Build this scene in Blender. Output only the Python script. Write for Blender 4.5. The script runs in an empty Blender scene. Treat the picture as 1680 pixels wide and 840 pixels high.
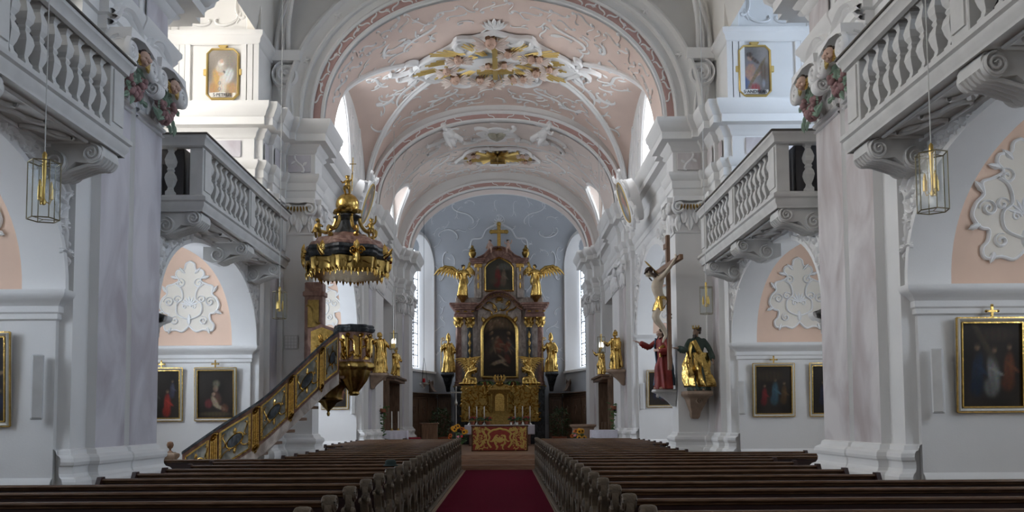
import bpy, bmesh, math, random
from mathutils import Vector, Matrix
from mathutils.geometry import tessellate_polygon
PI = math.pi
SC = bpy.context.scene
COL = SC.collection
rnd = random.Random(7)
sin, cos = math.sin, math.cos

# ------------------------------------------------------------------ helpers
class MB:
    """collects shapes, builds ONE mesh object"""
    def __init__(s): s.v = []; s.f = []; s.m = []; s.c = None
    def add(s, vs, fs, M=None, mi=0):
        b = len(s.v)
        s.v.extend([tuple(M @ Vector(p)) for p in vs] if M is not None else [tuple(p) for p in vs])
        s.f.extend([tuple(b+i for i in f) for f in fs]); s.m.extend([mi]*len(fs)); return s
    def box(s, x0, x1, y0, y1, z0, z1, M=None, mi=0):
        vs = [(x, y, z) for z in (z0, z1) for y in (y0, y1) for x in (x0, x1)]
        return s.add(vs, [(0,2,3,1),(4,5,7,6),(0,1,5,4),(2,6,7,3),(0,4,6,2),(1,3,7,5)], M, mi)
    def bbox(s, x0, x1, y0, y1, z0, z1, b=.01, M=None, mi=0):
        """box with chamfered vertical and horizontal edges (stacked rings)"""
        def ring(i, z): return [(x0+i+b,y0+i,z),(x1-i-b,y0+i,z),(x1-i,y0+i+b,z),(x1-i,y1-i-b,z),(x1-i-b,y1-i,z),(x0+i+b,y1-i,z),(x0+i,y1-i-b,z),(x0+i,y0+i+b,z)]
        return s.loft([ring(b,z0), ring(0,z0+b), ring(0,z1-b), ring(b,z1)], True, True, M, mi)
    def loft(s, rings, closed=True, caps=True, M=None, mi=0):
        n = len(rings[0]); vs = [p for r in rings for p in r]; fs = []
        for i in range(len(rings)-1):
            for j in range(n if closed else n-1):
                k = (j+1) % n
                fs.append((i*n+j, i*n+k, (i+1)*n+k, (i+1)*n+j))
        if caps and closed:
            fs.append(tuple(range(n))[::-1]); fs.append(tuple((len(rings)-1)*n+j for j in range(n)))
        return s.add(vs, fs, M, mi)
    def lathe(s, prof, seg=16, M=None, sx=1, sy=1, mi=0, a0=0):
        rings = [[(max(r, 1e-4)*cos(a0+2*PI*k/seg)*sx, max(r, 1e-4)*sin(a0+2*PI*k/seg)*sy, z) for k in range(seg)] for r, z in prof]
        return s.loft(rings, True, True, M, mi)
    def ball(s, c, r, seg=12, M=None, R=None, mi=0):
        rr = r if isinstance(r, (tuple, list)) else (r, r, r)
        T = Matrix.Translation(c) @ (R.to_4x4() if R is not None else Matrix.Identity(4)) @ Matrix.Diagonal((rr[0], rr[1], rr[2], 1))
        if M is not None: T = M @ T
        n = max(4, seg//2)
        return s.lathe([(sin(PI*i/n), -cos(PI*i/n)) for i in range(n+1)], seg, T, mi=mi)
    def tube(s, pts, rad, seg=8, M=None, closed=False, mi=0, flat=1.0):
        P = [Vector(p) for p in pts]; n = len(P)
        R = rad if isinstance(rad, (list, tuple)) else [rad]*n
        up = None; rings = []
        for i in range(n):
            if closed: t = P[(i+1) % n]-P[i-1]
            else: t = P[min(i+1, n-1)]-P[max(i-1, 0)]
            if t.length < 1e-9: t = Vector((0,0,1))
            t.normalize()
            if up is None:
                up = Vector((0,0,1)) if abs(t.z) < .9 else Vector((0,1,0))
            a = t.cross(up)
            if a.length < 1e-6: a = t.cross(Vector((1,0,.1)))
            a.normalize(); up = a.cross(t).normalized()
            rings.append([tuple(P[i]+a*(R[i]*cos(2*PI*k/seg))+up*(R[i]*flat*sin(2*PI*k/seg))) for k in range(seg)])
        if closed: rings.append(rings[0]); return s.loft(rings, True, False, M, mi)
        return s.loft(rings, True, True, M, mi)
    def prism(s, outer, d0, d1, holes=(), f=None, mi=0, side_mi=None):
        """2-D polygon (with holes) between depths d0 and d1; f(u,v,d) -> point"""
        f = f or (lambda u, v, d: (u, d, v))
        loops = [list(outer)]+[list(h) for h in holes]
        tri = tessellate_polygon([[Vector((u, v, 0)) for u, v in l] for l in loops])
        flat = [p for l in loops for p in l]; n = len(flat)
        vs = [f(u, v, d0) for u, v in flat]+[f(u, v, d1) for u, v in flat]
        fs = [tuple(t) for t in tri]+[tuple(n+i for i in t[::-1]) for t in tri]
        s.add(vs, fs, None, mi)
        b = len(s.v)-len(vs); o = 0; sm = mi if side_mi is None else side_mi
        for l in loops:
            m = len(l)
            for i in range(m):
                j = (i+1) % m
                s.f.append((b+o+i, b+o+j, b+n+o+j, b+n+o+i)); s.m.append(sm)
            o += m
        return s
    def grid(s, fn, nu, nv, mi=0):
        vs = [fn(i/nu, j/nv) for j in range(nv+1) for i in range(nu+1)]
        fs = [(j*(nu+1)+i, j*(nu+1)+i+1, (j+1)*(nu+1)+i+1, (j+1)*(nu+1)+i) for j in range(nv) for i in range(nu)]
        return s.add(vs, fs, None, mi)
    def sweep_plan(s, path, prof, side=1, closed=False, mi=0, capz=True):
        """profile [(out,z)] carried along a plan polyline with mitred corners; side=+1: out is to the left of travel"""
        P = [Vector((p[0], p[1])) for p in path]; n = len(P); rings = []
        def nrm(a, b):
            d = (b-a).normalized(); return Vector((-d.y, d.x))*side
        for i in range(n):
            if closed: n0, n1 = nrm(P[i-1], P[i]), nrm(P[i], P[(i+1) % n])
            else:
                n1 = nrm(P[i], P[i+1]) if i < n-1 else None; n0 = nrm(P[i-1], P[i]) if i > 0 else n1
                if n1 is None: n1 = n0
            m = n0+n1; L = m.length
            m = m/L if L > 1e-6 else n0
            k = 1/max(.3, m.dot(n1))
            rings.append([(P[i].x+m.x*o*k, P[i].y+m.y*o*k, z) for o, z in prof])
        if closed: rings.append(rings[0])
        return s.loft(rings, False, False, None, mi) if closed else s.loft([r for r in rings], False, False, None, mi)
    def relief(s, pts, w, h, fmap, mi=0):
        """raised rounded line on a surface: pts in (u,v), width w / height h (numbers or lists), fmap(u,v,h)->xyz"""
        n = len(pts)
        W = w if isinstance(w, list) else [w]*n; H = h if isinstance(h, list) else [h]*n
        rings = []
        for i in range(n):
            a = pts[max(0, i-1)]; b = pts[min(n-1, i+1)]
            dx, dy = b[0]-a[0], b[1]-a[1]; L = math.hypot(dx, dy) or 1
            nx, ny = -dy/L, dx/L; u, v = pts[i]
            rings.append([fmap(u+nx*W[i]*q, v+ny*W[i]*q, H[i]*hh) for q, hh in ((-1,-.02),(-.75,.7),(0,1),(.75,.7),(1,-.02))])
        return s.loft(rings, False, False, None, mi)
    def petal(s, c, ang, L, w, h, fmap, mi=0, lobes=3):
        """acanthus-like leaf lying on a surface"""
        n = 3*lobes+2; rings = []
        for i in range(n+1):
            t = i/n
            e = w*(sin(PI*min(1, t*1.02+.06))**.8)*(1-.22*abs(sin(PI*lobes*t)))
            hh = h*sin(PI*min(1, t*.9+.12))
            row = []
            for q, k in ((-1, .0), (-.55, .75), (0, .45), (.55, .75), (1, .0)):
                x, y = L*t, e*q
                row.append(fmap(c[0]+x*cos(ang)-y*sin(ang), c[1]+x*sin(ang)+y*cos(ang), hh*k if abs(q) < 1 else -.01*h))
            rings.append(row)
        return s.loft(rings, False, False, None, mi)
    def build(s, name, mat, parent=None, sharp=38, kind=None, label=None, noflip=False, M=None):
        me = bpy.data.meshes.new(name)
        me.from_pydata(s.v, [], s.f)
        mats = mat if isinstance(mat, (list, tuple)) else [mat]
        for m in mats: me.materials.append(m)
        if len(mats) > 1: me.polygons.foreach_set('material_index', s.m)
        if not noflip:
            bm = bmesh.new(); bm.from_mesh(me); bmesh.ops.recalc_face_normals(bm, faces=bm.faces); bm.to_mesh(me); bm.free()
        if sharp is not None:
            me.shade_smooth(); me.set_sharp_from_angle(angle=math.radians(sharp))
        me.update()
        o = bpy.data.objects.new(name, me); COL.objects.link(o)
        if parent is not None: o.parent = parent
        if M is not None: o.matrix_local = M
        if kind: o['kind'] = kind
        if label: o['label'] = label
        return o

def thing(name, label, cat, loc=(0,0,0), rz=0, group=None, s=1):
    o = bpy.data.objects.new(name, None); COL.objects.link(o); o.empty_display_size = .1
    o.location = loc; o.rotation_euler = (0, 0, rz); o.scale = (s, s, s)
    o['label'] = label; o['category'] = cat
    if group: o['group'] = group
    return o
def tag(o, label, cat, group=None):
    o['label'] = label; o['category'] = cat
    if group: o['group'] = group
    return o
def dup(root, loc, rz=None, label=None, group=None):
    r = root.copy(); COL.objects.link(r); r.location = loc
    if rz is not None: r.rotation_euler = (0, 0, rz)
    if label: r['label'] = label
    if group: r['group'] = group
    for ch in list(root.children):
        c = ch.copy(); COL.objects.link(c); c.parent = r
        for g in list(ch.children):
            d = g.copy(); COL.objects.link(d); d.parent = c
    return r
def struct(name, mb, mat, sharp=38, noflip=False):
    return mb.build(name, mat, None, sharp, 'structure', noflip=noflip)

# 2-D curves -------------------------------------------------------------
def scroll(kind, c, size, ang=0, flip=1, n=34, curl=2.2):
    """C- or S-scroll with curled ends, normalised to `size`, centred on c"""
    pts = [(0., 0.)]; th = 0; st = 1/n
    half = []
    def run(sgn):
        x = y = 0.; t = 0. if sgn > 0 else PI; out = []
        for i in range(n):
            q = i/n
            k = (1.1+curl*6*q**4)*(1 if (kind == 'C' or sgn > 0) else -1)
            t += (k*st)*(1 if sgn > 0 else -1)
            x += cos(t)*st*(1-.55*q); y += sin(t)*st*(1-.55*q); out.append((x, y))
        return out
    a = run(-1); b = run(1)
    P = a[::-1]+[(0, 0)]+b
    xs = [p[0] for p in P]; ys = [p[1] for p in P]
    cx, cy = (min(xs)+max(xs))/2, (min(ys)+max(ys))/2; L = max(max(xs)-min(xs), max(ys)-min(ys))
    ca, sa = cos(ang), sin(ang); R = []
    for x, y in P:
        x = (x-cx)/L*size; y = (y-cy)/L*size*flip
        R.append((c[0]+x*ca-y*sa, c[1]+x*sa+y*ca))
    return R
def spiral(c, r, turns=2.2, a0=0, flip=1, n=40, r1=.12):
    return [(c[0]+r*(1-(1-r1)*i/n)*cos(a0+flip*2*PI*turns*i/n), c[1]+r*(1-(1-r1)*i/n)*sin(a0+flip*2*PI*turns*i/n)) for i in range(n+1)]
def taper(n, w, e=.35): return [w*(e+(1-e)*sin(PI*i/(n-1))) for i in range(n)]
def sell(t, a, b, n=2.0):
    """superellipse point, t 0..pi"""
    c, s_ = cos(t), sin(t); k = 2/n
    return (a*math.copysign(abs(c)**k, c), b*abs(s_)**k)
def arc_pts(cx, cz, a, b, n=2.0, seg=40, t0=PI, t1=0):
    return [(cx+sell(t0+(t1-t0)*i/seg, a, b, n)[0], cz+sell(t0+(t1-t0)*i/seg, a, b, n)[1]) for i in range(seg+1)]
def smooth_path(P, k=6, closed=False):
    """Catmull-Rom"""
    n = len(P); out = []
    for i in range(n if closed else n-1):
        p0, p1, p2, p3 = [Vector(P[(i+d) % n]) if closed else Vector(P[min(n-1, max(0, i+d))]) for d in (-1, 0, 1, 2)]
        for j in range(k):
            t = j/k
            out.append(tuple(.5*((2*p1)+(p2-p0)*t+(2*p0-5*p1+4*p2-p3)*t*t+(3*p1-p0-3*p2+p3)*t**3)))
    if not closed: out.append(tuple(P[-1]))
    return out
def ornament(mb, inside, box, n, size, w, h, fmap, seed=1, petals=1.0, mind=.8):
    """fills a region of a surface with scrolls and leaves"""
    r = random.Random(seed); placed = []; tries = 0
    while len(placed) < n and tries < n*60:
        tries += 1
        u = r.uniform(box[0], box[1]); v = r.uniform(box[2], box[3])
        sz = size*r.uniform(.7, 1.25)
        if not inside(u, v): continue
        if any((u-a)**2+(v-b)**2 < (mind*(sz+q)/2)**2 for a, b, q in placed): continue
        placed.append((u, v, sz))
        an = r.uniform(0, 2*PI)
        P = scroll(r.choice('CS'), (u, v), sz, an, r.choice((-1, 1)), n=12)
        mb.relief(P, taper(len(P), w), taper(len(P), h, .6), fmap)
        for k in range(int(petals*3)):
            a2 = an+r.uniform(-1, 1)+k*2.1
            mb.petal((u+cos(a2)*sz*.18, v+sin(a2)*sz*.18), a2, sz*.5, w*1.5, h*1.1, fmap, lobes=2)
    return mb

# ------------------------------------------------------------------ materials
def mat(name, col, rough=.6, metal=0., noise=0., nscale=8., bump=0., bscale=60., col2=None, spec=.5, coat=0., emit=None, est=0.):
    m = bpy.data.materials.new(name); m.use_nodes = True; nt = m.node_tree; b = nt.nodes['Principled BSDF']
    b.inputs['Base Color'].default_value = (*col, 1); b.inputs['Roughness'].default_value = rough; b.inputs['Metallic'].default_value = metal
    b.inputs['Specular IOR Level'].default_value = spec; b.inputs['Coat Weight'].default_value = coat
    if noise or col2:
        tc = nt.nodes.new('ShaderNodeTexCoord'); nz = nt.nodes.new('ShaderNodeTexNoise'); nz.inputs['Scale'].default_value = nscale; nz.inputs['Detail'].default_value = 5
        nt.links.new(tc.outputs['Object'], nz.inputs['Vector'])
        cr = nt.nodes.new('ShaderNodeValToRGB'); c2 = col2 or tuple(c*(1-noise) for c in col)
        cr.color_ramp.elements[0].color = (*c2, 1); cr.color_ramp.elements[1].color = (*col, 1)
        cr.color_ramp.elements[0].position = .3; cr.color_ramp.elements[1].position = .68
        nt.links.new(nz.outputs['Fac'], cr.inputs['Fac']); nt.links.new(cr.outputs['Color'], b.inputs['Base Color'])
    if bump:
        tc = nt.nodes.new('ShaderNodeTexCoord'); nz = nt.nodes.new('ShaderNodeTexNoise'); nz.inputs['Scale'].default_value = bscale; nz.inputs['Detail'].default_value = 3
        bp = nt.nodes.new('ShaderNodeBump'); bp.inputs['Strength'].default_value = bump; bp.inputs['Distance'].default_value = .02
        nt.links.new(tc.outputs['Object'], nz.inputs['Vector']); nt.links.new(nz.outputs['Fac'], bp.inputs['Height']); nt.links.new(bp.outputs['Normal'], b.inputs['Normal'])
    if emit:
        b.inputs['Emission Color'].default_value = (*emit, 1); b.inputs['Emission Strength'].default_value = est
    return m
def marble(name, c1, c2, c3, scale=1.2):
    m = bpy.data.materials.new(name); m.use_nodes = True; nt = m.node_tree; b = nt.nodes['Principled BSDF']
    tc = nt.nodes.new('ShaderNodeTexCoord'); n1 = nt.nodes.new('ShaderNodeTexNoise'); n1.inputs['Scale'].default_value = scale; n1.inputs['Detail'].default_value = 6; n1.inputs['Distortion'].default_value = 1.4
    mp = nt.nodes.new('ShaderNodeMapping'); mp.inputs['Scale'].default_value = (1, 1, .55)
    nt.links.new(tc.outputs['Object'], mp.inputs['Vector']); nt.links.new(mp.outputs['Vector'], n1.inputs['Vector'])
    cr = nt.nodes.new('ShaderNodeValToRGB'); e = cr.color_ramp.elements
    e[0].color = (*c1, 1); e[0].position = .32; e[1].color = (*c2, 1); e[1].position = .62
    k = e.new(.5); k.color = (*c3, 1)
    nt.links.new(n1.outputs['Fac'], cr.inputs['Fac']); nt.links.new(cr.outputs['Color'], b.inputs['Base Color'])
    b.inputs['Roughness'].default_value = .45
    return m
def vmat(name, rough=.55):
    m = bpy.data.materials.new(name); m.use_nodes = True; nt = m.node_tree; b = nt.nodes['Principled BSDF']
    a = nt.nodes.new('ShaderNodeVertexColor'); a.layer_name = 'paint'
    nt.links.new(a.outputs['Color'], b.inputs['Base Color']); b.inputs['Roughness'].default_value = rough; b.inputs['Specular IOR Level'].default_value = .25
    return m
def wood(name, c1, c2, rough=.35, scale=6, axis=0, coat=0.):
    m = bpy.data.materials.new(name); m.use_nodes = True; nt = m.node_tree; b = nt.nodes['Principled BSDF']
    tc = nt.nodes.new('ShaderNodeTexCoord'); mp = nt.nodes.new('ShaderNodeMapping'); sc = [8, 8, 8]; sc[axis] = .8
    mp.inputs['Scale'].default_value = sc; n1 = nt.nodes.new('ShaderNodeTexNoise'); n1.inputs['Scale'].default_value = scale; n1.inputs['Detail'].default_value = 4
    nt.links.new(tc.outputs['Object'], mp.inputs['Vector']); nt.links.new(mp.outputs['Vector'], n1.inputs['Vector'])
    cr = nt.nodes.new('ShaderNodeValToRGB'); cr.color_ramp.elements[0].color = (*c1, 1); cr.color_ramp.elements[1].color = (*c2, 1)
    cr.color_ramp.elements[0].position = .35; cr.color_ramp.elements[1].position = .65
    nt.links.new(n1.outputs['Fac'], cr.inputs['Fac']); nt.links.new(cr.outputs['Color'], b.inputs['Base Color']); b.inputs['Roughness'].default_value = rough
    b.inputs['Coat Weight'].default_value = coat; b.inputs['Coat Roughness'].default_value = .25
    return m
def emis(name, col, st):
    m = bpy.data.materials.new(name); m.use_nodes = True; nt = m.node_tree
    nt.nodes.remove(nt.nodes['Principled BSDF']); e = nt.nodes.new('ShaderNodeEmission'); e.inputs[0].default_value = (*col, 1); e.inputs[1].default_value = st
    nt.links.new(e.outputs[0], nt.nodes['Material Output'].inputs[0]); return m

M = {}
M['plaster'] = mat('white_plaster', (.80, .79, .775), .85, noise=.05, nscale=1.5, bump=.06, bscale=40)
M['stucco'] = mat('stucco_white', (.83, .82, .81), .8, bump=.05, bscale=50)
M['stone'] = mat('pale_stone', (.66, .65, .63), .8, noise=.12, nscale=4)
M['marble'] = marble('stucco_marble', (.44, .37, .36), (.70, .66, .65), (.60, .555, .55), 1.1)
M['marble_bluelit'] = marble('stucco_marble_bluelit', (.42, .38, .42), (.64, .62, .66), (.55, .53, .57), 1.1)  # left-side copy of the marble, bluish window light mixed into its colour
M['pink'] = mat('pink_plaster', (.80, .63, .55), .85, noise=.06, nscale=2)
M['pinkl'] = mat('warmlit_pink_plaster', (.78, .56, .43), .85, noise=.06, nscale=2)  # lunette pink, warmed and darkened to carry the reflected light there
M['creamp'] = mat('cream_stucco', (.78, .72, .63), .85, noise=.05, nscale=3)
M['pinkp'] = mat('pale_pink_plaster', (.80, .69, .63), .85, noise=.06, nscale=2)
M['redband'] = mat('rose_ground', (.52, .33, .30), .8, noise=.1, nscale=4)
M['blue'] = mat('pale_blue_plaster', (.47, .495, .53), .85, noise=.05, nscale=2)
M['cream'] = mat('cream_plaster', (.80, .77, .72), .85, noise=.05, nscale=1.5)
M['gold'] = mat('gilding', (.76, .50, .15), .22, 1., noise=.4, nscale=18, bump=.25, bscale=25)
M['golddull'] = mat('old_gilding', (.48, .32, .10), .34, 1., noise=.45, nscale=16)
M['goldpaint'] = mat('gold_paint', (.62, .45, .16), .45, .6)
M['pew'] = wood('dark_pew_wood', (.018, .004, .003), (.034, .009, .006), .42, 5, 0)
M['pewrail'] = wood('pew_rail_sheen', (.075, .034, .015), (.13, .068, .034), .26, 6, 0)  # lighter glossy rail wood, window highlights put into the colour
M['pewend'] = mat('carved_pew_end', (.115, .08, .048), .5, noise=.45, nscale=14, bump=.3, bscale=40)
M['dwood'] = wood('dark_panel_wood', (.10, .058, .034), (.19, .115, .07), .45, 4, 2)
M['mwood'] = wood('brown_wood', (.16, .08, .04), (.24, .13, .07), .45, 4, 2)
M['carpet'] = mat('crimson_carpet', (.105, .004, .018), .95, noise=.25, nscale=30, bump=.3, bscale=300, spec=.05)
M['floor'] = mat('floor_tiles', (.32, .22, .14), .5, noise=.2, nscale=6)
M['step'] = wood('chancel_step_wood', (.22, .12, .075), (.32, .19, .12), .4, 4, 0)
M['brown_marble'] = marble('brown_red_marble', (.17, .085, .065), (.38, .23, .18), (.26, .14, .11), 5)
M['grey_marble'] = marble('grey_marble', (.14, .145, .13), (.32, .32, .28), (.22, .22, .20), 6)
M['retable'] = marble('retable_marble', (.30, .25, .21), (.56, .50, .45), (.43, .37, .33), 5)
M['black_stone'] = marble('dark_stone', (.012, .014, .017), (.07, .08, .09), (.03, .035, .04), 8)
M['flesh'] = mat('painted_flesh', (.62, .42, .33), .5)
M['fleshpale'] = mat('pale_flesh', (.60, .50, .38), .5, noise=.1, nscale=10)
M['hair'] = mat('dark_hair', (.05, .03, .02), .6)
M['robe_red'] = mat('red_robe', (.28, .03, .025), .5, noise=.3, nscale=6)
M['robe_green'] = mat('dark_green_cloth', (.035, .06, .045), .5, noise=.3, nscale=6)
M['robe_blue'] = mat('blue_cloth', (.05, .10, .17), .5, noise=.2, nscale=6)
M['wine'] = mat('wine_fruit', (.36, .20, .20), .6, noise=.4, nscale=12)
M['heart'] = mat('grey_gilt', (.45, .42, .33), .6, noise=.3, nscale=10)
M['leafgrey'] = mat('painted_leaf', (.26, .36, .27), .7, noise=.3, nscale=10)
M['brass'] = mat('brass', (.62, .43, .14), .3, 1.)
M['cage'] = mat('lantern_cage', (.20, .17, .10), .45, .7)
M['cable'] = mat('pale_cable', (.62, .62, .60), .6)
M['white'] = mat('white_wax', (.80, .78, .72), .5)
M['cloth'] = mat('white_linen', (.74, .72, .80), .9, noise=.08, nscale=20, bump=.2, bscale=120)
M['iron'] = mat('black_iron', (.02, .02, .022), .5, .6)
M['spk'] = mat('loudspeaker_grey', (.62, .62, .62), .6)
M['leaf'] = mat('leaf_green', (.05, .11, .03), .55, noise=.5, nscale=9)
M['leaf2'] = mat('fern_green', (.06, .16, .03), .55, noise=.4, nscale=9)
M['terra'] = mat('terracotta', (.30, .10, .05), .8)
M['fontstone'] = mat('sandstone', (.34, .24, .17), .8, noise=.25, nscale=8)
M['redvelvet'] = mat('red_velvet', (.25, .012, .025), .9)
M['yellow'] = mat('sunflower_yellow', (.75, .38, .02), .6)
M['orange'] = mat('flower_orange', (.65, .17, .02), .6)
M['redfl'] = mat('red_flower', (.40, .01, .02), .6)
M['pinkfl'] = mat('pink_flower', (.6, .2, .25), .6)
M['seed'] = mat('seed_brown', (.06, .03, .015), .8)
M['rubyg'] = mat('ruby_glass', (.5, .01, .02), .2)
M['silver'] = mat('silver', (.55, .53, .48), .3, 1.)
M['paint'] = vmat('oil_paint')
M['railcap'] = mat('dark_rail_cap', (.13, .115, .10), .7, noise=.2, nscale=5)  # dark grey-brown, slightly mottled, for the balcony rail caps
M['backing'] = mat('grey_backing', (.13, .125, .13), .9)
M['ink'] = mat('ink', (.02, .02, .03), .7)
def glass():
    m = bpy.data.materials.new('clear_glass'); m.use_nodes = True; nt = m.node_tree; nt.nodes.remove(nt.nodes['Principled BSDF'])
    t = nt.nodes.new('ShaderNodeBsdfTransparent'); g = nt.nodes.new('ShaderNodeBsdfGlossy'); g.inputs['Roughness'].default_value = .05
    t.inputs[0].default_value = (.93, .95, .95, 1)
    mx = nt.nodes.new('ShaderNodeMixShader'); mx.inputs[0].default_value = .02
    nt.links.new(t.outputs[0], mx.inputs[1]); nt.links.new(g.outputs[0], mx.inputs[2]); nt.links.new(mx.outputs[0], nt.nodes['Material Output'].inputs[0]); return m
M['glass'] = glass()
WIN = (.82, .92, 1.06)
WINU = (.66, .83, 1.08)
WINS = (1., .97, .92)
# ------------------------------------------------------------------ plan of the church (right side; the left is its mirror image)
# y runs up the nave to the altar, x to the right, floor at z = 0
PIER1 = [(7.8,10.05),(5.1,10.05),(5.1,10.12),(4.94,10.12),(4.94,10.5),(4.82,10.5),(4.82,11.30),(4.86,11.32),(4.86,11.38),(4.80,11.40),(4.80,12.3),(4.94,12.3),(4.94,12.5),(5.1,12.5),(5.1,12.6),(7.8,12.6)]
PIER2 = [(7.8,17.8),(5.1,17.8),(5.1,17.87),(4.94,17.87),(4.94,18.22),(4.82,18.22),(4.82,18.78),(4.7,18.78),(4.7,18.9),(4.05,18.9),(4.05,19.55),(4.18,19.55),(4.18,19.95),(4.3,19.95),(4.3,20.05),(7.0,20.05)]
PIER3 = [(7.0,26.0),(4.3,26.0),(4.3,26.1),(4.16,26.1),(4.16,26.5),(4.02,26.5),(4.02,27.2),(3.9,27.2),(3.9,28.9),(4.02,28.9),(4.02,29.5),(4.14,29.5),(4.14,29.9),(4.6,29.9)]
PIER4 = [(4.6,33.0),(4.02,33.0),(4.02,33.3),(3.78,33.3),(3.78,33.9),(3.58,33.9),(3.58,35.2),(4.3,35.2)]
ZE0, ZE1 = 6.55, 8.22       # entablature
def mir(path, S): return [(x*S, y) for x, y in path]

def block(path, S, close, z0, z1, marble_segs, name, ms):
    mb = MB(); P = mir(path, S); full = P+[(x*S, y) for x, y in close]; n = len(full)
    vs = [(x, y, z) for z in (z0, z1) for x, y in full]; fs = []; mi = []
    b = len(mb.v)
    for i in range(n):
        j = (i+1) % n; fs.append((i, j, n+j, n+i))
        mi.append(1 if i in marble_segs else 0)
    mb.add(vs, fs); mb.m = mi
    tri = tessellate_polygon([[Vector((x, y, 0)) for x, y in full]])
    mb.f += [tuple(n+i for i in t) for t in tri]; mb.m += [0]*len(tri)
    return struct(name, mb, ms)

BASE = [(o*.68, z*.905) for o, z in [(0,0),(.20,0),(.20,.80),(.215,.82),(.25,.87),(.265,.93),(.25,1.0),(.21,1.04),(.15,1.06),(.12,1.10),(.115,1.15),(.13,1.19),(.16,1.21),(.175,1.25),(.16,1.30),(.12,1.325),(.07,1.34),(.045,1.40),(0,1.42)]]
ENT = [(0,6.5),(.05,6.55),(.05,6.72),(.09,6.74),(.09,6.90),(.13,6.93),(.20,7.03),(.20,7.09),(.04,7.12),(.04,7.56),(.10,7.60),(.13,7.68),(.20,7.72),(.22,7.76),(.44,7.78),(.44,7.94),(.48,7.96),(.52,8.03),(.60,8.12),(.62,8.20),(.62,8.24),(0,8.27)]
IMPOST = [(0,2.80),(.03,2.82),(.03,2.88),(.05,2.90),(.05,2.97),(.10,3.03),(.17,3.07),(.19,3.11),(.19,3.15),(0,3.17)]
for S, side, mk in ((1, 'right', 'marble'), (-1, 'left', 'marble_bluelit')):
    ms = [M['plaster'], M[mk]]
    block(PIER1, S, [], 0, 8.25, (5,9), 'wall_%s_pier' % side, ms)
    block(PIER2, S, [], 0, 8.25, (5,), 'wall_%s_chancel_pier' % side, ms)
    block(PIER3, S, [(7.0,29.9)], 0, 8.25, (5,9), 'wall_%s_choir_pier' % side, ms)
    block(PIER4, S, [(4.6,35.2)], 0, 8.25, (3,), 'wall_%s_apse_pier' % side, ms)
    for k, (P, rng) in enumerate(((PIER1, None), (PIER2, None), (PIER3, None), (PIER4, None))):
        struct('baseboard_%s_%s' % (side, ('pier','chancel_pier','choir_pier','apse_pier')[k]), MB().sweep_plan(mir(P[1:-1], S), BASE, S), M['plaster'], 24)
        # low plinth band on the flanks of the cross walls
        fl = [P[0], P[1]], [P[-2], P[-1]]
        bb = MB()
        for q in fl: bb.sweep_plan(mir(q, S), [(0,.02),(.05,.02),(.05,.66),(.07,.70),(.09,.78),(.07,.86),(.03,.92),(0,.95)], S)
        struct('baseboard_%s_flank' % side, bb, M['plaster'])
    # chapel impost cornices (on the cross walls and round the arch jambs)
    im = MB()
    im.sweep_plan(mir([(7.8,10.05),(5.1,10.05),(5.1,10.12)], S), IMPOST, S)
    im.sweep_plan(mir([(4.80,12.3),(4.94,12.3),(4.94,12.5),(5.1,12.5),(5.1,12.6),(7.8,12.6)], S), [(o, z) for o, z in IMPOST], S)
    im.sweep_plan(mir([(7.8,17.8),(5.1,17.8),(5.1,17.87)], S), IMPOST, S)
    im.sweep_plan(mir([(7.0,26.0),(4.3,26.0),(4.3,26.1)], S), [(o*.9, z+1.0) for o, z in IMPOST], S)
    struct('trim_%s_impost' % side, im, M['plaster'])
    # entablatures
    en = MB(); en.sweep_plan(mir(PIER1, S), ENT, S)
    struct('trim_%s_entablature' % side, en, M['plaster'])
    en = MB(); path = PIER2[:-1]+[(4.3,25.9)]+PIER3[2:-1]+[(4.14,33.0)]+PIER4[1:]
    en.sweep_plan(mir(path, S), [(o*.72, z) for o, z in ENT], S)
    struct('trim_%s_choir_entablature' % side, en, M['plaster'])
    # solid infill behind the choir entablature over the openings
    mb = MB(); mb.box(min(4.3*S, 5*S), max(4.3*S, 5*S), 20.0, 26.0, 6.52, 8.25); mb.box(min(4.14*S, 5*S), max(4.14*S, 5*S), 29.5, 33.4, 6.0, 8.25)
    struct('wall_%s_choir_upper' % side, mb, M['plaster'])
    # frieze panels in the pier marble with a scroll (pier 2 frontal return)
    fz = MB()
    for (x0, x1) in ((5.35, 6.1), (6.25, 7.2)): fz.box(min(S*x0, S*x1), max(S*x0, S*x1), 17.74, 17.77, 7.17, 7.52)
    fz.box(min(S*4.12, S*4.62), max(S*4.12, S*4.62), 18.83, 18.87, 7.15, 7.53)
    for (x, y0, y1) in ((4.90, 17.9, 18.2), (4.78, 18.27, 18.7), (4.76,10.6,11.25), (4.74,11.5,12.2)):
        fz.box(min(S*(x-.015), S*(x-.03)), max(S*(x-.015), S*(x-.03)), y0, y1, 7.17, 7.52)
    struct('trim_%s_frieze_panels' % side, fz, M[mk])
    fs = MB(); fm = lambda u, v, h, S=S: (S*(4.37+u), 18.83-h, 7.34+v)
    fs.relief(scroll('S', (0, 0), .36, .6), .022, .03, fm); fs.petal((-.08, -.05), 2.4, .14, .04, .03, fm); fs.petal((.08, .06), -.6, .14, .04, .03, fm)
    struct('trim_%s_frieze_scroll' % side, fs, M['stucco'])
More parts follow.
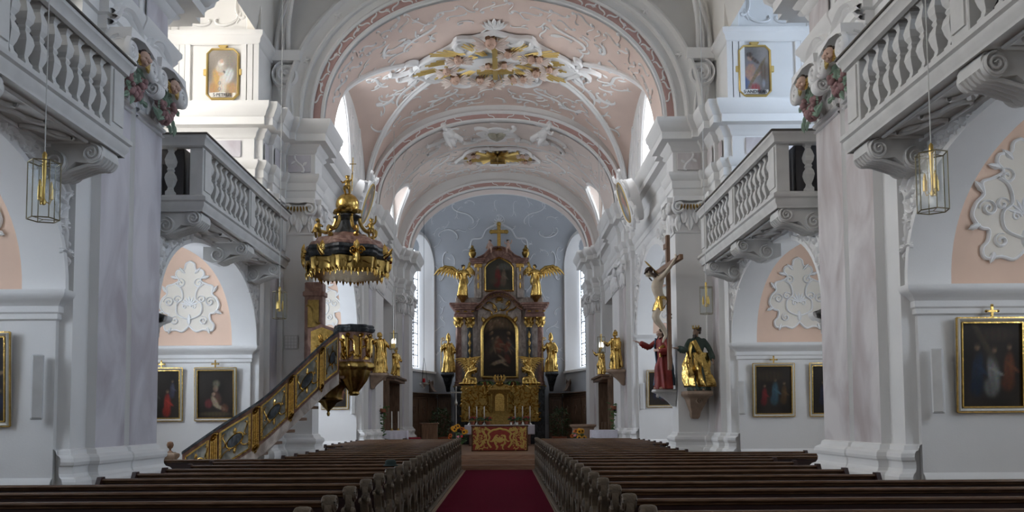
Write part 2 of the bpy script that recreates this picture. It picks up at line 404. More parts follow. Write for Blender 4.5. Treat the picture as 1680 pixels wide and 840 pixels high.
    # arcade walls with arched openings under the galleries
    for (ya, yb, nm) in ((5.0, 10.05, 'near'), (12.6, 17.8, 'far')):
        m = (ya+yb)/2; w = (yb-ya)/2
        arch = arc_pts(m, 3.1, w-.02, 1.63, 2.35, 32)
        outer = [(ya-.0, 3.1)]+[(ya, 5.5), (yb, 5.5), (yb, 3.1)]+arch[::-1]
        mb = MB().prism(outer, 4.985, 5.45, f=lambda u, v, d, S=S: (S*d, u, v))
        # raised archivolt band
        band = arc_pts(m, 3.1, w-.01, 1.64, 2.35, 32); band2 = arc_pts(m, 3.1, w-.01-.07, 1.64-.07, 2.35, 32)
        mb.prism(band+band2[::-1], 4.955, 5.47, f=lambda u, v, d, S=S: (S*d, u, v))
        struct('wall_%s_arcade_%s' % (side, nm), mb, M['plaster'])
    # choir chapel arch (between chancel pier and choir pier)
    arch = arc_pts(23.02, 4.1, 2.93, 2.35, 2.0, 32)
    mb = MB().prism([(20.0,4.1),(20.0,6.52),(26.05,6.52),(26.05,4.1)]+arch[::-1], 4.32, 4.7, f=lambda u, v, d, S=S: (S*d, u, v))
    b1 = arc_pts(23.02, 4.1, 2.92, 2.34, 2.0, 32); b2 = arc_pts(23.02, 4.1, 2.72, 2.16, 2.0, 32)
    mb.prism(b1+b2[::-1], 4.24, 4.72, f=lambda u, v, d, S=S: (S*d, u, v))
    struct('wall_%s_choir_arcade' % side, mb, M['plaster'])
    # outer walls, chapel ceilings, gallery floors
    X0, X1 = sorted((7.8*S, 8.2*S))
    hole = lambda y, z0, z1, w: [(y-w, z0), (y-w, z1-w)]+arc_pts(y, z1-w, w, w, 2, 12)[1:-1]+[(y+w, z1-w), (y+w, z0)]
    hs = [hole(y, 2.6, 5.0, .75) for y in (1.0, 7.5, 15.2)]+[hole(y, 6.6, 10.6, 1.15) for y in (1.0, 7.5, 15.2)]
    mb = MB().prism([(-8,0),(27,0),(27,13.5),(-8,13.5)], X0, X1, hs, f=lambda u, v, d: (d, u, v))
    struct('wall_%s' % side, mb, M['plaster'])
    Xa, Xb = sorted((5.3*S, 7.8*S))
    mb = MB()
    mb.box(Xa, Xb, -8, 10.05, 5.46, 5.56); mb.box(Xa, Xb, 12.6, 17.8, 5.46, 5.56); Xc, Xd = sorted((4.5*S, 7.8*S)); mb.box(Xc, Xd, 20.05, 26.0, 6.9, 7.0)
    struct('ceiling_%s_chapels' % side, mb, M['cream'])
    # gallery transverse walls above the entablature
    Xa, Xb = sorted((5.02*S, 7.8*S)); mb = MB(); mb.box(Xa, Xb, 17.82, 20.0, 8.2, 13.4); struct('wall_%s_gallery_end' % side, mb, M['plaster'])
    Xa, Xb = sorted((4.9*S, 7.8*S)); mb = MB(); mb.box(Xa, Xb, 10.2, 12.5, 8.2, 13.4); struct('wall_%s_gallery_cross' % side, mb, M['plaster'])
    # upper walls of choir bays with lunette windows
    X0, X1 = sorted((4.12*S, 4.5*S))
    def lun(yc, a, z0, b, n=2): return arc_pts(yc, z0, a, b, n, 24)
    hA = lun(22.2, 1.35, 8.5, 1.9); hB = lun(31.8, 1.4, 8.5, 1.6)
    mb = MB().prism([(20.0,8.2),(35.5,8.2),(35.5,12),(20.0,12)], X0, X1, [hA, hB], f=lambda u, v, d: (d, u, v))
    struct('wall_%s_clerestory' % side, mb, M['plaster'])
    # wall of the shallow recess in the second choir bay
    X0, X1 = sorted((4.6*S, 5.0*S)); mb = MB(); mb.box(X0, X1, 29.8, 33.1, 0, 6.1); struct('wall_%s_choir_recess' % side, mb, M['plaster'])
    # apse walls: oblique wall with a tall window
    A = Vector((3.02*S, 39.5)); B = Vector((4.35*S, 35.1)); d = (B-A); L = d.length; d /= L; nn = Vector((d.y, -d.x))*(-1 if S > 0 else 1)
    if nn.x*S < 0: nn = -nn
    wmap = lambda u, v, h, A=A, d=d, nn=nn: (A.x+d.x*u+nn.x*h, A.y+d.y*u+nn.y*h, v)
    ho = [(.12,3.75),(.12,8.6)]+arc_pts(1.65, 8.6, 1.53, 1.25, 2, 16)[1:-1]+[(3.18,8.6),(3.18,3.75)]
    hi = [(.44,3.95),(.44,8.5)]+arc_pts(1.65, 8.5, 1.21, 1.1, 2, 16)[1:-1]+[(2.86,8.5),(2.86,3.95)]
    mb = MB().prism([(-.02,0),(L,0),(L,11.6),(-.02,11.6)], 0, .03, [ho], f=wmap)
    mb.prism([(-.3,0),(L,0),(L,11.6),(-.3,11.6)], .62, .7, [hi], f=wmap)
    struct('wall_%s_apse' % side, mb, M['blue'])
    mb = MB(); n = len(ho)
    mb.loft([[wmap(u, v, .0) for u, v in ho], [wmap(u, v, .64) for u, v in hi]], True, False)
    struct('trim_%s_apse_reveal' % side, mb, M['stucco'])
    fr = MB()
    for off, w, h in ((0, .05, .05), (.10, .03, .03)):
        pts = [(u+(u-1.65)/1.53*off, v+(off if v > 8.6 else 0)) for u, v in ho]
        fr.relief(pts, w, h, lambda u, v, h_: wmap(u, v, -h_))
    fr.prism([(.05,3.66),(3.3,3.66),(3.3,3.76),(.05,3.76)], -.10, .5, f=wmap)
    struct('trim_%s_apse_window_moulding' % side, fr, M['stucco'])
    # window: pane with lead lattice
    wn = MB(); wn.prism(hi, .60, .61, f=wmap)
    o = struct('window_%s_apse' % side, wn, emis('daylight_apse_'+side, WIN, 3.7 if S < 0 else 3.0), sharp=None)
    gl = MB()
    for u in (.62, 1.13, 1.65, 2.17, 2.66): gl.prism([(u-.02,3.95),(u+.02,3.95),(u+.02,9.4),(u-.02,9.4)], .575, .60, f=wmap)
    for k in range(11): gl.prism([(.62,4.0+k*.5-.018),(2.68,4.0+k*.5-.018),(2.68,4.0+k*.5+.018),(.62,4.0+k*.5+.018)], .575, .60, f=wmap)
    for k in range(-8, 40):
        u0, v0 = .62, 3.95+k*.16
        for sg in (1, -1):
            P = [(.62, v0 if sg > 0 else v0+2.06), (2.68, v0+2.06 if sg > 0 else v0)]
            P = [p for p in P]
            if min(P[0][1], P[1][1]) < 3.95 or max(P[0][1], P[1][1]) > 9.4: continue
            a, b = P; gl.prism([(a[0],a[1]-.006),(b[0],b[1]-.006),(b[0],b[1]+.006),(a[0],a[1]+.006)], .585, .60, f=wmap)
    g = gl.build('window_%s_apse_lattice' % side, M['iron'], None); g['kind'] = 'structure'
    # clerestory windows
    for q, (yc, a, z0, b, st) in enumerate(((22.2, 1.35, 8.5, 1.9, 9.5), (31.8, 1.4, 8.5, 1.6, 5.5))):
        if S > 0: st *= .8
        p = lun(yc, a, z0, b); wn = MB().prism(p, S*4.46, S*4.48, f=lambda u, v, d: (d, u, v))
        struct('window_%s_clerestory' % side, wn, emis('daylight_clere', (.9,.96,1.02), st), sharp=None)
        fr = MB(); fr.relief([(u+(u-yc)*.08, v+(v-z0)*.06) for u, v in p], .07, .06, lambda u, v, h, S=S: (S*(4.12-h), u, v))
        fr.box(min(S*4.06, S*4.4), max(S*4.06, S*4.4), yc-a-.1, yc+a+.1, z0-.09, z0)
        for k in range(-2, 3): fr.box(min(S*4.43, S*4.46), max(S*4.43, S*4.46), yc+k*a/2.5-.012, yc+k*a/2.5+.012, z0, z0+b*.9)
        struct('trim_%s_clerestory_moulding' % side, fr, M['stucco'])
    # chapel and gallery windows in outer walls; unseen rearmost bay added for side light
    for (y, z0, z1, w, st) in [(y, 2.6, 5.0, .75, 9.0) for y in (1.0, 7.5, 15.2)]+[(y, 6.6, 10.6, 1.15, 9.0) for y in (1.0, 7.5, 15.2)]:
        up = z0 > 5
        k = {(1,False): .8, (1,True): .66, (-1,False): 1.85 if y > 10 else 1.2, (-1,True): 1.25 if y > 10 else .9}[(S, up)]
        wn = MB().prism(hole(y, z0, z1, w), S*8.05, S*8.07, f=lambda u, v, d: (d, u, v))
        struct('window_%s' % side, wn, emis('daylight', (WINU if S > 0 else WINS) if up else WIN, st*k), sharp=None)
        gl = MB()
        for q in range(-2, 3): gl.box(min(S*8.02, S*8.05), max(S*8.02, S*8.05), y+q*w/2.5-.012, y+q*w/2.5+.012, z0, z1-.2)
        for q in range(1, 6): zz = z0+(z1-z0)*q/6; gl.box(min(S*8.02, S*8.05), max(S*8.02, S*8.05), y-w, y+w, zz-.012, zz+.012)
        g = gl.build('window_%s_bars' % side, M['iron'], None); g['kind'] = 'structure'

# floor, carpetless; chancel steps
mb = MB(); mb.box(-8.2, 8.2, -8, 41, -.3, 0); struct('floor', mb, M['floor'])
mb = MB()
for k, (y0, w) in enumerate(((26.7, 3.0), (27.05, 2.9), (27.4, 4.0))): mb.box(-w-1.0 if k == 2 else -w, w+1.0 if k == 2 else w, y0, 40, .15*k+.001*k, .15*(k+1))
struct('floor_chancel_steps', mb, M['step'])
mb = MB(); mb.box(-8.2, 8.2, -8.4, -8.0, 0, 13.5); struct('wall_back', mb, M['plaster'])

# east wall of the nave with the chancel arch
AR = (3.86, 3.0, 8.28, 2.2)      # half width, rise, spring, exponent
def ar(off, seg=64): return arc_pts(0, AR[2], AR[0]+off, AR[1]+off, AR[3], seg)
NCROWN = lambda x: 9.9+3.4*max(0, 1-(abs(x)/5.05)**2.2)**(1/2.2)
mb = MB()
mb.prism([(-5.05,8.2),(-5.05,13.4),(5.05,13.4),(5.05,8.2),(AR[0],8.2)]+ar(0)[::-1]+[(-AR[0],8.2)], 18.95, 20.1)
struct('wall_front_chancel_arch', mb, M['plaster'])
# arch mouldings: profile (offset outwards from the intrados, y) swept round the arch
def arch_sweep(name, prof, m, base=ar, seg=64, bottom=8.2):
    mb = MB(); rings = []
    L = [base(o, seg) for o, y in prof]
    for i in range(seg+1): rings.append([(L[k][i][0], prof[k][1], L[k][i][1]) for k in range(len(prof))])
    rings = [[(p[0], p[1], bottom) for p in rings[0]]]+rings+[[(p[0], p[1], bottom) for p in rings[-1]]]
    mb.loft(rings, False, False); return struct(name, mb, m)
arch_sweep('trim_1', [(.0,19.4),(.0,19.02),(.03,18.98),(.07,18.96)], M['plaster'])
arch_sweep('trim_2', [(.07,18.95),(.08,18.93),(.24,18.93),(.25,18.95)], M['redband'])
arch_sweep('trim_3', [(.23,18.96),(.23,18.88),(.27,18.85),(.31,18.88),(.33,18.93),(.40,18.92),(.47,18.90)], M['plaster'])
arch_sweep('trim_4', [(.45,18.95),(.46,18.82),(.50,18.78),(.54,18.80),(.56,18.86),(.66,18.84),(.75,18.80),(.77,18.74),(.81,18.70),(.86,18.72),(.88,18.80),(.9,18.95)], M['plaster'])
arch_sweep('trim_5', [(-.004,19.12),(-.006,19.2),(-.004,20.12)], M['pink'])
# carved pattern on the rose band and small stucco drops
mb = MB(); fm = lambda u, v, h: (u, 18.93-h, v)
Pc = ar(.16, 120)
for i in range(6, 115, 3):
    a = math.atan2(Pc[i+1][1]-Pc[i][1], Pc[i+1][0]-Pc[i][0])
    mb.relief(scroll('S', Pc[i], .20, a, 1 if i % 2 else -1, n=9), .018, .03, fm)
    if i % 9 == 0: mb.petal(Pc[i], a, .14, .04, .03, fm, lobes=2)
Pc = ar(.66, 120)
for i in range(14, 110, 13):
    for k in range(5): mb.petal(Pc[i], k*1.256+i, .10, .04, .04, lambda u, v, h: (u, 18.84-h, v), lobes=1)
struct('trim_6', mb, M['stucco'])
# nave vault
mb = MB().grid(lambda u, v: ((-5.05+10.1*u), -8+26.95*v, NCROWN(-5.05+10.1*u)), 48, 10); struct('ceiling', mb, M['cream'])
mb = MB(); mb.box(-8.2, -5.0, -8, 20, 13.3, 13.5); mb.box(5.0, 8.2, -8, 20, 13.3, 13.5); mb.box(-5.05, 5.05, -8, 20, 13.42, 13.6); struct('ceiling_galleries', mb, M['cream'])
for S in (1, -1):
    mb = MB()
    for (ya, yb) in ((-8, 10.2), (12.5, 17.82)):
        m, w = (ya+yb)/2, (yb-ya)/2
        mb.prism([(ya,9.9),(ya,13.4),(yb,13.4),(yb,9.9)]+arc_pts(m, 9.9, w-.05, 2.2, 2.1, 24)[::-1], S*4.95, S*5.25, f=lambda u, v, d: (d, u, v))
    struct('wall_%s_gallery_arch' % ('right' if S > 0 else 'left'), mb, M['cream'])

# choir vault: barrel with cross lunettes
def barrel(x, a=4.12, z0=8.28, b=3.35): return z0+b*max(0, 1-(abs(x)/a)**2.25)**(1/2.25)
BAYS = [(20.1, 26.8), (29.3, 34.3)]
def vault(x, y):
    z = barrel(x)
    for q, (y0, y1) in enumerate(BAYS):
        if y0 <= y <= y1:
            m, w = (y0+y1)/2, (y1-y0)/2*(.93 if q == 0 else .66)
            t = abs(y-m)/w
            if t < 1:
                e = abs(x)/4.12
                top = (2.5+.9*(1-e**1.5)) if q == 0 else (2.0+.7*(1-e))
                z = max(z, 8.3+top*(1-t**2.1)**.5)
    return z
for q, (y0, y1) in enumerate(BAYS):
    mb = MB().grid(lambda u, v: (-4.12+8.24*u, y0-.02+(y1-y0+.04)*v, vault(-4.12+8.24*u, y0+(y1-y0)*v)), 110, 90 if q == 0 else 70)
    struct('ceiling_choir', mb, M['pink'] if q == 0 else M['pinkp'])
# transverse arches in the choir and at the apse
def tarch(name, y0, y1, a, b, zs=8.28, n=2.2, idx=0):
    base = lambda off, seg=64: arc_pts(0, zs, a+off, b+off, n, seg)
    f = [(.85,y0-.02),(.34,y0-.03),(.32,y0-.10),(.27,y0-.13),(.22,y0-.09),(.20,y0-.03),(.06,y0-.03),(.05,y0-.08),(.0,y0-.08),(-.02,y0-.02),(.0,y0+.05),(.0,y1-.05),(-.02,y1),(.02,y1+.08),(.2,y1+.06),(.85,y1+.02)]
    o = arch_sweep(name, f, M['plaster'], base)
    arch_sweep(name, [(.215,y0-.022),(.20,y0-.045),(.07,y0-.045),(.055,y0-.022)], M['redband'], base)
    arch_sweep(name, [(-.022,y0+.14),(-.022,y1-.14)], M['pinkp'], base)
    mb = MB(); Pc = base(.13, 100)
    for i in range(5, 97, 4):
        if (i//4) % 6 == 5: continue
        an = math.atan2(Pc[i+1][1]-Pc[i][1], Pc[i+1][0]-Pc[i][0])
        mb.relief(scroll('S', Pc[i], .2, an, 1 if (i//4) % 2 else -1, n=8), .015, .03, lambda u, v, h: (u, y0-.045-h, v))
    struct(name, mb, M['stucco'])
    return base
tarch('trim_7', 26.8, 29.3, 3.78, 2.85)
tarch('trim_8', 34.3, 35.3, 3.62, 2.72, n=2.05)
# rib mouldings along the creases of the lunettes
mb = MB()
for q, (y0, y1) in enumerate(BAYS):
    m, w = (y0+y1)/2, (y1-y0)/2*(.93 if q == 0 else .66)
    for S in (1, -1):
        for D in (1, -1):
            P = []
            for i in range(41):
                x = 4.10-(4.10-(1.5 if q == 0 else 2.3))*i/40; e = x/4.12
                top = (2.5+.9*(1-e**1.5)) if q == 0 else (2.0+.7*(1-e)); r = (barrel(x)-8.3)/top
                if r >= 1 or r <= 0: continue
                t = (1-r*r)**(1/2.1); P.append((S*x, m+D*w*t, barrel(x)-.02))
            if len(P) > 3:
                mb.tube(P, .085, 8, flat=.8); mb.tube([(x, y-D*.13, z-.0) for x, y, z in P], .035, 6)
struct('trim_9', mb, M['stucco'])
# apse: concha and back wall
mb = MB()
def concha(u, v):
    x = -4.3+8.6*u; H = barrel(x, 4.4, 8.28, 3.15)-7.4; s_ = sin(v*PI/2)
    return (x, 39.5-4.4*(1-cos(v*PI/2))**1.6, 7.4+s_*H)
mb.grid(concha, 60, 24); struct('ceiling_apse', mb, M['blue'])
mb = MB(); mb.box(-3.06, 3.06, 39.5, 39.8, 0, 7.45); struct('wall_front_apse', mb, M['blue'])
mb = MB(); mb.box(-8.2, 8.2, 18.95, 41, 13.4, 13.5); struct('ceiling_upper', mb, M['plaster'])
# chapel behind each choir arch
for S in (1, -1):
    X0, X1 = sorted((7.0*S, 7.3*S)); mb = MB(); mb.box(X0, X1, 20, 26, 0, 7); struct('wall_%s_choir_chapel' % ('right' if S > 0 else 'left'), mb, M['plaster'])
    wn = MB().prism([(22,2.2),(22,4.6)]+arc_pts(23,4.6,1,1,2,12)[1:-1]+[(24,4.6),(24,2.2)], S*6.96, S*6.98, f=lambda u, v, d: (d, u, v))
    struct('window_%s_choir_chapel' % ('right' if S > 0 else 'left'), wn, emis('daylight_chapel', WIN, 9.0 if S < 0 else 4.5), sharp=None)
# ------------------------------------------------------------------ stucco ornament on the shell
def shell_orn(mb, c, r, fm, n=7, a0=PI/2, spread=2.6):
    for k in range(n):
        a = a0-spread/2+spread*k/(n-1); mb.petal(c, a, r, r*.16, r*.16, fm, lobes=1)
    mb.relief(spiral((c[0]-r*.45, c[1]-r*.15), r*.3, 1.2, 0, 1, 14), r*.07, r*.1, fm); mb.relief(spiral((c[0]+r*.45, c[1]-r*.15), r*.3, 1.2, PI, -1, 14), r*.07, r*.1, fm)
SIDES = ((1, 'right'), (-1, 'left'))
for S, side in SIDES:
    # spandrels of the arcades: dense foliage
    for (ya, yb, nm, seed) in ((5.0, 10.05, 'near', 3), (12.6, 17.8, 'far', 5)):
        m, w = (ya+yb)/2, (yb-ya)/2-.02
        def inside(y, z, m=m, w=w):
            q = (abs(y-m)/(w+.02)); e = max(0, 1-q**2.35)**(1/2.35)*1.63+3.1
            return z > e+.06 and z < 4.70 and q < .985
        mb = MB(); fm = lambda u, v, h, S=S: (S*(4.982-h), u, v)
        ornament(mb, inside, (ya+.02, yb-.02, 3.2, 4.72), 120, .20, .022, .055, fm, seed, 1.2, .72)
        mb.box(min(S*4.90, S*5.12), max(S*4.90, S*5.12), ya+.05, yb-.05, 4.70, 4.80)
        struct('trim_%s_spandrel' % side, mb, M['stucco'])
    # choir arcade spandrel
    def inside2(y, z):
        q = abs(y-23.02)/2.95; e = 4.1+2.35*max(0, 1-q*q)**.5
        return e+.1 < z < 6.45
    mb = MB(); fm = lambda u, v, h, S=S: (S*(4.30-h), u, v)
    ornament(mb, inside2, (20.1, 25.95, 4.3, 6.45), 60, .4, .035, .10, fm, 11, 1.2, .7)
    struct('trim_%s_choir_spandrel' % side, mb, M['stucco'])
    # lunettes on the chapel end walls: pink field, white moulding
    for (yw, xc, a, z0, b, nm) in ((10.05, 6.38, 1.03, 3.17, 2.12, 'near'), (17.8, 6.38, 1.05, 3.17, 2.12, 'far'), (26.0, 5.45, 1.14, 4.17, 2.2, 'choir')):
        f = lambda u, v, h, S=S, yw=yw: (S*u, yw-h, v)
        P = arc_pts(xc, z0, a, b, 2, 40)
        mb = MB().prism(P, .004, .02, f=f); struct('wall_%s_lunette' % side, mb, M['pinkl'])
        mb = MB().relief([(xc+(u-xc)*1.045, z0+(v-z0)*1.025) for u, v in P], .045, .06, f)
        mb.relief([(xc+(u-xc)*1.12, z0+(v-z0)*1.06) for u, v in P], .02, .03, f); struct('trim_%s_lunette_moulding' % side, mb, M['stucco'])
        # cartouche: white plate with scrolled outline, shell and volutes
        half = [(0,1.92),(.10,1.86),(.14,1.72),(.30,1.70),(.34,1.58),(.26,1.45),(.40,1.36),(.56,1.30),(.55,1.12),(.66,1.0),(.72,.82),(.62,.66),(.50,.62),(.52,.46),(.60,.36),(.56,.22),(.34,.24),(.16,.20),(.0,.34)]
        sc = .86*a/1.05
        if nm == 'choir': half = [(u, v) for u, v in half]
        hp = smooth_path([(u*sc, v*sc, 0) for u, v in half], 4)
        out = [(xc+p[0], z0+p[1]+.12) for p in hp]+[(xc-p[0], z0+p[1]+.12) for p in hp[::-1][1:-1]]
        desc = {('right','near'): 'white stucco cartouche with shell in the pink lunette, nearest right chapel', ('left','near'): 'white stucco cartouche with shell in the pink lunette, nearest left chapel',
                ('right','far'): 'white stucco cartouche with shell above the two paintings right of the nave', ('left','far'): 'white stucco cartouche with shell above the two paintings left of the stair',
                ('right','choir'): 'white stucco cartouche in the tall lunette behind the crucifix', ('left','choir'): 'white stucco cartouche in the tall lunette behind the pulpit'}[(side, nm)]
        t = thing('stucco_cartouche', desc, 'stucco ornament', (S*xc, yw, z0), 0, 'lunette cartouches')
        MI = Matrix.Translation((-S*xc, -yw, -z0))
        mb = MB().prism(out, .024, .05, f=f); o = mb.build('plate', M['creamp'], t, M=MI)
        e = MB(); e.relief(out+out[:2], .022, .045, lambda u, v, h, f=f: f(u, v, h+.026))
        for sg in (1, -1):
            g = lambda u, v, h, sg=sg, f=f, xc=xc, z0=z0, sc=sc: f(xc+sg*u*sc, z0+v*sc+.12, h+.045)
            for (c, r, tn, a0, fl) in (((.50,.92), .13, 1.6, 0, 1), ((.34,.46), .11, 1.5, 2, -1), ((.22,1.38), .12, 1.4, 1, 1), ((.30,.98), .10, 1.2, 3, -1)):
                e.relief(spiral(c, r, tn, a0, fl, 24), taper(25, .022), taper(25, .045, .6), g)
            e.relief(smooth_path([(.05,.5,0),(.28,.62,0),(.30,.86,0),(.16,1.0,0),(.20,1.24,0),(.34,1.36,0)], 5) and [(p[0], p[1]) for p in smooth_path([(.05,.5,0),(.28,.62,0),(.30,.86,0),(.16,1.0,0),(.20,1.24,0),(.34,1.36,0)], 5)], .022, .045, g)
            for (c, an, L) in (((.56,1.15), 1.0, .22), ((.62,.7), -.4, .2), ((.12,1.62), .8, .22), ((.44,.3), -1.2, .18), ((.3,1.5), .3, .2)): e.petal(c, an, L, .05, .06, g)
        e.build('scrollwork', M['stucco'], t, M=MI)
        sh = MB(); shell_orn(sh, (xc, z0+.84*sc+.12), .24*sc, lambda u, v, h, f=f: f(u, v, h+.05)); sh.petal((xc, z0+.62*sc+.12), -PI/2, .26, .06, .05, lambda u, v, h, f=f: f(u, v, h+.05))
        sh.build('shell', M['stucco'], t, M=MI)
    # gallery end wall: painting bay with reeded strips, cornice, lunette ornament, big volute console
    f = lambda u, v, h, S=S: (S*u, 17.82-h, v)
    mb = MB()
    for x0 in (4.98, 6.45):
        w0 = .40 if x0 < 5 else .36
        for k in range(3): xx = x0+w0*(k+.5)/3; mb.prism([(xx-.055,8.25),(xx-.055,9.62),(xx+.055,9.62),(xx+.055,8.25)], 0, .06, f=f)
    mb.sweep_plan(mir([(7.8,17.8),(5.02,17.8),(5.02,18.9)], S), [(0,9.62),(.05,9.66),(.07,9.74),(.13,9.80),(.13,9.90),(0,9.92)], S)
    struct('trim_%s_gallery_strips' % side, mb, M['plaster'])
    mb = MB(); P = arc_pts(6.0, 9.92, .95, 2.0, 2, 30); mb.relief(P, .05, .06, f); mb.relief(arc_pts(6.0, 9.92, .75, 1.7, 2, 30), .025, .05, f)
    for sg in (1, -1):
        g = lambda u, v, h, sg=sg, f=f: f(6.0+sg*u, v, h)
        mb.relief(scroll('C', (.32, 10.15), .5, .3, 1), .03, .06, g); mb.relief(scroll('S', (.52, 10.6), .7, 1.3, 1), .03, .06, g); mb.petal((.5,10.1), 1.2, .3, .07, .06, g)
    struct('trim_%s_gallery_lunette' % side, mb, M['stucco'])
    # volute console beside the chancel arch
    f2 = lambda u, v, h, S=S: (S*u, 18.93-h, v)
    mb = MB(); mb.relief(spiral((4.68, 9.36), .33, 2.3, PI*.5, -1, 50, .1), taper(51, .055, .5), .20, f2)
    mb.prism([(4.5,8.25),(4.5,8.6),(4.56,9.0),(4.44,9.3),(4.5,9.62),(4.9,9.62),(4.93,9.3),(4.86,9.0),(4.8,8.6),(4.8,8.25)], 0, .10, f=f2)
    for xx in (4.53, 4.65, 4.77): mb.relief([(xx,8.26),(xx,8.6),(xx+.04,9.0),(xx+.02,9.2)], .035, .14, f2)
    mb.prism([(4.35,9.66),(4.35,9.9),(5.02,9.9),(5.02,9.66)], 0, .24, f=f2); mb.petal((4.66,9.2), -PI/2, .4, .08, .16, f2); mb.petal((4.45,9.62), -2.2, .45, .09, .1, f2)
    struct('trim_%s_volute_console' % side, mb, M['stucco'])
    # fan ribs rising over the console (pendentive)
    mb = MB()
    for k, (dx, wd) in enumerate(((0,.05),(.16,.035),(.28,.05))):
        P = []
        for i in range(14):
            t = i/13; x = 4.92-dx-2.4*t**1.6*(1-.12*k); z = 9.92+3.2*t**.8*(1-.06*k); y = 18.88-2.8*t*(.25+.28*k)
            P.append((S*x, y, min(z, NCROWN(x)-.05)))
        mb.tube(P, wd, 8)
    struct('trim_%s_vault_ribs' % side, mb, M['stucco'])

# capitals ---------------------------------------------------------------
def capital_mesh(w, h, fm, flower=True, out=.12):
    """composite capital on a face: u across centred on 0, v up from 0, h outwards"""
    mb = MB()
    n = 8; rings = []
    for i in range(n+1):
        t = i/n; ww = w/2*(.92+.16*t*t); d = out*(.15+.6*t*t)
        rings.append([fm(-ww, h*.82*t, 0), fm(-ww, h*.82*t, d), fm(ww, h*.82*t, d), fm(ww, h*.82*t, 0)])
    mb.loft(rings, True, True)
    mb.prism([(-w*.62,h*.84),(-w*.58,h),(w*.58,h),(w*.62,h*.84),(w*.3,h*.88),(0,h*.86),(-w*.3,h*.88)], 0, out*1.5, f=fm)
    mb.relief([(-w*.55,0),(w*.55,0)], .03, .04, fm)
    g = lambda u, v, q: fm(u, v, q+out*.5)
    k = max(3, int(round(w/.18)))
    for i in range(k):
        u = -w*.42+w*.84*i/(k-1) if k > 1 else 0
        mb.petal((u, h*.03), PI/2, h*.5, w*.42/k+.02, out*.55, g if i % 2 else (lambda u, v, q: fm(u, v, q+out*.25)), lobes=3)
    for i in range(k-1):
        u = -w*.42+w*.84*(i+.5)/(k-1); mb.petal((u, h*.25), PI/2, h*.45, w*.4/k+.02, out*.5, g, lobes=3)
    for sg in (1, -1):
        mb.relief(spiral((sg*w*.42, h*.70), h*.20, 2.0, PI/2, -sg, 30, .1), taper(31, h*.045, .6), out*.55, lambda u, v, q: fm(u, v, q+out*.9))
        mb.prism([(sg*w*.42+h*.19*cos(a*PI/8), h*.70+h*.19*sin(a*PI/8)) for a in range(16)], 0, out*.95, f=fm)
        mb.petal((sg*w*.42, h*.5), -PI/2, h*.3, w*.08, out*.4, g)
    return mb
def face_map(S, a, b, v0):
    """mapping for a plan segment a->b (right side coordinates), out of the wall to the left of travel"""
    A, B = Vector(a), Vector(b); d = (B-A).normalized(); nn = Vector((-d.y, d.x)); c = (A+B)/2
    return lambda u, v, h: (S*(c.x+d.x*u+nn.x*h), c.y+d.y*u+nn.y*h, v0+v), (B-A).length
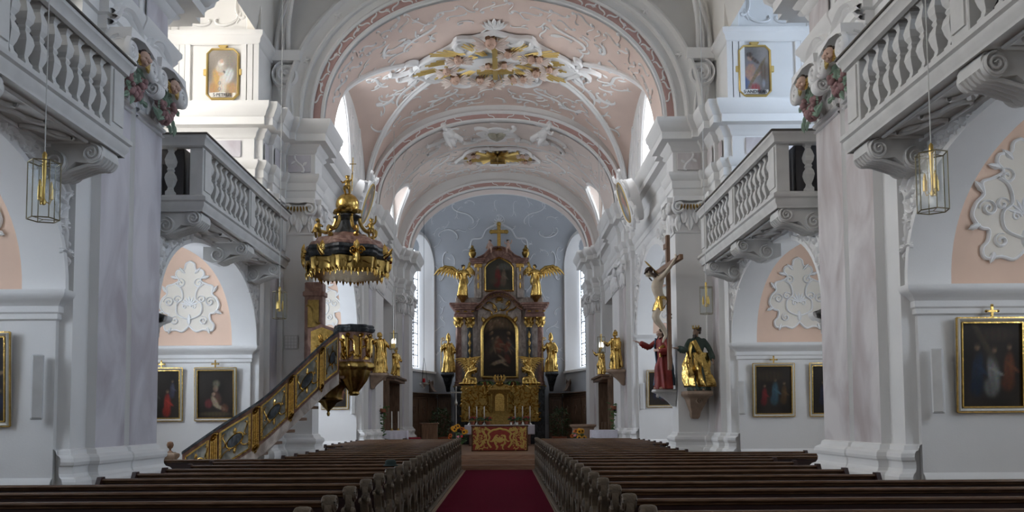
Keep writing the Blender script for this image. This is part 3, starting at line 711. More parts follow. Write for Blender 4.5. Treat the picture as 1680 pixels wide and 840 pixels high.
for S, side in SIDES:
    # plain composite capitals on chancel pier and choir pilasters
    for (a, b, v0, h) in (((4.82,18.22),(4.82,18.78),5.75,.75), ((4.7,18.9),(4.05,18.9),5.75,.78), ((4.05,18.9),(4.05,19.55),5.75,.78), ((3.9,27.2),(3.9,28.9),5.75,.78), ((4.02,26.5),(4.02,27.2),5.75,.78), ((4.02,28.9),(4.02,29.5),5.75,.78), ((3.78,33.3),(3.78,33.9),5.75,.78), ((3.58,33.9),(3.58,35.2),5.75,.78), ((4.02,33.3),(3.78,33.3),5.75,.78), ((3.78,33.9),(3.58,33.9),5.75,.78),((4.94,17.87),(4.94,18.22),5.75,.75)):
        fm, L = face_map(S, a, b, v0)
        struct('trim_%s_capital' % side, capital_mesh(L*.96, h, fm), M['stucco'])
    # gilded blossom and garland on the two front capitals
    fm, L = face_map(S, (4.7,18.9), (4.05,18.9), 5.75)
    mb = MB()
    for k in range(7): mb.petal((-.2+.065*k, .60), -PI/2+(k-3)*.12, .14, .03, .05, lambda u, v, q: fm(u, v, q+.15), lobes=1)
    tag(mb.build('gilded_garland', M['golddull']), 'small gilded garland on the capital beside the %s' % ('crucifix' if S > 0 else 'pulpit canopy'), 'ornament', 'capital garlands')
    # large coloured capital on the near pier: volutes, cherub heads, fruit garlands
    for q, (a, b) in enumerate((((4.82,10.5),(4.82,11.30)), ((4.80,11.40),(4.80,12.3)))):
        fm, L = face_map(S, a, b, 5.85)
        t = thing('pier_capital', '%s capital with cherub head and fruit garland on the near %s pier' % (('nearer', 'farther')[q], side), 'capital', (S*4.8, (a[1]+b[1])/2, 5.85), 0, 'coloured pier capitals')
        MI = Matrix.Translation((-S*4.8, -(a[1]+b[1])/2, -5.85))
        mb = MB(); rings = []
        for i in range(9):
            tt = i/8; ww = L/2*(.9+.08*tt*tt); d = .03+.18*tt*tt
            rings.append([fm(-ww, .6*tt, 0), fm(-ww, .6*tt, d), fm(ww, .6*tt, d), fm(ww, .6*tt, 0)])
        mb.loft(rings, True, True); mb.relief([(-L/2,-.0),(L/2,-.0)], .035, .06, fm); mb.relief([(-L/2,-.09),(L/2,-.09)], .015, .04, fm)
        for k in range(5): mb.petal((-L*.4+L*.2*k, .03), PI/2, .3, .07, .06, lambda u, v, h: fm(u, v, h+.04))
        mb.prism([(-L*.5,.60),(-L*.48,.74),(L*.48,.74),(L*.5,.60),(L*.3,.66),(0,.7),(-L*.3,.66)], 0, .34, f=fm)
        mb.build('bell', M['stucco'], t, M=MI)
        for sg in (1, -1):
            v = MB(); c = (sg*L*.40, .46)
            v.prism([(c[0]+.15*cos(i*PI/10), c[1]+.15*sin(i*PI/10)) for i in range(20)], .02, .30, f=fm)
            v.relief(spiral(c, .165, 2.4, PI/2, -sg, 44, .08), taper(45, .028, .6), .06, lambda u, w_, h: fm(u, w_, h+.29))
            v.build('volute', M['stucco'], t, M=MI)
        fe = lambda u, v_, h, a=a, b=b, S=S: (S*(4.66-u), (a[1]+.02)-h, 6.30+v_)
        for (cu_, cv_, rr) in ((.02,.02,.15), (.10,-.17,.11)):
            v = MB(); v.prism([(cu_+rr*cos(i*PI/10), cv_+rr*sin(i*PI/10)) for i in range(20)], -.10, .02, f=fe); v.relief(spiral((cu_, cv_), rr*1.05, 2.4, PI/2, 1, 44, .08), taper(45, .026, .6), .05, lambda u, w_, h: fe(u, w_, h+.015))
            v.build('corner_volute', M['stucco'], t, M=MI)
        hf = lambda u, v, r, fm=fm: fm(-.06+u*.72-r*.70, .46+v, .36+r*.72+u*.70)
        hd = MB(); hd.ball(hf(0,0,0), (.085,.085,.10), 14); hd.ball(hf(0,-.012,.092), .019, 6); hd.ball(hf(0,-.075,.06), .026, 6)
        for sg in (1, -1): hd.ball(hf(sg*.04,-.035,.06), .034, 8); hd.ball(hf(sg*.09,0,0), (.02,.02,.03), 6)
        ho = hd.build('cherub_head', M['flesh'], t, 80, M=MI, label='flesh coloured cherub head')
        hr = MB(); r_ = random.Random(4)
        for k in range(22):
            an = r_.uniform(0, 2*PI); el = r_.uniform(.2, 1.4); hr.ball(hf(.082*cos(an)*cos(el), .02+.09*sin(el), .07*sin(an)*cos(el)-.03), .030, 6)
        hr.build('hair', M['hair'], ho, 80)
        wg = MB()
        for sg in (1, -1):
            for k in range(5): wg.petal((sg*.05, .40), (PI/2-sg*(1.0+.25*k)), .20-.02*k, .03, .03, lambda u, v, h: fm(u, v, h+.33), lobes=1)
        wg.build('wings', M['goldpaint'], t, M=MI, label='gilded cherub wings')
        fr = MB(); lf = MB(); r_ = random.Random(9+q)
        for k in range(40):
            tt = k/39; uu = (tt-.5)*.46+r_.uniform(-.05,.05); vv = .28-.28*cos((tt-.5)*PI)*1.0+r_.uniform(-.05,.05)
            fr.ball(fm(uu, vv+.02, .17+r_.uniform(0,.1)), r_.uniform(.035,.06), 10)
        for k in range(34):
            an = r_.uniform(0, 2*PI); lf.petal((r_.uniform(-.34,.34), r_.uniform(-.05,.40)), an, .17, .05, .05, lambda u, v, h: fm(u, v, h+.22), lobes=1)
        fr.build('fruit_cluster', M['wine'], t, 80, M=MI, label='wine red fruit'); lf.build('leaves', M['leafgrey'], t, M=MI, label='grey green leaves')
    # broken curved gable mouldings above the capital
    mb = MB()
    for (y0, y1) in ((10.45, 11.35), (11.4, 12.35)):
        m, w = (y0+y1)/2, (y1-y0)/2
        P = [(m-w, 6.60), (m-w*.8, 6.64), (m-w*.55, 6.80), (m, 6.88), (m+w*.55, 6.80), (m+w*.8, 6.64), (m+w, 6.60)]
        P = [(p[0], p[1]) for p in smooth_path([(a, b, 0) for a, b in P], 5)]
        for dz, hh in ((.03, .10), (.10, .15), (.17, .12)): mb.relief([(u, v+dz) for u, v in P], .04, hh, lambda u, v, h, S=S: (S*(4.78-h), u, v))
    struct('trim_%s_capital_gable' % side, mb, M['stucco'])

# stucco lines on the choir vault, apse and clerestory walls --------------
mb = MB()
def vm(u, v, h):
    return (u, v, vault(u, v)-.01-h)
for (u, v, sz, an, fl, kd) in [(s*a, b, c, (d if s > 0 else PI-d), s*e, k) for s in (1, -1) for a, b, c, d, e, k in (
    (2.5,24.2,1.3,.5,1,'S'), (2.9,22.4,1.2,2.2,-1,'C'), (1.9,21.2,1.1,.3,1,'S'), (3.3,23.4,.8,1.5,1,'S'), (1.6,25.6,1.0,.2,1,'S'), (2.6,21.0,.8,1.0,1,'C'), (3.2,24.5,.6,.4,-1,'C'), (.9,26.2,.8,0,1,'S'), (2.3,25.9,.7,2.8,1,'C'),
    (2.2,31.8,1.2,.5,1,'S'), (1.5,30.2,.9,.2,1,'C'), (1.6,33.4,.9,.1,-1,'S'), (2.7,30.4,.7,.9,1,'S'), (.7,29.8,.6,0,1,'S'), (.8,33.9,.6,0,1,'S'))]:
    P = scroll(kd, (u, v), sz, an, fl, n=18); mb.relief(P, taper(len(P), .045), .035, vm)
    for k in range(3): mb.petal((u+.22*sz*cos(an+2*k), v+.22*sz*sin(an+2*k)), an+2*k+.5, .32*sz, .05, .04, vm, lobes=2)
def in_b(u, v): return abs(u) < 3.6 and any(y0+.2 < v < y1-.2 for y0, y1 in BAYS) and not (abs(u) < 2.3 and 21.6 < v < 25.2) and not (abs(u) < 1.6 and 31 < v < 33.3)
ornament(mb, in_b, (-3.6,3.6,20.2,34.2), 190, .46, .022, .026, vm, 21, .5, .85)
struct('trim_10', mb, M['stucco'])
# soffit of the transverse arch and of the chancel arch: fine tendrils
mb = MB()
def sof(a, b, n): return lambda u, v, h: ((sell(u, a, b, n)[0])*(1-h/4), v, 8.28+sell(u, a, b, n)[1]-h)
def tend(mb, f, u0, u1, y0, y1, N, seed, sz=.4):
    r = random.Random(seed)
    for i in range(N):
        u = u0+(u1-u0)*(i+.5)/N; v = r.uniform(y0, y1)
        P = scroll('S', (0, 0), sz, r.uniform(0, 6), 1, n=10); P = [(u+p[0]/4, v+p[1]) for p in P]
        mb.relief(P, .018, .03, lambda a, b, h: f(a, b, h)) if False else mb.loft([[f(p[0], p[1]-.022, 0), f(p[0], p[1], .03), f(p[0], p[1]+.022, 0)] for p in P], False, False)
        a = P[0]; mb.ball(f(a[0], a[1], .0), .05, 6)
tend(mb, sof(3.78, 2.85, 2.2), .25, PI-.25, 27.1, 29.0, 70, 3, .6)
tend(mb, sof(3.86, 3.0, 2.2), .25, PI-.25, 19.35, 19.95, 46, 5, .45)
struct('trim_11', mb, M['stucco'])
# apse concha lines
def cm(u, v, h):
    x, y, z = concha((u+4.3)/8.6, v); return (x, y-h, z-h*.4)
def bw(u, v, h): return (u, 39.5-h, v) if v < 7.4 else cm(u, (v-7.4)/4.2, h)
mb = MB()
for s in (1, -1):
    P = [(p[0], p[1]) for p in smooth_path([(s*.05,9.75,0),(s*.55,9.55,0),(s*.8,9.25,0),(s*1.25,9.2,0),(s*1.3,8.7,0),(s*1.05,8.25,0),(s*1.45,7.95,0),(s*1.9,8.2,0)], 5)]
    mb.relief(P, .04, .05, bw); mb.relief(scroll('S', (s*1.75,7.6), .9, s*.7, s), .03, .04, bw)
    mb.relief(scroll('C', (s*2.3,9.6), .9, s*.4, s), .03, .04, bw); mb.relief(scroll('S', (s*1.6,10.3), 1.1, s*.3, s), .03, .04, bw); mb.relief(scroll('S', (s*2.6,8.4), .9, s*1.3, s), .025, .04, bw)
shell_orn(mb, (0, 9.75), .3, bw)
ornament(mb, lambda u, v: abs(u) < 2.9 and (v > 7.2 or abs(u) > 2.35) and not (abs(u) < 1.2 and v < 9.4), (-2.9,2.9,4,10.9), 46, .5, .018, .025, bw, 31, .5, 1.1)
struct('trim_12', mb, mat('stucco_on_blue', (.70,.71,.73), .85))
# framed stucco panels on the clerestory walls
for S, side in SIDES:
    mb = MB(); f = lambda u, v, h, S=S: (S*(4.12-h), u, v)
    for y in (24.1, 25.2):
        mb.relief([(y+.34*cos(a*PI/10), 9.1+.42*sin(a*PI/10)) for a in range(21)], .04, .05, f); mb.relief(scroll('S', (y, 9.9), .7, 1.2, 1), .035, .05, f); mb.relief(scroll('C', (y, 8.5), .5, 0, 1), .035, .05, f); mb.petal((y, 9.5), PI/2, .3, .09, .05, f)
    mb.relief([(23.68,8.4),(23.68,10.4)], .03, .05, f); mb.relief([(24.65,8.4),(24.65,10.0)], .02, .04, f)
    struct('trim_%s_clerestory_panel' % side, mb, M['stucco'])
# ------------------------------------------------------------------ balconies
def baluster_mesh():
    mb = MB(); prof = [(.085,0),(.085,.07),(.055,.10),(.045,.14),(.075,.20),(.10,.28),(.085,.34),(.05,.39),(.065,.42),(.05,.45),(.085,.50),(.10,.57),(.075,.64),(.045,.70),(.055,.73),(.085,.76),(.085,.80)]
    mb.lathe(prof, 4, None, a0=PI/4); me = mb.build('baluster', M['stone'], None, 12); return me
BAL = baluster_mesh(); BALM = BAL.data; bpy.data.objects.remove(BAL)
def corbel_mesh(S):
    """double-volute console carrying the balcony, volutes seen along the balcony"""
    mb = MB(); f = lambda u, v, h: (S*u, h, v)
    sil = [(5.1,4.74),(4.34,4.74),(4.31,4.68),(4.32,4.60),(4.40,4.53),(4.52,4.52),(4.62,4.53),(4.70,4.46),(4.80,4.40),(4.94,4.38),(5.1,4.44)]
    mb.prism(sil, -.19, .19, f=f)
    for (cx, cz, r) in ((4.43,4.625,.115), (4.84,4.52,.135)):
        mb.prism([(cx+r*cos(i*PI/12), cz+r*sin(i*PI/12)) for i in range(24)], -.21, .21, f=f)
        for d, sg in ((-.21,-1),(.21,1)):
            mb.relief(spiral((cx, cz), r*.95, 2.2, PI/2, 1, 40, .1), taper(41, .017, .6), .03, lambda u, v, h, d=d, sg=sg: f(u, v, d+sg*h))
    for k in (-.14,-.07,0,.07,.14): mb.tube([(S*4.31, k, 4.60), (S*4.38, k, 4.52), (S*4.5, k, 4.51), (S*4.68, k, 4.45), (S*4.86, k, 4.39)], .022, 6)
    return mb
def balcony(S, y0, y1, label, near_end, corbels, posts):
    t = thing('balcony', label, 'balcony', (S*4.28, (y0+y1)/2, 4.74), 0, 'nave balconies')
    MI = Matrix.Translation((-S*4.28, -(y0+y1)/2, -4.74))
    path = [(5.1,y0),(4.28,y0),(4.28,y1),(5.1,y1)] if near_end else [(4.28,y0),(4.28,y1),(5.1,y1)]
    P = mir(path, S)
    sl = [(-.5,4.72),(-.02,4.72),(-.0,4.76),(.03,4.80),(.03,4.86),(.06,4.88),(.06,4.93),(.0,4.97),(-.04,4.99),(-.5,4.99)]
    sl = [(o if o > -.3 else -.82 if not near_end else -.4, z) for o, z in sl]
    X0, X1 = sorted((S*4.30, S*5.3)); mb = MB().box(X0, X1, y0+.02, y1-.02, 4.74, 4.97)
    mb.sweep_plan(P, [(-.02,4.72),(.0,4.72),(.0,4.76),(.03,4.80),(.03,4.86),(.06,4.88),(.06,4.93),(.0,4.97),(-.05,4.985),(-.26,4.985)], S)
    mb.build('slab', M['stone'], t, M=MI)
    rl = MB().sweep_plan(P, [(-.24,5.74),(-.04,5.74),(-.02,5.70),(.02,5.72),(.03,5.80),(.06,5.83),(.06,5.87),(-.24,5.87),(-.24,5.74)], S); rl.build('handrail', M['stone'], t, M=MI)
    rc = MB().sweep_plan(P, [(-.26,5.872),(-.25,5.905),(.06,5.905),(.085,5.89),(.085,5.872),(-.26,5.872)], S); rc.build('rail_cap', M['railcap'], t, M=MI, label='dark wooden rail cap')
    bk = MB(); X0, X1 = sorted((S*4.66, S*4.69)); bk.box(X0, X1, y0+.25 if near_end else y0, y1, 4.98, 5.76)
    if near_end: X0, X1 = sorted((S*4.66, S*5.0)); bk.box(X0, X1, y0+.24, y0+.27, 4.98, 5.76)
    bk.build('inner_boarding', M['backing'], t, M=MI, label='dark boarding behind the balusters')
    # carved soffit panels
    sf = MB(); fm = lambda u, v, h: (S*u, v, 4.735-h)
    cs = sorted(corbels); 
    for a, b in zip(cs[:-1], cs[1:]):
        m = (a+b)/2; L = (b-a)/2-.3
        sf.relief([(4.45,m-L),(4.95,m-L),(4.95,m+L),(4.45,m+L),(4.45,m-L)], .025, .03, fm)
        for k in (-.55, 0, .55): sf.relief(scroll('S', (4.7, m+k*L*1.1), .45, PI/2+.3*k, 1), .03, .045, fm); sf.petal((4.7, m+k*L), PI/2+k, .3, .08, .05, fm)
    if len(sf.v): sf.build('soffit_panel', M['stone'], t, M=MI)
    for c in corbels: corbel_mesh(S).build('corbel', M['stone'], t, M=Matrix.Translation((-S*4.28, c-(y0+y1)/2, -4.74)))
    def post(x0, x1, a, b):
        X0, X1 = sorted((S*x0, S*x1)); q = MB().bbox(X0, X1, a, b, 4.98, 5.74, .01)
        xf = S*(x0-.0); q.box(min(S*(x0-.02), S*x0), max(S*(x0-.02), S*x0), a+.04, b-.04, 5.06, 5.68)
        q.build('post', M['stone'], t, M=MI)
    for (a, b) in posts: post(4.30, 4.50, a, b)
    # balusters between the posts
    edges = sorted(posts); gaps = [(edges[i][1], edges[i+1][0]) for i in range(len(edges)-1)]
    def bal(x, y):
        o = bpy.data.objects.new('baluster', BALM); COL.objects.link(o); o.parent = t; o.location = (S*x-S*4.28, y-(y0+y1)/2, 4.97-4.74); o.scale = (1,1,.965)
    for a, b in gaps:
        n = max(1, round((b-a)/.255))
        for i in range(n): bal(4.39, a+(b-a)*(i+.5)/n)
    if near_end: bal(4.80, y0+.1); 
    return t
balcony(1, 12.55, 17.45, 'stone balcony right of the nave, between near pier and crucifix', True, (12.8, 15.1, 17.2), [(12.6,12.95),(14.95,15.25),(17.1,17.43)])
balcony(-1, 12.55, 17.45, 'stone balcony left of the nave, between near pier and pulpit', True, (12.8, 15.1, 17.2), [(12.6,12.95),(14.95,15.25),(17.1,17.43)])
balcony(1, 4.6, 9.95, 'stone balcony in the upper right corner, above the hanging lantern', False, (4.9, 7.35, 9.65), [(4.6,4.9),(7.3,7.6),(9.6,9.93)])
balcony(-1, 4.6, 9.95, 'stone balcony in the upper left corner, above the hanging lantern', False, (4.9, 7.35, 9.65), [(4.6,4.9),(7.3,7.6),(9.6,9.93)])

# ------------------------------------------------------------------ pews
def pew_end_mesh():
    """carved bench end: profile in (y,z), thin in x, volute head"""
    P = [(-.20,0),(-.21,.10),(-.16,.22),(-.20,.36),(-.24,.48),(-.20,.58),(-.10,.64),(-.12,.74),(-.12,.82),(-.115,.92),(-.08,.99),(-.03,1.02),(.02,.99),(.04,.93),(.02,.86),(.05,.76),(.12,.66),(.13,.55),(.18,.44),(.21,.34),(.17,.22),(.21,.10),(.20,0)]
    S_ = [(p[0], p[1]) for p in smooth_path([(a, b, 0) for a, b in P], 3)]
    mb = MB(); f = lambda u, v, d: (d, u, v)
    mb.prism(S_, -.028, .028, f=f)
    for d, sg in ((-.028,-1),(.028,1)):
        g = lambda u, v, h, d=d, sg=sg: (d+sg*h, u, v)
        mb.relief(spiral((-.035,.945), .065, 1.8, PI*.9, -1, 24, .15), .016, .03, g)
        mb.relief(scroll('S', (-.02,.66), .34, 1.7, 1, n=14), .018, .03, g); mb.relief(scroll('C', (.0,.36), .34, 1.4, -1, n=14), .02, .03, g); mb.relief(scroll('S', (.02,.15), .24, .8, 1, n=12), .018, .03, g)
        for c, a, L in (((-.02,.45),1.57,.22),((.03,.30),-1.2,.2),((-.05,.72),1.9,.16),((.05,.6),.9,.14),((0,.12),1.5,.16)): mb.petal(c, a, L, .045, .035, g)
    mb.tube([(-.042,-.035,.945),(.042,-.035,.945)], .072, 14); mb.bbox(-.05,.05,-.22,.22,0,.07,.01)
    return mb
def pew_wall_end():
    P = [(-.20,0),(-.20,.40),(-.12,.46),(-.10,.90),(-.04,1.0),(.04,1.0),(.08,.9),(.08,.5),(.16,.42),(.18,0)]
    return MB().prism(P, -.025, .025, f=lambda u, v, d: (d, u, v))
PE = pew_end_mesh().build('end_panel', M['pewend']); PEM = PE.data; bpy.data.objects.remove(PE)
PW = pew_wall_end().build('wall_end', M['pew']); PWM = PW.data; bpy.data.objects.remove(PW)
ORD = ['front','second','third','fourth','fifth','sixth','seventh','eighth','ninth','tenth','eleventh','twelfth','thirteenth','fourteenth','fifteenth','sixteenth','seventeenth','eighteenth','nineteenth','twentieth','twenty-first','twenty-second','twenty-third']
pew_cache = {}
def pew_proto(L):
    """a pew of length L along +x from the aisle end; facing +y (the altar)"""
    me = {}
    b = MB(); b.bbox(.03, L-.02, .0, .028, .12, .93, .006); b.bbox(.03, L-.02, -.02, .035, .60, .64, .008); me['backrest'] = (b, 'pew')
    r = MB(); r.tube([(.02,.0,.962),(L,.0,.962)], [.034,.034], 12, flat=.6); r.bbox(.03, L-.01, -.012, .04, .925, .95, .006); me['top_rail'] = (r, 'pewrail')
    s = MB(); s.bbox(.03, L-.02, .02, .40, .415, .45, .012); s.box(.05, L-.05, .30, .32, .30, .415); me['seat'] = (s, 'pew')
    h = MB(); h.bbox(.03, L-.02, -.17, -.0, .62, .64, .006); h.box(.03, L-.02, -.175, -.165, .63, .66); me['book_ledge'] = (h, 'pew')
    k = MB(); k.bbox(.05, L-.05, -.36, -.20, .17, .21, .012); 
    for x in (.3, L*.5, L-.3): k.box(x-.03, x+.03, -.30, -.22, 0, .18)
    me['kneeler'] = (k, 'pew')
    out = {}
    for n, (m_, mt) in me.items():
        o = m_.build(n, M[mt]); out[n] = o.data; bpy.data.objects.remove(o)
    return out
def make_pew(S, y, L, label, i):
    t = thing('pew', label, 'pew', (S*1.17, y, 0), 0, 'pews of the %s block' % ('right' if S > 0 else 'left'))
    key = (round(L, 2))
    if key not in pew_cache: pew_cache[key] = pew_proto(L)
    for n, me in pew_cache[key].items():
        o = bpy.data.objects.new(n, me); COL.objects.link(o); o.parent = t
        if S < 0: o.scale = (-1, 1, 1)
    o = bpy.data.objects.new('end_panel', PEM); COL.objects.link(o); o.parent = t; o.location = (0,0,.058); o.scale = (1,1,.95); o['label'] = 'lighter carved bench end'
    o = bpy.data.objects.new('wall_end', PWM); COL.objects.link(o); o.parent = t; o.location = (S*(L-.02), 0, 0)
    return t
NP = 23
for S, side in SIDES:
    for i in range(NP):
        y = 25.35-.885*i
        if S > 0: e = 4.2 if y > 20.3 else 3.72 if y > 15.9 else 5.7 if y > 13.1 else 4.3 if y > 9.4 else 6.2
        else: e = 4.2 if y > 20.3 else 3.62 if y > 14.6 else 5.35 if y > 13.1 else 4.25 if y > 9.2 else 6.2
        make_pew(S, y, e-1.17, 'dark wooden pew, %s from the altar in the %s block' % (ORD[i].replace('front', 'first'), side), i)
    # the desk front before the first pew
    L = 2.8
    t = thing('prayer_desk', 'wooden prayer desk panel closing the front of the %s pew block' % side, 'prayer desk', (S*1.22, 26.05, 0), 0, 'front prayer desks')
    b = MB().bbox(.03, L, 0, .05, .0, .95, .01)
    for k in range(4): x = .15+k*(L-.2)/4; b.bbox(x, x+(L-.2)/4-.1, -.012, .062, .15, .8, .01)
    o = b.build('front_panel', M['pewrail'], t)
    r = MB().bbox(0, L+.02, -.2, .1, .95, .985, .01).build('top_board', M['pewrail'], t); 
    if S < 0: o.scale = (-1,1,1); r.scale = (-1,1,1)
    o = bpy.data.objects.new('end_panel', PEM); COL.objects.link(o); o.parent = t; o.location = (-S*.05,0,.058); o.scale = (1,1,.95)
    # long plinth board under the bench ends
    pl = MB().bbox(S*1.13-.058, S*1.13+.058, 5.0, 26.45, 0, .044, .008); tag(pl.build('pew_plinth', M['pewend']), 'long wooden floor board under the carved bench ends, %s of the carpet' % side, 'floor board')
# carpet runner
mb = MB(); mb.grid(lambda u, v: (-1.0+2.04*u, 2.5+24.15*v, .012+.002*sin(v*60)), 4, 60); mb.box(-1.0, 1.04, 2.5, 26.65, .001, .010)
tag(mb.build('carpet_runner', M['carpet']), 'long crimson carpet runner in the centre aisle up to the chancel steps', 'carpet')

# ------------------------------------------------------------------ hanging lanterns
def lantern(x, y, z, label, ztop, s=1.0, lit=False):
    t = thing('hanging_lantern', label, 'lantern', (x, y, z), 0, 'hanging glass lanterns')
    R, H = .135*s, .52*s
    hx = [(R*cos(k*PI/3+.3), R*sin(k*PI/3+.3)) for k in range(6)]
    fr = MB()
    for zz in (0, H):
        fr.tube([(a, b, zz) for a, b in hx], .006*s, 6, closed=True)
        for a, b in hx[::3]: pass
    for a, b in hx: fr.tube([(a, b, 0), (a, b, H)], .005*s, 6)
    for k in (0, 2, 4): fr.tube([(hx[k][0], hx[k][1], H), (0, 0, H)], .004*s, 6); fr.tube([(hx[k][0], hx[k][1], 0), (0, 0, .0)], .003*s, 6)
    fr.build('cage', M['cage'], t)
    g = MB()
    for k in range(6):
        a, b = hx[k], hx[(k+1) % 6]; g.loft([[(a[0]*.97, a[1]*.97, .01), (b[0]*.97, b[1]*.97, .01)], [(a[0]*.97, a[1]*.97, H-.01), (b[0]*.97, b[1]*.97, H-.01)]], False, False)
    g.build('glass_pane', M['glass'], t, None, noflip=True)
    st = MB().lathe([(.0,H*.25),(.02*s,H*.27),(.022*s,H*.33),(.010*s,H*.38),(.013*s,H*.6),(.016*s,H*.75),(.02*s,H*1.05),(.02*s,H*1.16),(.006,H*1.2)], 10); 
    for k in range(3):
        an = 2*PI*k/3+.5; st.tube([(0,0,H*.34), (.05*s*cos(an), .05*s*sin(an), H*.28), (.06*s*cos(an), .06*s*sin(an), H*.36)], .006*s, 6)
    st.build('stem', M['brass'], t)
    for k in range(3):
        an = 2*PI*k/3+.5; c = MB().lathe([(.012*s,0),(.02*s,.002),(.02*s,.10*s),(.014*s,.105*s),(.012*s,.14*s),(.003,.17*s)], 10, Matrix.Translation((.06*s*cos(an), .06*s*sin(an), H*.36)))
        c.build('candle_bulb', M['brass'] if not lit else emis('lamp_glow', (1,.93,.8), 3), t)
    if ztop: MB().tube([(0, 0, H*1.18), (0, 0, ztop-z)], .0055 if y < 20 else .010, 6).build('cable', M['cable'], t)
    return t
for S, side in SIDES:
    lantern(-3.95 if S < 0 else 4.08, 7.6, 3.43 if S < 0 else 3.46, 'six-sided glass lantern hanging under the upper %s corner balcony' % side, 11.3)
    lantern(S*3.95, 15.7, 3.48 if S < 0 else 3.52, 'small glass lantern hanging before the pier of the %s' % ('pulpit' if S < 0 else 'crucifix'), 10.6, .95)
    lantern(S*3.2, 26.2, 3.75 if S < 0 else 3.6, 'glass lantern hanging on a long cable in the %s choir' % side, 10.9, .95, True)
# ------------------------------------------------------------------ figures
def remesh(o, vox, it=3):
    m = o.modifiers.new('remesh', 'REMESH'); m.mode = 'VOXEL'; m.voxel_size = vox; m.use_smooth_shade = True
    s = o.modifiers.new('smooth', 'SMOOTH'); s.iterations = it; s.factor = .5
    return o
def limb(mb, pts, rad, seg=10):
    P = smooth_path(pts, 4); n = len(P); R = []
    for i in range(n):
        q = i/(n-1)*(len(rad)-1); k = min(int(q), len(rad)-2); R.append(rad[k]+(rad[k+1]-rad[k])*(q-k))
    mb.tube(P, R, seg); mb.ball(P[0], R[0], 8); mb.ball(P[-1], R[-1], 8)
def hand(mb, w, d, H, palm=(0,0,-1), curl=.5, holdr=None):
    """palm with four fingers of different length and a thumb; w wrist, d pointing direction, palm = palm normal"""
    w = Vector(w); d = Vector(d).normalized(); n = Vector(palm); n = (n-d*n.dot(d)).normalized(); s = d.cross(n)
    L = .052*H; fr = .0075*H
    mb.tube([w-d*.01*H, w+d*L*.5, w+d*L], [.014*H, .019*H, .017*H], 8, flat=.75)
    for k, fl in enumerate((.8, .95, 1., .85)):
        b = w+d*L*.9+s*((k-1.5)*.0115*H); P = [b]; dd = d+s*((k-1.5)*.10); dd.normalize()
        for j in range(3):
            a = curl*(.35+.45*j); v = (dd*cos(a)+n*sin(a)).normalized(); P.append(P[-1]+v*fl*.021*H)
        mb.tube(P, [fr, fr, fr*.9, fr*.7], 6)
    b = w+d*L*.35+s*(-.017*H); mb.tube([b, b+(d*.5-s*.8+n*.3).normalized()*.022*H, b+(d*.9-s*.6+n*.6).normalized()*.042*H], [fr*1.15, fr*1.05, fr*.75], 6)
def head(mb, c, H, look=(0,-1), tilt=0.):
    """skull with brow, nose, cheeks, lips, chin, ears; returns frame matrix"""
    yaw = math.atan2(look[0], -look[1]); R = Matrix.Rotation(yaw, 4, 'Z') @ Matrix.Rotation(tilt, 4, 'X')
    T = Matrix.Translation(c) @ R @ Matrix.Diagonal((H, H, H, 1))
    B = lambda p, r: mb.ball(p, r, 12, T)
    B((0,.008,.012), (.047,.058,.055)); B((0,-.012,-.022), (.038,.044,.045)); B((0,-.042,-.052), (.018,.016,.014))
    mb.tube([(0,-.050,.012), (0,-.064,-.014), (0,-.055,-.022)], [.006,.010,.008], 6, T)
    for s in (1, -1):
        B((s*.020,-.048,.014), (.013,.008,.006)); B((s*.026,-.042,-.018), (.014,.012,.014)); B((s*.049,.004,-.004), (.006,.012,.018)); B((s*.018,-.050,.003), (.008,.005,.005))
    mb.tube([(-.016,-.051,-.034), (0,-.056,-.033), (.016,-.051,-.034)], .0045, 6, T); mb.tube([(-.013,-.050,-.041), (0,-.055,-.042), (.013,-.050,-.041)], .0045, 6, T)
    return T
def robe(H, ph=0, hem=.165, waist=.098, sway=.02, folds=.016, top=.835, twist=1.2, lean=(0,0), knee=0.):
    prof = [(.0,hem*1.02,.135),(.04,hem,.13),(.15,hem*.93,.125),(.3,hem*.84,.118),(.42,waist*1.22,.108),(.54,waist,.082),(.62,waist*1.02,.085),(.72,.122,.088),(.78,.125,.08),(.81,.105,.068),(.835,.058,.05),(.85,.045,.045)]
    mb = MB(); rings = []; seg = 44
    P = smooth_path([(a, b, c) for a, b, c in prof], 4)
    for t, rx, ry in P:
        if t > top+.02: break
        am = folds*(1-min(1, t/.8))**.8+.004; r = []
        cx = sway*sin(t*PI*1.1)+lean[0]*t*t; cy = lean[1]*t*t
        for k in range(seg):
            a = 2*PI*k/seg
            w = sin(7*a+ph+twist*t*3)+.6*sin(11*a-2*ph+t*5)+.5*sin(4*a+ph*3-t*4)
            bul = knee*math.exp(-((t-.34)/.10)**2)*max(0, cos(a+PI/2+.5))**3
            f = 1+(am*w)/max(rx, .05)
            r.append(((rx*f)*cos(a)*H+cx*H, (ry*f)*sin(a)*H+cy*H-bul*H, t*H))
        rings.append(r)
    mb.loft(rings, True, True); return mb
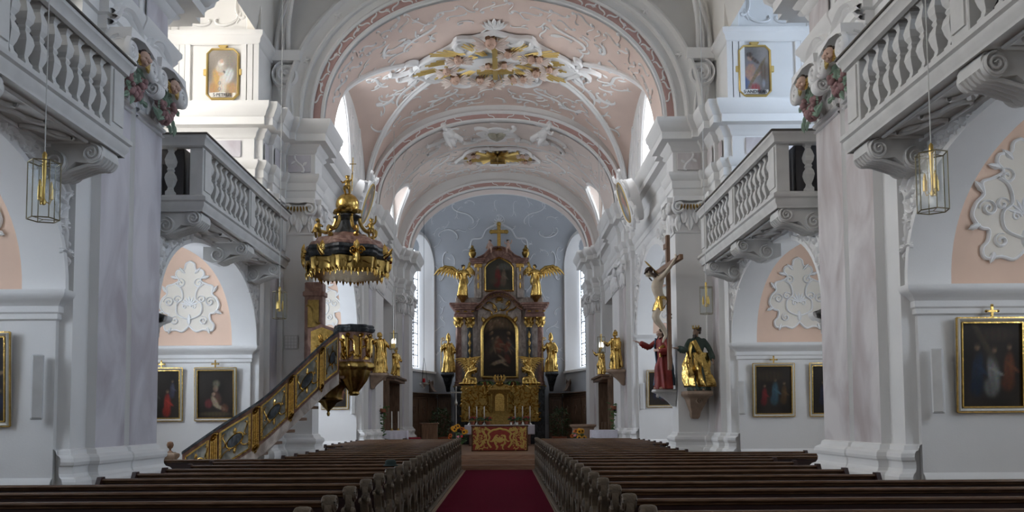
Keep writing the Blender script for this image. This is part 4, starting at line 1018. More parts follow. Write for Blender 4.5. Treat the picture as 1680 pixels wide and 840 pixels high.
def statue(root, H, robe_m, skin_m, arms, look=(0,-1), tilt=0, ph=0, cloak=None, cloak_side=1, hair=None, beard=None, sway=.02, lean=(0,0), hem=.165, long_hair=False, knee=.03, sleeve=None, vox=.009, feet=True):
    """standing robed figure: one skin body, a robe, optional mantle, hair"""
    hx = sway*sin(.93*PI*1.1)+lean[0]*.87; hy = lean[1]*.87
    bd = MB(); hc = (hx*H, hy*H-.008*H, .93*H)
    T = head(bd, hc, H, look, tilt); limb(bd, [(hx*H, hy*H+.01*H, .80*H), (hx*H, hy*H+.005*H, .86*H), (hx*H, hy*H, .91*H)], [.05*H, .03*H, .028*H])
    rb = robe(H, ph, hem=hem, sway=sway, lean=lean, knee=knee)
    for s, (el, wr, pd, pn, cu) in zip((-1, 1), arms):
        sh = Vector((hx*.9*H+s*.105*H, hy*H*.8+.005*H, .785*H)); el = Vector(el)*H; wr = Vector(wr)*H
        limb(rb, [sh, sh.lerp(el, .5)+Vector((s*.012*H,0,0)), el], [.048*H, .045*H, .040*H]); mid = el.lerp(wr, .72)
        limb(rb, [el, el.lerp(mid, .5), mid], [.042*H, .046*H, .050*H]); 
        for q in range(3): c_ = el.lerp(mid, .3+.3*q); rb.ball(tuple(c_+Vector((0,0,-.028*H))), (.022*H,.022*H,.05*H), 8)
        limb(bd, [el, el.lerp(wr, .5), wr], [.03*H, .025*H, .018*H]); limb(bd, [sh, el], [.035*H, .03*H]); hand(bd, wr, pd, H, pn, cu)
    limb(bd, [(0,0,.3*H), (hx*H, hy*H, .8*H)], [.05*H, .06*H])
    if feet:
        for s in (1, -1):
            limb(bd, [(s*.05*H,0,.3*H), (s*.05*H,-.01*H,.03*H)], [.03*H, .022*H]); limb(bd, [(s*.05*H,-.02*H,.02*H), (s*.06*H,-.10*H,.014*H), (s*.065*H,-.155*H,.012*H)], [.024*H, .023*H, .014*H])
    o = remesh(bd.build('body', skin_m, root), vox*H)
    o = remesh(rb.build('robe', robe_m, root), vox*1.15*H)
    if cloak:
        mb = MB(); rings = []
        n = 30
        for i in range(27):
            t = .06+.78*i/26; r = []
            w = .155-.05*sin(t*PI)**1.2-(.03 if t > .74 else 0)-.35*max(0, t-.78)
            a0, a1 = (-.25*PI, 1.02*PI) if cloak_side > 0 else (-.02*PI, 1.25*PI)
            a0 += .2*sin(t*6+ph); a1 -= .2*sin(t*5+ph*2)
            for k in range(n+1):
                a = a0+(a1-a0)*k/n; f = 1+.10*sin(9*a+ph+4*t)+.06*sin(15*a-6*t)
                r.append((w*1.12*f*cos(a)*H+sway*sin(t*PI*1.1)*H+lean[0]*t*t*H, w*.95*f*sin(a)*H+lean[1]*t*t*H+.012*H, t*H))
            rings.append(r)
        mb.loft(rings, False, False); c = mb.build('mantle', cloak, root, 60); so = c.modifiers.new('solid', 'SOLIDIFY'); so.thickness = .02*H; so.offset = 1
    if hair:
        hb = MB(); hb.ball((0,.016,.022), (.056,.060,.056), 14, T)
        r = random.Random(int(ph*10)+3)
        for k in range(22 if not long_hair else 34):
            a = r.uniform(-.1, PI+.1); z = r.uniform(-.03, .06) if not long_hair else r.uniform(-.13, .05)
            q = .055 if z > -.05 else .05; hb.ball((q*cos(a), .012+q*sin(a), z), (.018,.018,.024), 8, T)
        if beard:
            for k in range(12): hb.ball((r.uniform(-.03,.03), -.045+r.uniform(-.01,.01), -.06-r.uniform(0,.04)), (.014,.013,.02), 8, T)
        remesh(hb.build('hair', hair, root), vox*H, 1)
    return T
def wing(root, H, base, sgn, m, ang=.9, L=.5, back=.10, rot=0.):
    mb = MB(); b = Vector(base)*H; cr_, sr_ = cos(rot), sin(rot)
    def fm(u, v, h):
        u, v = u*cr_-v*sr_, u*sr_+v*cr_
        return (b.x+sgn*u*H, b.y+(back+.25*u*u-h*.5)*H+.0, b.z+v*H)
    mb.relief([(0,0),(.10,.10),(.22,.20),(L*.75,.24),(L,.16)], [.05,.06,.055,.045,.02], .05, fm)
    for row, (n, ln, wd, h0) in enumerate(((9, .30, .042, .0), (8, .20, .036, .015), (7, .12, .03, .03))):
        for k in range(n):
            t = (k+.5)/n; u = L*.98*t; v = .02+.24*sin(t*PI*.62)-.02
            mb.petal((u, v), -PI/2+ang*(t-.25)*1.1, ln*(.75+.5*t), wd, .03, lambda a, c, h: fm(a, c, h+h0), lobes=1)
    o = mb.build('wing', m, root, 60); so = o.modifiers.new('solid', 'SOLIDIFY'); so.thickness = .012*H; so.offset = 0; return o
def putto(root, H, m, hair_m, pose=0, name='putto', M_=None, wings=None):
    """chubby child figure, one continuous surface"""
    b = MB(); T = head(b, (0,-.01*H,.86*H), H*1.9, (sin(pose), -cos(pose)), .1)
    limb(b, [(0,0,.40*H), (0,-.03*H,.52*H), (0,0,.66*H), (0,0,.78*H)], [.13*H, .14*H, .12*H, .06*H], 12)
    for s in (1, -1):
        up = .22*sin(pose*2+s); limb(b, [(s*.11*H,0,.70*H), (s*.22*H,-.05*H,(.60+up)*H), (s*.26*H,-.16*H,(.62+up*2)*H)], [.055*H,.05*H,.04*H]); hand(b, (s*.26*H,-.16*H,(.62+up*2)*H), (s*.3,-1,.3), H*1.3, (0,0,-1), .4)
        kn = .18*cos(pose+s); limb(b, [(s*.08*H,0,.42*H), (s*.11*H,-(.12+kn)*H,.26*H), (s*.10*H,(.02-kn*.2)*H,.06*H), (s*.11*H,-(.06+kn*.2)*H,.02*H)], [.09*H,.075*H,.05*H,.035*H])
    o = remesh(b.build(name, m, root), .016*H)
    hb = MB(); hb.ball((0,.014,.022), (.054,.058,.052), 12, T); r = random.Random(3)
    for k in range(16): a = r.uniform(-.2, PI+.2); hb.ball((.05*cos(a), .012+.05*sin(a), r.uniform(0,.06)), .017, 6, T)
    h = hb.build('hair', hair_m, o)
    if M_ is not None: o.matrix_local = M_
    return o
def console(label, loc, w, d, h, m, rz=0, cat='wall bracket', grp=None):
    t = tag(MB().build('statue_console', m), label, cat, grp) if False else None
    mb = MB(); 
    mb.loft([[(-w/2*a, 0, z), (w/2*a, 0, z), (w/2*a*.96, -d*b, z), (w/2*a*.5, -d*b*1.08, z), (-w/2*a*.5, -d*b*1.08, z), (-w/2*a*.96, -d*b, z)] for a, b, z in ((.25,.12,-h),(.34,.2,-h*.93),(.38,.32,-h*.75),(.55,.5,-h*.55),(.7,.75,-h*.35),(.72,.78,-h*.3),(.9,.9,-h*.2),(1,1,-h*.16),(1.03,1.03,-h*.10),(1.0,1.0,-h*.04),(1,1,0))], True, True)
    f = lambda u, v, q: (u, -d*.8-q, v)
    mb.relief(spiral((0,-h*.36), h*.14, 1.8, 0, 1, 20), .015, .05, f)
    o = tag(mb.build('statue_console', m), label, cat, grp); o.location = loc; o.rotation_euler = (0,0,rz); return o

G, GD = M['gold'], M['golddull']
# saints on brackets -------------------------------------------------------
# woman in red with blue mantle, arm raised towards the crucifix
t = thing('saint_statue', 'painted statue in long red robe on a bracket below the crucifix, arm stretched out', 'statue', (3.76,19.05,2.24), -.95)
statue(t, 1.36, M['robe_red'], M['flesh'], (((-.20,-.10,.70),(-.30,-.26,.78),(-.6,-1,.5),(0,0,-1),.25), ((.17,-.05,.62),(.06,-.17,.62),(-1,-.3,.2),(0,1,0),.4)), look=(-.3,-1), tilt=-.35, ph=.7, cloak=M['robe_blue'], cloak_side=-1, hair=M['hair'], long_hair=True, lean=(-.04,-.02))
nm = MB().tube([(-.42,-.38,1.10),(-.40,-.40,1.28)], .008, 6)
mb = MB(); mb.tube([(.13,-.1,.95),(.10,-.16,.9),(.08,-.16,.7)], [.05,.06,.02], 8); mb.build('gilded_sash', G, t)
console('grey carved bracket under the red-robed statue', (4.03,19.15,2.235), .42, .46, .38, M['stone'], -PI/2, grp='statue brackets')
t = thing('crowned_saint_statue', 'statue with dark green bodice, golden skirt and crown, arm held out to the left', 'statue', (4.42,18.48,2.18), -.18)
statue(t, 1.38, M['robe_green'], mat('dark_flesh', (.30,.19,.13), .5), (((-.19,-.10,.64),(-.33,-.24,.66),(-1,-.6,.1),(0,0,-1),.2), ((.19,-.02,.60),(.21,-.12,.48),(.2,-.6,-.8),(-1,0,0),.5)), look=(-.8,-1), tilt=-.1, ph=2.1, hair=M['hair'], beard=True, lean=(-.03,0), sway=-.02)
sk = robe(1.38, 3.3, hem=.185, waist=.13, folds=.045, twist=2.6, sway=-.02, lean=(-.03,0), knee=.05)
keep = [v for v in sk.v]; mb = MB(); n = 44; rings = [sk.v[i*n:(i+1)*n] for i in range(len(sk.v)//n)]
rings = [[(x*1.10+.0, y*1.14-.01, z) for x, y, z in r] for r in rings if .06*1.38 < r[0][2] < .60*1.38]
mb.loft(rings, True, False); so = mb.build('gilded_skirt', G, t, 60); q = so.modifiers.new('solid', 'SOLIDIFY'); q.thickness = .015
mb = MB(); mb.tube([(-.10,-.13,1.08),(-.03,-.15,.92),(.04,-.14,.80)], [.05,.06,.05], 8, flat=.5); mb.tube([(-.14,-.08,1.05),(-.2,-.12,.85),(-.19,-.1,.7)], [.04,.06,.03], 8); mb.build('gilded_sash', G, t)
cr = MB(); hc = Vector((-.045,-.02,1.35)); cr.tube([(hc.x+.062*cos(a*PI/8), hc.y+.066*sin(a*PI/8), hc.z) for a in range(16)], .012, 6, closed=True)
for k in range(8): a = k*PI/4; cr.tube([(hc.x+.062*cos(a), hc.y+.066*sin(a), hc.z), (hc.x+.075*cos(a), hc.y+.08*sin(a), hc.z+.075)], [.014,.006], 6)
cr.build('crown', GD, t)
console('stone bracket under the statue with the golden skirt', (4.40,18.885,2.175), .56, .60, .60, M['fontstone'], 0, grp='statue brackets')

def gold_saint(loc, rz, H, label, kind, ph, vox=.011, grp=None, m=None):
    t = thing('gilded_saint_statue', label, 'statue', loc, rz, grp); m = m or G
    if kind == 'bishop':
        arms = (((-.19,-.08,.62),(-.20,-.20,.70),(0,-.5,1),(1,0,0),1.1), ((.18,-.04,.60),(.16,-.18,.58),(-.6,-.7,.2),(-.5,0,-1),.6))
        statue(t, H, m, m, arms, ph=ph, cloak=m, cloak_side=1, beard=True, hair=m, vox=vox, hem=.18, feet=False)
        mi = MB().loft([[(.055*c*H*a, -.005*H+.045*s_*H*a, z*H) for c, s_ in [(cos(2*PI*k/12), sin(2*PI*k/12)) for k in range(12)]] for a, z in ((1,.965),(1.12,1.0),(1.05,1.05),(.55,1.10),(.1,1.13))], True, True); mi.build('mitre', m, t)
        cz = MB(); cz.tube([(-.225*H,-.24*H,.02*H),(-.215*H,-.235*H,.9*H)], .011*H, 8)
        sp = spiral((0, 0), .055*H, 1.4, PI, -1, 20, .3); cz.tube([(-.215*H+.055*H+p[0], -.235*H, .92*H+p[1]) for p in sp], .010*H, 6); cz.build('crozier', m, t)
    elif kind == 'armoured':
        arms = (((-.19,-.06,.66),(-.28,-.18,.76),(-.4,-.6,.8),(0,0,-1),.6), ((.18,-.02,.60),(.13,-.15,.55),(-1,-.3,0),(0,1,0),.5))
        statue(t, H, m, m, arms, ph=ph, cloak=m, cloak_side=-1, hair=m, vox=vox, hem=.13, knee=.05)
        sp = MB().tube([(-.30*H,-.22*H,.35*H),(-.36*H,-.2*H,.95*H)], .008*H, 6); sp.build('staff', m, t)
        hl = MB(); hl.ball((.018*H,0,.985*H), (.06*H,.066*H,.04*H), 10); hl.tube([(.018*H,.05*H,1.0*H),(.018*H,0,1.05*H),(.018*H,-.04*H,1.03*H)], .014*H, 6); hl.build('helmet', m, t)
    else:
        arms = (((-.20,-.06,.72),(-.28,-.14,.84),(-.3,-.3,1),(0,-1,0),.3), ((.19,-.04,.66),(.24,-.16,.62),(.3,-1,.1),(0,0,-1),.4))
        statue(t, H, m, m, arms, ph=ph, cloak=m, cloak_side=1, hair=m, beard=True, vox=vox, lean=(-.02,-.02), knee=.05)
        bk = MB().bbox(.18*H,.30*H,-.24*H,-.18*H,.60*H,.74*H,.004); bk.build('book', m, t)
    return t
gold_saint((3.72,26.95,3.12), -.9, 1.2, 'gilded warrior saint with helmet on a bracket, right choir pilaster', 'armoured', 1.1)
console('small bracket under the gilded warrior saint', (4.0,26.9,3.12), .5, .52, .5, M['fontstone'], -PI/2, grp='statue brackets')
gold_saint((3.72,30.9,3.17), -1.1, .98, 'small gilded saint standing on the right choir stall canopy', 'apostle', 2.0)
gold_saint((-3.72,26.95,3.05), .5, 1.3, 'gilded saint with raised arm on a bracket behind the pulpit', 'apostle', .4)
console('small bracket under the gilded saint behind the pulpit', (-4.0,26.9,3.05), .5, .52, .5, M['fontstone'], PI/2, grp='statue brackets')
gold_saint((-3.72,30.9,3.15), .8, 1.0, 'small gilded saint standing on the left choir stall canopy', 'armoured', 2.6)

# crucifix -----------------------------------------------------------------
t = thing('crucifix', 'large wooden crucifix with painted body hanging at the right chancel pier', 'crucifix', (3.74,18.25,2.62), -PI/2+.07)
c = MB(); c.bbox(-.055,.055,-.03,.05,0,2.92,.008); c.build('upright_beam', M['mwood'], t)
c = MB(); c.bbox(-1.05,1.05,-.032,.048,2.20,2.31,.008); c.build('cross_beam', M['mwood'], t)
c = MB(); c.bbox(-.10,.10,-.05,-.03,2.62,2.74,.006); c.tube([(-.12,-.045,2.62),(-.12,-.045,2.74)], .012, 6); c.tube([(.12,-.045,2.62),(.12,-.045,2.74)], .012, 6); c.build('title_scroll', M['mwood'], t)
b = MB(); H = 1.5
T = head(b, (.03,-.42,2.10), H, (-.35,-1), .75)
limb(b, [(.0,-.13,1.50), (.0,-.20,1.62), (0,-.24,1.80), (0,-.20,1.95), (.01,-.28,2.03), (.02,-.36,2.06)], [.105,.10,.125,.115,.06,.045], 14)
for s in (1, -1):
    limb(b, [(s*.10,-.20,1.95), (s*.45,-.12,2.07), (s*.82,-.05,2.26)], [.06,.045,.028]); hand(b, (s*.82,-.05,2.26), (s*1,0,.4), H, (0,-1,0), .5)
    limb(b, [(s*.065,-.13,1.48), (s*.06,-.28,1.15), (s*.03,-.12,.90), (s*.015,-.06,.74)], [.09,.068,.05,.032]); limb(b, [(s*.015,-.06,.74), (s*.015,-.11,.66), (s*.012,-.13,.60)], [.03,.03,.018])
for k in range(4):
    for s in (1, -1): b.tube([(s*.02,-.335+.01*k,1.86-.045*k), (s*.09,-.29,1.85-.05*k)], .012, 6)
remesh(b.build('body', M['fleshpale'], t), .013)
cl = MB(); rg = []
for z, r, y in ((1.58,.112,-.16),(1.50,.125,-.15),(1.42,.13,-.18),(1.34,.125,-.21),(1.28,.115,-.24)):
    rg.append([(r*1.15*cos(a*PI/12)*(1+.06*sin(5*a*PI/12+z*20)), y+r*sin(a*PI/12)*(1+.06*sin(4*a*PI/12-z*30)), z) for a in range(24)])
cl.loft(rg, True, False); cl.tube([(.12,-.2,1.54),(.19,-.22,1.45),(.21,-.2,1.25)], [.03,.05,.03], 8); o = cl.build('loincloth', G, t, 60)
hb = MB(); hb.ball((0,.016,.02), (.056,.06,.056), 12, T)
for k in range(14): a = rnd.uniform(-.1, PI+.1); hb.ball((.05*cos(a), .015+.05*sin(a), rnd.uniform(-.12,.03)), (.018,.018,.03), 8, T)
for k in range(6): hb.ball((rnd.uniform(-.02,.02), -.05, -.06-.01*k), .014, 6, T)
hb.tube([tuple(T @ Vector((.062*cos(a*PI/10), .01+.066*sin(a*PI/10), .03+.008*sin(a*3)))) for a in range(20)], .014, 6, closed=True)
remesh(hb.build('hair', M['hair'], t), .012, 1)
hl = MB(); hl.tube([tuple(T @ Vector((.12*cos(a*PI/12), .075, .03+.12*sin(a*PI/12)))) for a in range(24)], .012, 6, closed=True)
for k in range(12): a = k*PI/6; hl.tube([tuple(T @ Vector((.075*cos(a), .07, .03+.075*sin(a)))), tuple(T @ Vector((.135*cos(a), .075, .03+.135*sin(a))))], .006, 5)
hl.build('halo', GD, t)
wb = MB().tube([(.0,.06,1.2),(-.3,.07,1.2),(-.66,.24,1.2)], .02, 8); wb.build('wall_bracket', M['iron'], t)
# ------------------------------------------------------------------ pulpit
PX, PY = -3.08, 17.75
t = thing('pulpit', 'baroque pulpit with gilded canopy, globe and stair on the left chancel pier', 'pulpit', (PX, PY, 0))
MI = Matrix.Translation((-PX, -PY, 0))
BK = Matrix.Translation((.15,0,0)) @ Matrix.Diagonal((.88,.88,1,1))
CK = Matrix.Diagonal((.94,.94,1,1))
def oct_ring(r, z, b=.16, n=48, cx=0, cy=0, lob=8):
    return [((r*(1+b*.16*cos(lob*2*PI*k/n)))*cos(2*PI*k/n)+cx, (r*(1+b*.16*cos(lob*2*PI*k/n)))*sin(2*PI*k/n)+cy, z) for k in range(n)]
def turned(prof, b=.3, **k): return MB().loft([oct_ring(r, z, b, **k) for r, z in prof], True, True)
o = turned([(.40,3.40),(.44,3.42),(.46,3.47),(.43,3.50),(.44,3.53),(.41,3.56),(.36,3.56)], .6).build('rim', M['black_stone'], t, M=BK)
o = turned([(.34,2.74),(.35,2.80),(.38,2.95),(.37,3.15),(.36,3.30),(.39,3.38),(.40,3.41)], .5).build('basket', M['brown_marble'], t, M=BK)
o = turned([(.38,2.62),(.42,2.66),(.44,2.70),(.42,2.76),(.36,2.80)], .8).build('lower_cornice', GD, t, M=BK)
o = turned([(.08,2.10),(.13,2.14),(.11,2.18),(.21,2.30),(.30,2.42),(.36,2.56),(.38,2.63)], .5).build('bowl', M['golddull'], t, M=BK)
# reliefs and pilasters round the basket
for k in range(8):
    a = k*PI/4-PI/2+.2; R = lambda u, v, h, a=a: ((.375+h)*cos(a+u/.37), (.375+h)*sin(a+u/.37), 3.08+v)
    p = MB(); p.prism([(-.10,-.24),(-.10,.20),(0,.27),(.10,.20),(.10,-.24)], -.02, .012, f=lambda u, v, d: R(u, v, d))
    for q in range(5): p.petal((rnd.uniform(-.06,.06), rnd.uniform(-.18,.14)), rnd.uniform(0,6), .13, .04, .05, lambda u, v, h: R(u, v, h+.01))
    p.relief(scroll('S', (0,0), .34, 1.5, 1, n=14), .02, .05, lambda u, v, h: R(u, v, h+.01)); p.build('relief_panel', G, t, M=BK)
    a2 = a+PI/8; R2 = lambda u, v, h, a=a2: ((.385+h)*cos(a+u/.37), (.385+h)*sin(a+u/.37), 3.08+v)
    p = MB(); p.petal((0,.30), -PI/2, .6, .04, .06, R2, lobes=4); p.relief(spiral((0,.25), .05, 1.5, 0, 1, 14), .015, .06, R2); p.build('gilded_pilaster', G, t, M=BK)
# pendant under the stair landing
o = MB().loft([oct_ring(r, z, .4, cx=-.40, cy=.12) for r, z in [(.02,1.68),(.035,1.73),(.02,1.77),(.05,1.82),(.10,1.86),(.16,1.95),(.30,2.02),(.26,2.06),(.28,2.2),(.36,2.32),(.42,2.36)]], True, True).build('hanging_boss', M['golddull'], t)
# back board and gilded door panel on the pier
b = MB(); b.bbox(-1.08,-.68,.80,1.12,2.6,4.62,.02); b.bbox(-1.12,-.64,.78,1.13,4.30,4.42,.02); b.build('back_board', M['brown_marble'], t)
b = MB()
for z0, z1 in ((3.62,4.22),): b.prism([(-1.0,z0),(-1.0,z1),(-.76,z1),(-.76,z0)], .775, .80)
f = lambda u, v, h: (u, .775-h, v); b.relief(scroll('S', (-.88,3.9), .4, 1.57, 1, n=14), .02, .03, f); b.build('back_board_inlay', GD, t)
b = MB(); b.prism([(-.96,2.8),(-.96,3.56),(-.66,3.67),(-.34,3.56),(-.34,2.8)], .62, .70); b.build('door_frame', M['brown_marble'], t)
b = MB(); b.prism([(-.89,2.85),(-.89,3.51),(-.65,3.60),(-.41,3.51),(-.41,2.85)], .60, .63)
f = lambda u, v, h: (u, .60-h, v)
for q in range(9): b.petal((rnd.uniform(-.80,-.50), rnd.uniform(2.95,3.42)), rnd.uniform(0,6), .18, .05, .05, f)
b.build('gilded_door_panel', G, t)
# canopy
o = turned([(.80,4.92),(.86,4.94),(.90,4.99),(.88,5.04),(.92,5.08),(.90,5.14),(.80,5.17)], .55).build('canopy_cornice', M['black_stone'], t, M=CK)
o = turned([(.80,4.60),(.84,4.70),(.86,4.90),(.80,4.93),(.10,4.90)], .6).build('canopy_drum', M['golddull'], t, M=CK)
v = MB(); n = 64
RV = lambda a: (lambda u, w, h: ((.84*(1+.09*cos(8*a))+h)*cos(a+u/.84), (.84*(1+.09*cos(8*a))+h)*sin(a+u/.84), 4.66+w))
for k in range(n):
    v.petal((0,.02), -PI/2, .17 if k % 2 else .12, .038, .03, RV(2*PI*k/n), lobes=1)
v.build('canopy_fringe', G, t, M=CK)
v = MB()
for k in range(24):
    R = RV(2*PI*(k+.5)/24); v.relief(scroll('S', (0,.13), .2, (1.2 if k % 2 else -.6), 1, n=10), .02, .045, R)
    if k % 3 == 0: v.petal((0,.22), -PI/2, .24, .07, .06, R)
v.build('canopy_relief', GD, t, M=CK)
for k in range(8):
    a = k*PI/4-PI/2+PI/8; q = MB(); R = lambda u, w, h, a=a: ((.95+h)*cos(a+u), (.95+h)*sin(a+u), 4.98+w)
    if k % 2 == 0:
        q.petal((0,.0), PI/2, .26, .09, .08, R); q.petal((0,.02), -PI/2, .3, .10, .08, R)
        for sg in (1,-1): q.relief(spiral((sg*.09,.02), .09, 1.5, 0, sg, 18), .02, .06, R)
    else: q.petal((0,-.05), PI/2, .3, .07, .10, R); q.tube([R(0,-.05,.0), R(0,.03,.14), R(0,.12,.20)], [.05,.04,.015], 8)
    q.build('canopy_ornament', G, t, M=CK)
o = turned([(.84,5.15),(.80,5.22),(.70,5.26),(.66,5.33),(.45,5.40),(.34,5.48)], .5).build('canopy_roof', M['brown_marble'], t)
o = turned([(.30,5.46),(.24,5.55),(.19,5.66),(.17,5.76),(.22,5.82),(.27,5.85),(.24,5.88),(.20,5.90)], .7, lob=4).build('lantern_pedestal', M['black_stone'], t)
for k in range(6):
    a = k*PI/3; q = MB(); pts = [(.52,5.40),(.60,5.46),(.58,5.56),(.44,5.54),(.34,5.60),(.26,5.74),(.25,5.84),(.30,5.86)]
    P = [(r*cos(a), r*sin(a), z) for r, z, _ in smooth_path([(r, z, 0) for r, z in pts], 4)]; q.tube(P, taper(len(P), .04, .5), 8); q.ball(P[0], .06, 8); q.build('scroll_brace', G if k % 2 else GD, t)
g = MB(); g.ball((0,0,6.12), .245, 28); og = g.build('globe', G, t)
g = MB(); 
for k in range(10): a = k*.63; g.ball((.235*cos(a), .235*sin(a), 5.98+.04*sin(k*2)), (.08,.08,.05), 8)
g.build('cloud_wreath', GD, og)
pt = putto(t, .42, GD, GD, .5, 'putto', Matrix.Translation((.0,0,6.34)))
c = MB(); c.tube([(.10,-.06,6.4),(.12,-.06,7.12)], .010, 6); c.tube([(.05,-.06,6.98),(.19,-.06,6.98)], .010, 6); c.build('cross_staff', G, t)
for sg, a in ((1, .4), (-1, 2.6)):
    putto(t, .40, GD, GD, a, 'putto', Matrix.Translation((sg*.55,-.3,5.36)))
# stair
ST = [(-6.10,16.75,.98),(-5.40,16.82,1.48),(-4.62,16.92,2.00),(-3.98,17.06,2.62),(-3.42,17.24,3.20),(-3.16,17.32,3.42)]
SP = smooth_path(ST, 6)
def st_map(s, v, h):
    """s along the stair (0..1), v below the rail, h towards the nave"""
    q = s*(len(SP)-1); i = min(int(q), len(SP)-2); a, b = Vector(SP[i]), Vector(SP[i+1]); p = a.lerp(b, q-i); d = b-a; nn = Vector((d.y, -d.x, 0)).normalized()
    return (p.x+nn.x*h-PX, p.y+nn.y*h-PY, p.z+v)
N = 40
def strip(v0, v1, h0, h1, s0=0., s1=1.):
    mb = MB(); mb.loft([[st_map(s0+(s1-s0)*i/N, v, h) for v, h in ((v0,h0),(v1,h0),(v1,h1),(v0,h1))] for i in range(N+1)], True, True); return mb
strip(-.035,.02,-.08,.05).build('stair_handrail', M['black_stone'], t)
strip(-.88,-.035,-.05,.0).build('stair_parapet', M['brown_marble'], t)
strip(-1.10,-.88,-.9,.02).build('stair_stringer', M['retable'], t)
PB = [.0,.175,.375,.575,.77,.99]
for i in range(5):
    s0, s1 = PB[i]+.03, PB[i+1]-.03
    p = strip(-.78,-.14,.0,.012,s0,s1).build('stair_panel', M['grey_marble'], t)
    fr = MB(); fr.relief([(s0,-.14),(s1,-.14),(s1,-.78),(s0,-.78),(s0,-.14)], 0.006, .03, lambda u, v, h: st_map(u, v, h)) if False else None
    for (v0, v1) in ((-.15,-.11),(-.82,-.78)): q = strip(v0,v1,.0,.03,s0,s1); fr.v, fr.f, fr.m = fr.v+q.v, fr.f+[tuple(a+len(fr.v) for a in f_) for f_ in q.f], fr.m+q.m
    for s in (s0, s1):
        q = strip(-.80,-.12,.0,.03,s-.006,s+.006); b0 = len(fr.v); fr.v += q.v; fr.f += [tuple(a+b0 for a in f_) for f_ in q.f]; fr.m += q.m
    fr.build('stair_panel_frame', G, t)
    mcx = (s0+s1)/2; fm = lambda u, v, h: st_map(mcx+u/3.9, -.46+v+0*u, h+.012)
    md = MB(); md.prism([(.13*cos(a*PI/12), .10*sin(a*PI/12)) for a in range(24)], 0, .03, f=fm); md.build('stair_medallion', M['black_stone'], t)
    sc = MB(); sc.relief([(.15*cos(a*PI/12), .125*sin(a*PI/12)) for a in range(25)], .016, .035, fm)
    for sg in (1,-1):
        sc.relief(scroll('S', (sg*.2,.12), .22, 1.0*sg, sg, n=12), .014, .03, fm); sc.relief(scroll('C', (sg*.19,-.16), .2, -.6*sg, sg, n=12), .014, .03, fm); sc.petal((0,sg*.13), sg*PI/2, .14, .04, .03, fm)
    sc.build('stair_scrollwork', G, t)
for s in PB[1:-1]:
    p = MB(); fm = lambda u, v, h, s=s: st_map(s+u/3.9, v, h)
    p.prism([(-.07,-.86),(-.06,-.10),(.06,-.10),(.07,-.86)], 0, .05, f=lambda u, v, d: fm(u, v, d))
    for k in range(3): p.relief([(-.035+.035*k,-.78),(-.035+.035*k,-.22)], .012, .07, fm)
    for sg in (1, -1): p.relief(spiral((sg*.0,-.14 if sg > 0 else -.86), .07, 1.5, 0, sg, 16), .025, .10, fm)
    p.petal((0,-.88), -PI/2, .12, .05, .06, fm); p.build('stair_gilded_pilaster', G, t)
sp = MB()
for k in range(13):
    q = (k+.5)/13; a = st_map(q, -.90, -.06); b = st_map(q, -.90, -.85); sp.bbox(min(a[0],b[0])-.14, max(a[0],b[0])+.14, min(a[1],b[1]), max(a[1],b[1]), a[2]-.06, a[2], .005)
sp.build('stair_steps', M['mwood'], t)
# newel post at the foot
t2 = thing('newel_post', 'small stone post with ball finial at the foot of the pulpit stair', 'post', (-6.24,16.50,0))
MB().loft([[(x*w, y*w, z) for x, y in ((-1,-1),(1,-1),(1,1),(-1,1))] for w, z in ((.12,0),(.12,.10),(.10,.12),(.10,.86),(.13,.90),(.14,.94),(.13,.97),(.08,.99),(.08,1.0))], True, True).build('shaft', M['fontstone'], t2)
MB().lathe([(.05,.98),(.06,1.0),(.02,1.03),(.02,1.06),(.05,1.09),(.066,1.14),(.05,1.19),(.01,1.205)], 14).build('ball_finial', M['mwood'], t2)
# ------------------------------------------------------------------ paintings
def canvas_mesh(w, h, bg, blobs, nx=40, ny=56, seed=1, poly=None):
    """flat painted canvas: colours painted per vertex; blobs (u,v,ru,rv,ang,colour,soft)"""
    r = random.Random(seed); vs = []; cols = []
    for j in range(ny+1):
        for i in range(nx+1):
            u, v = i/nx, j/ny; n = .8+.25*sin(7*u+seed)*sin(5*v+seed*2)+.1*r.random()
            c = [bg[k]*n for k in range(3)]
            for (a, b, ru, rv, an, col, so) in blobs:
                du, dv = (u-a), (v-b)*h/w; x = du*cos(an)+dv*sin(an); y = -du*sin(an)+dv*cos(an)
                d = (x/ru)**2+(y/rv)**2; k = 1/(1+math.exp(min(60, (d-1)*so))); k *= .85+.15*sin(x*60)
                c = [c[m]*(1-k)+col[m]*k*(.85+.3*r.random()) for m in range(3)]
            x, z = (u-.5)*w, v*h
            if poly: x, z = poly(u, v)
            vs.append((x, 0, z)); cols.append((*c, 1))
    fs = [(j*(nx+1)+i, j*(nx+1)+i+1, (j+1)*(nx+1)+i+1, (j+1)*(nx+1)+i) for j in range(ny) for i in range(nx)]
    mb = MB(); mb.add(vs, fs); return mb, cols
def canvas(parent, w, h, bg, blobs, loc=(0,0,0), seed=1, name='canvas', poly=None, nx=40, ny=56):
    mb, cols = canvas_mesh(w, h, bg, blobs, nx, ny, seed, poly); o = mb.build(name, M['paint'], parent, None, noflip=True, M=Matrix.Translation(loc))
    at = o.data.color_attributes.new('paint', 'FLOAT_COLOR', 'POINT')
    at.data.foreach_set('color', [x for c in cols for x in c]); return o
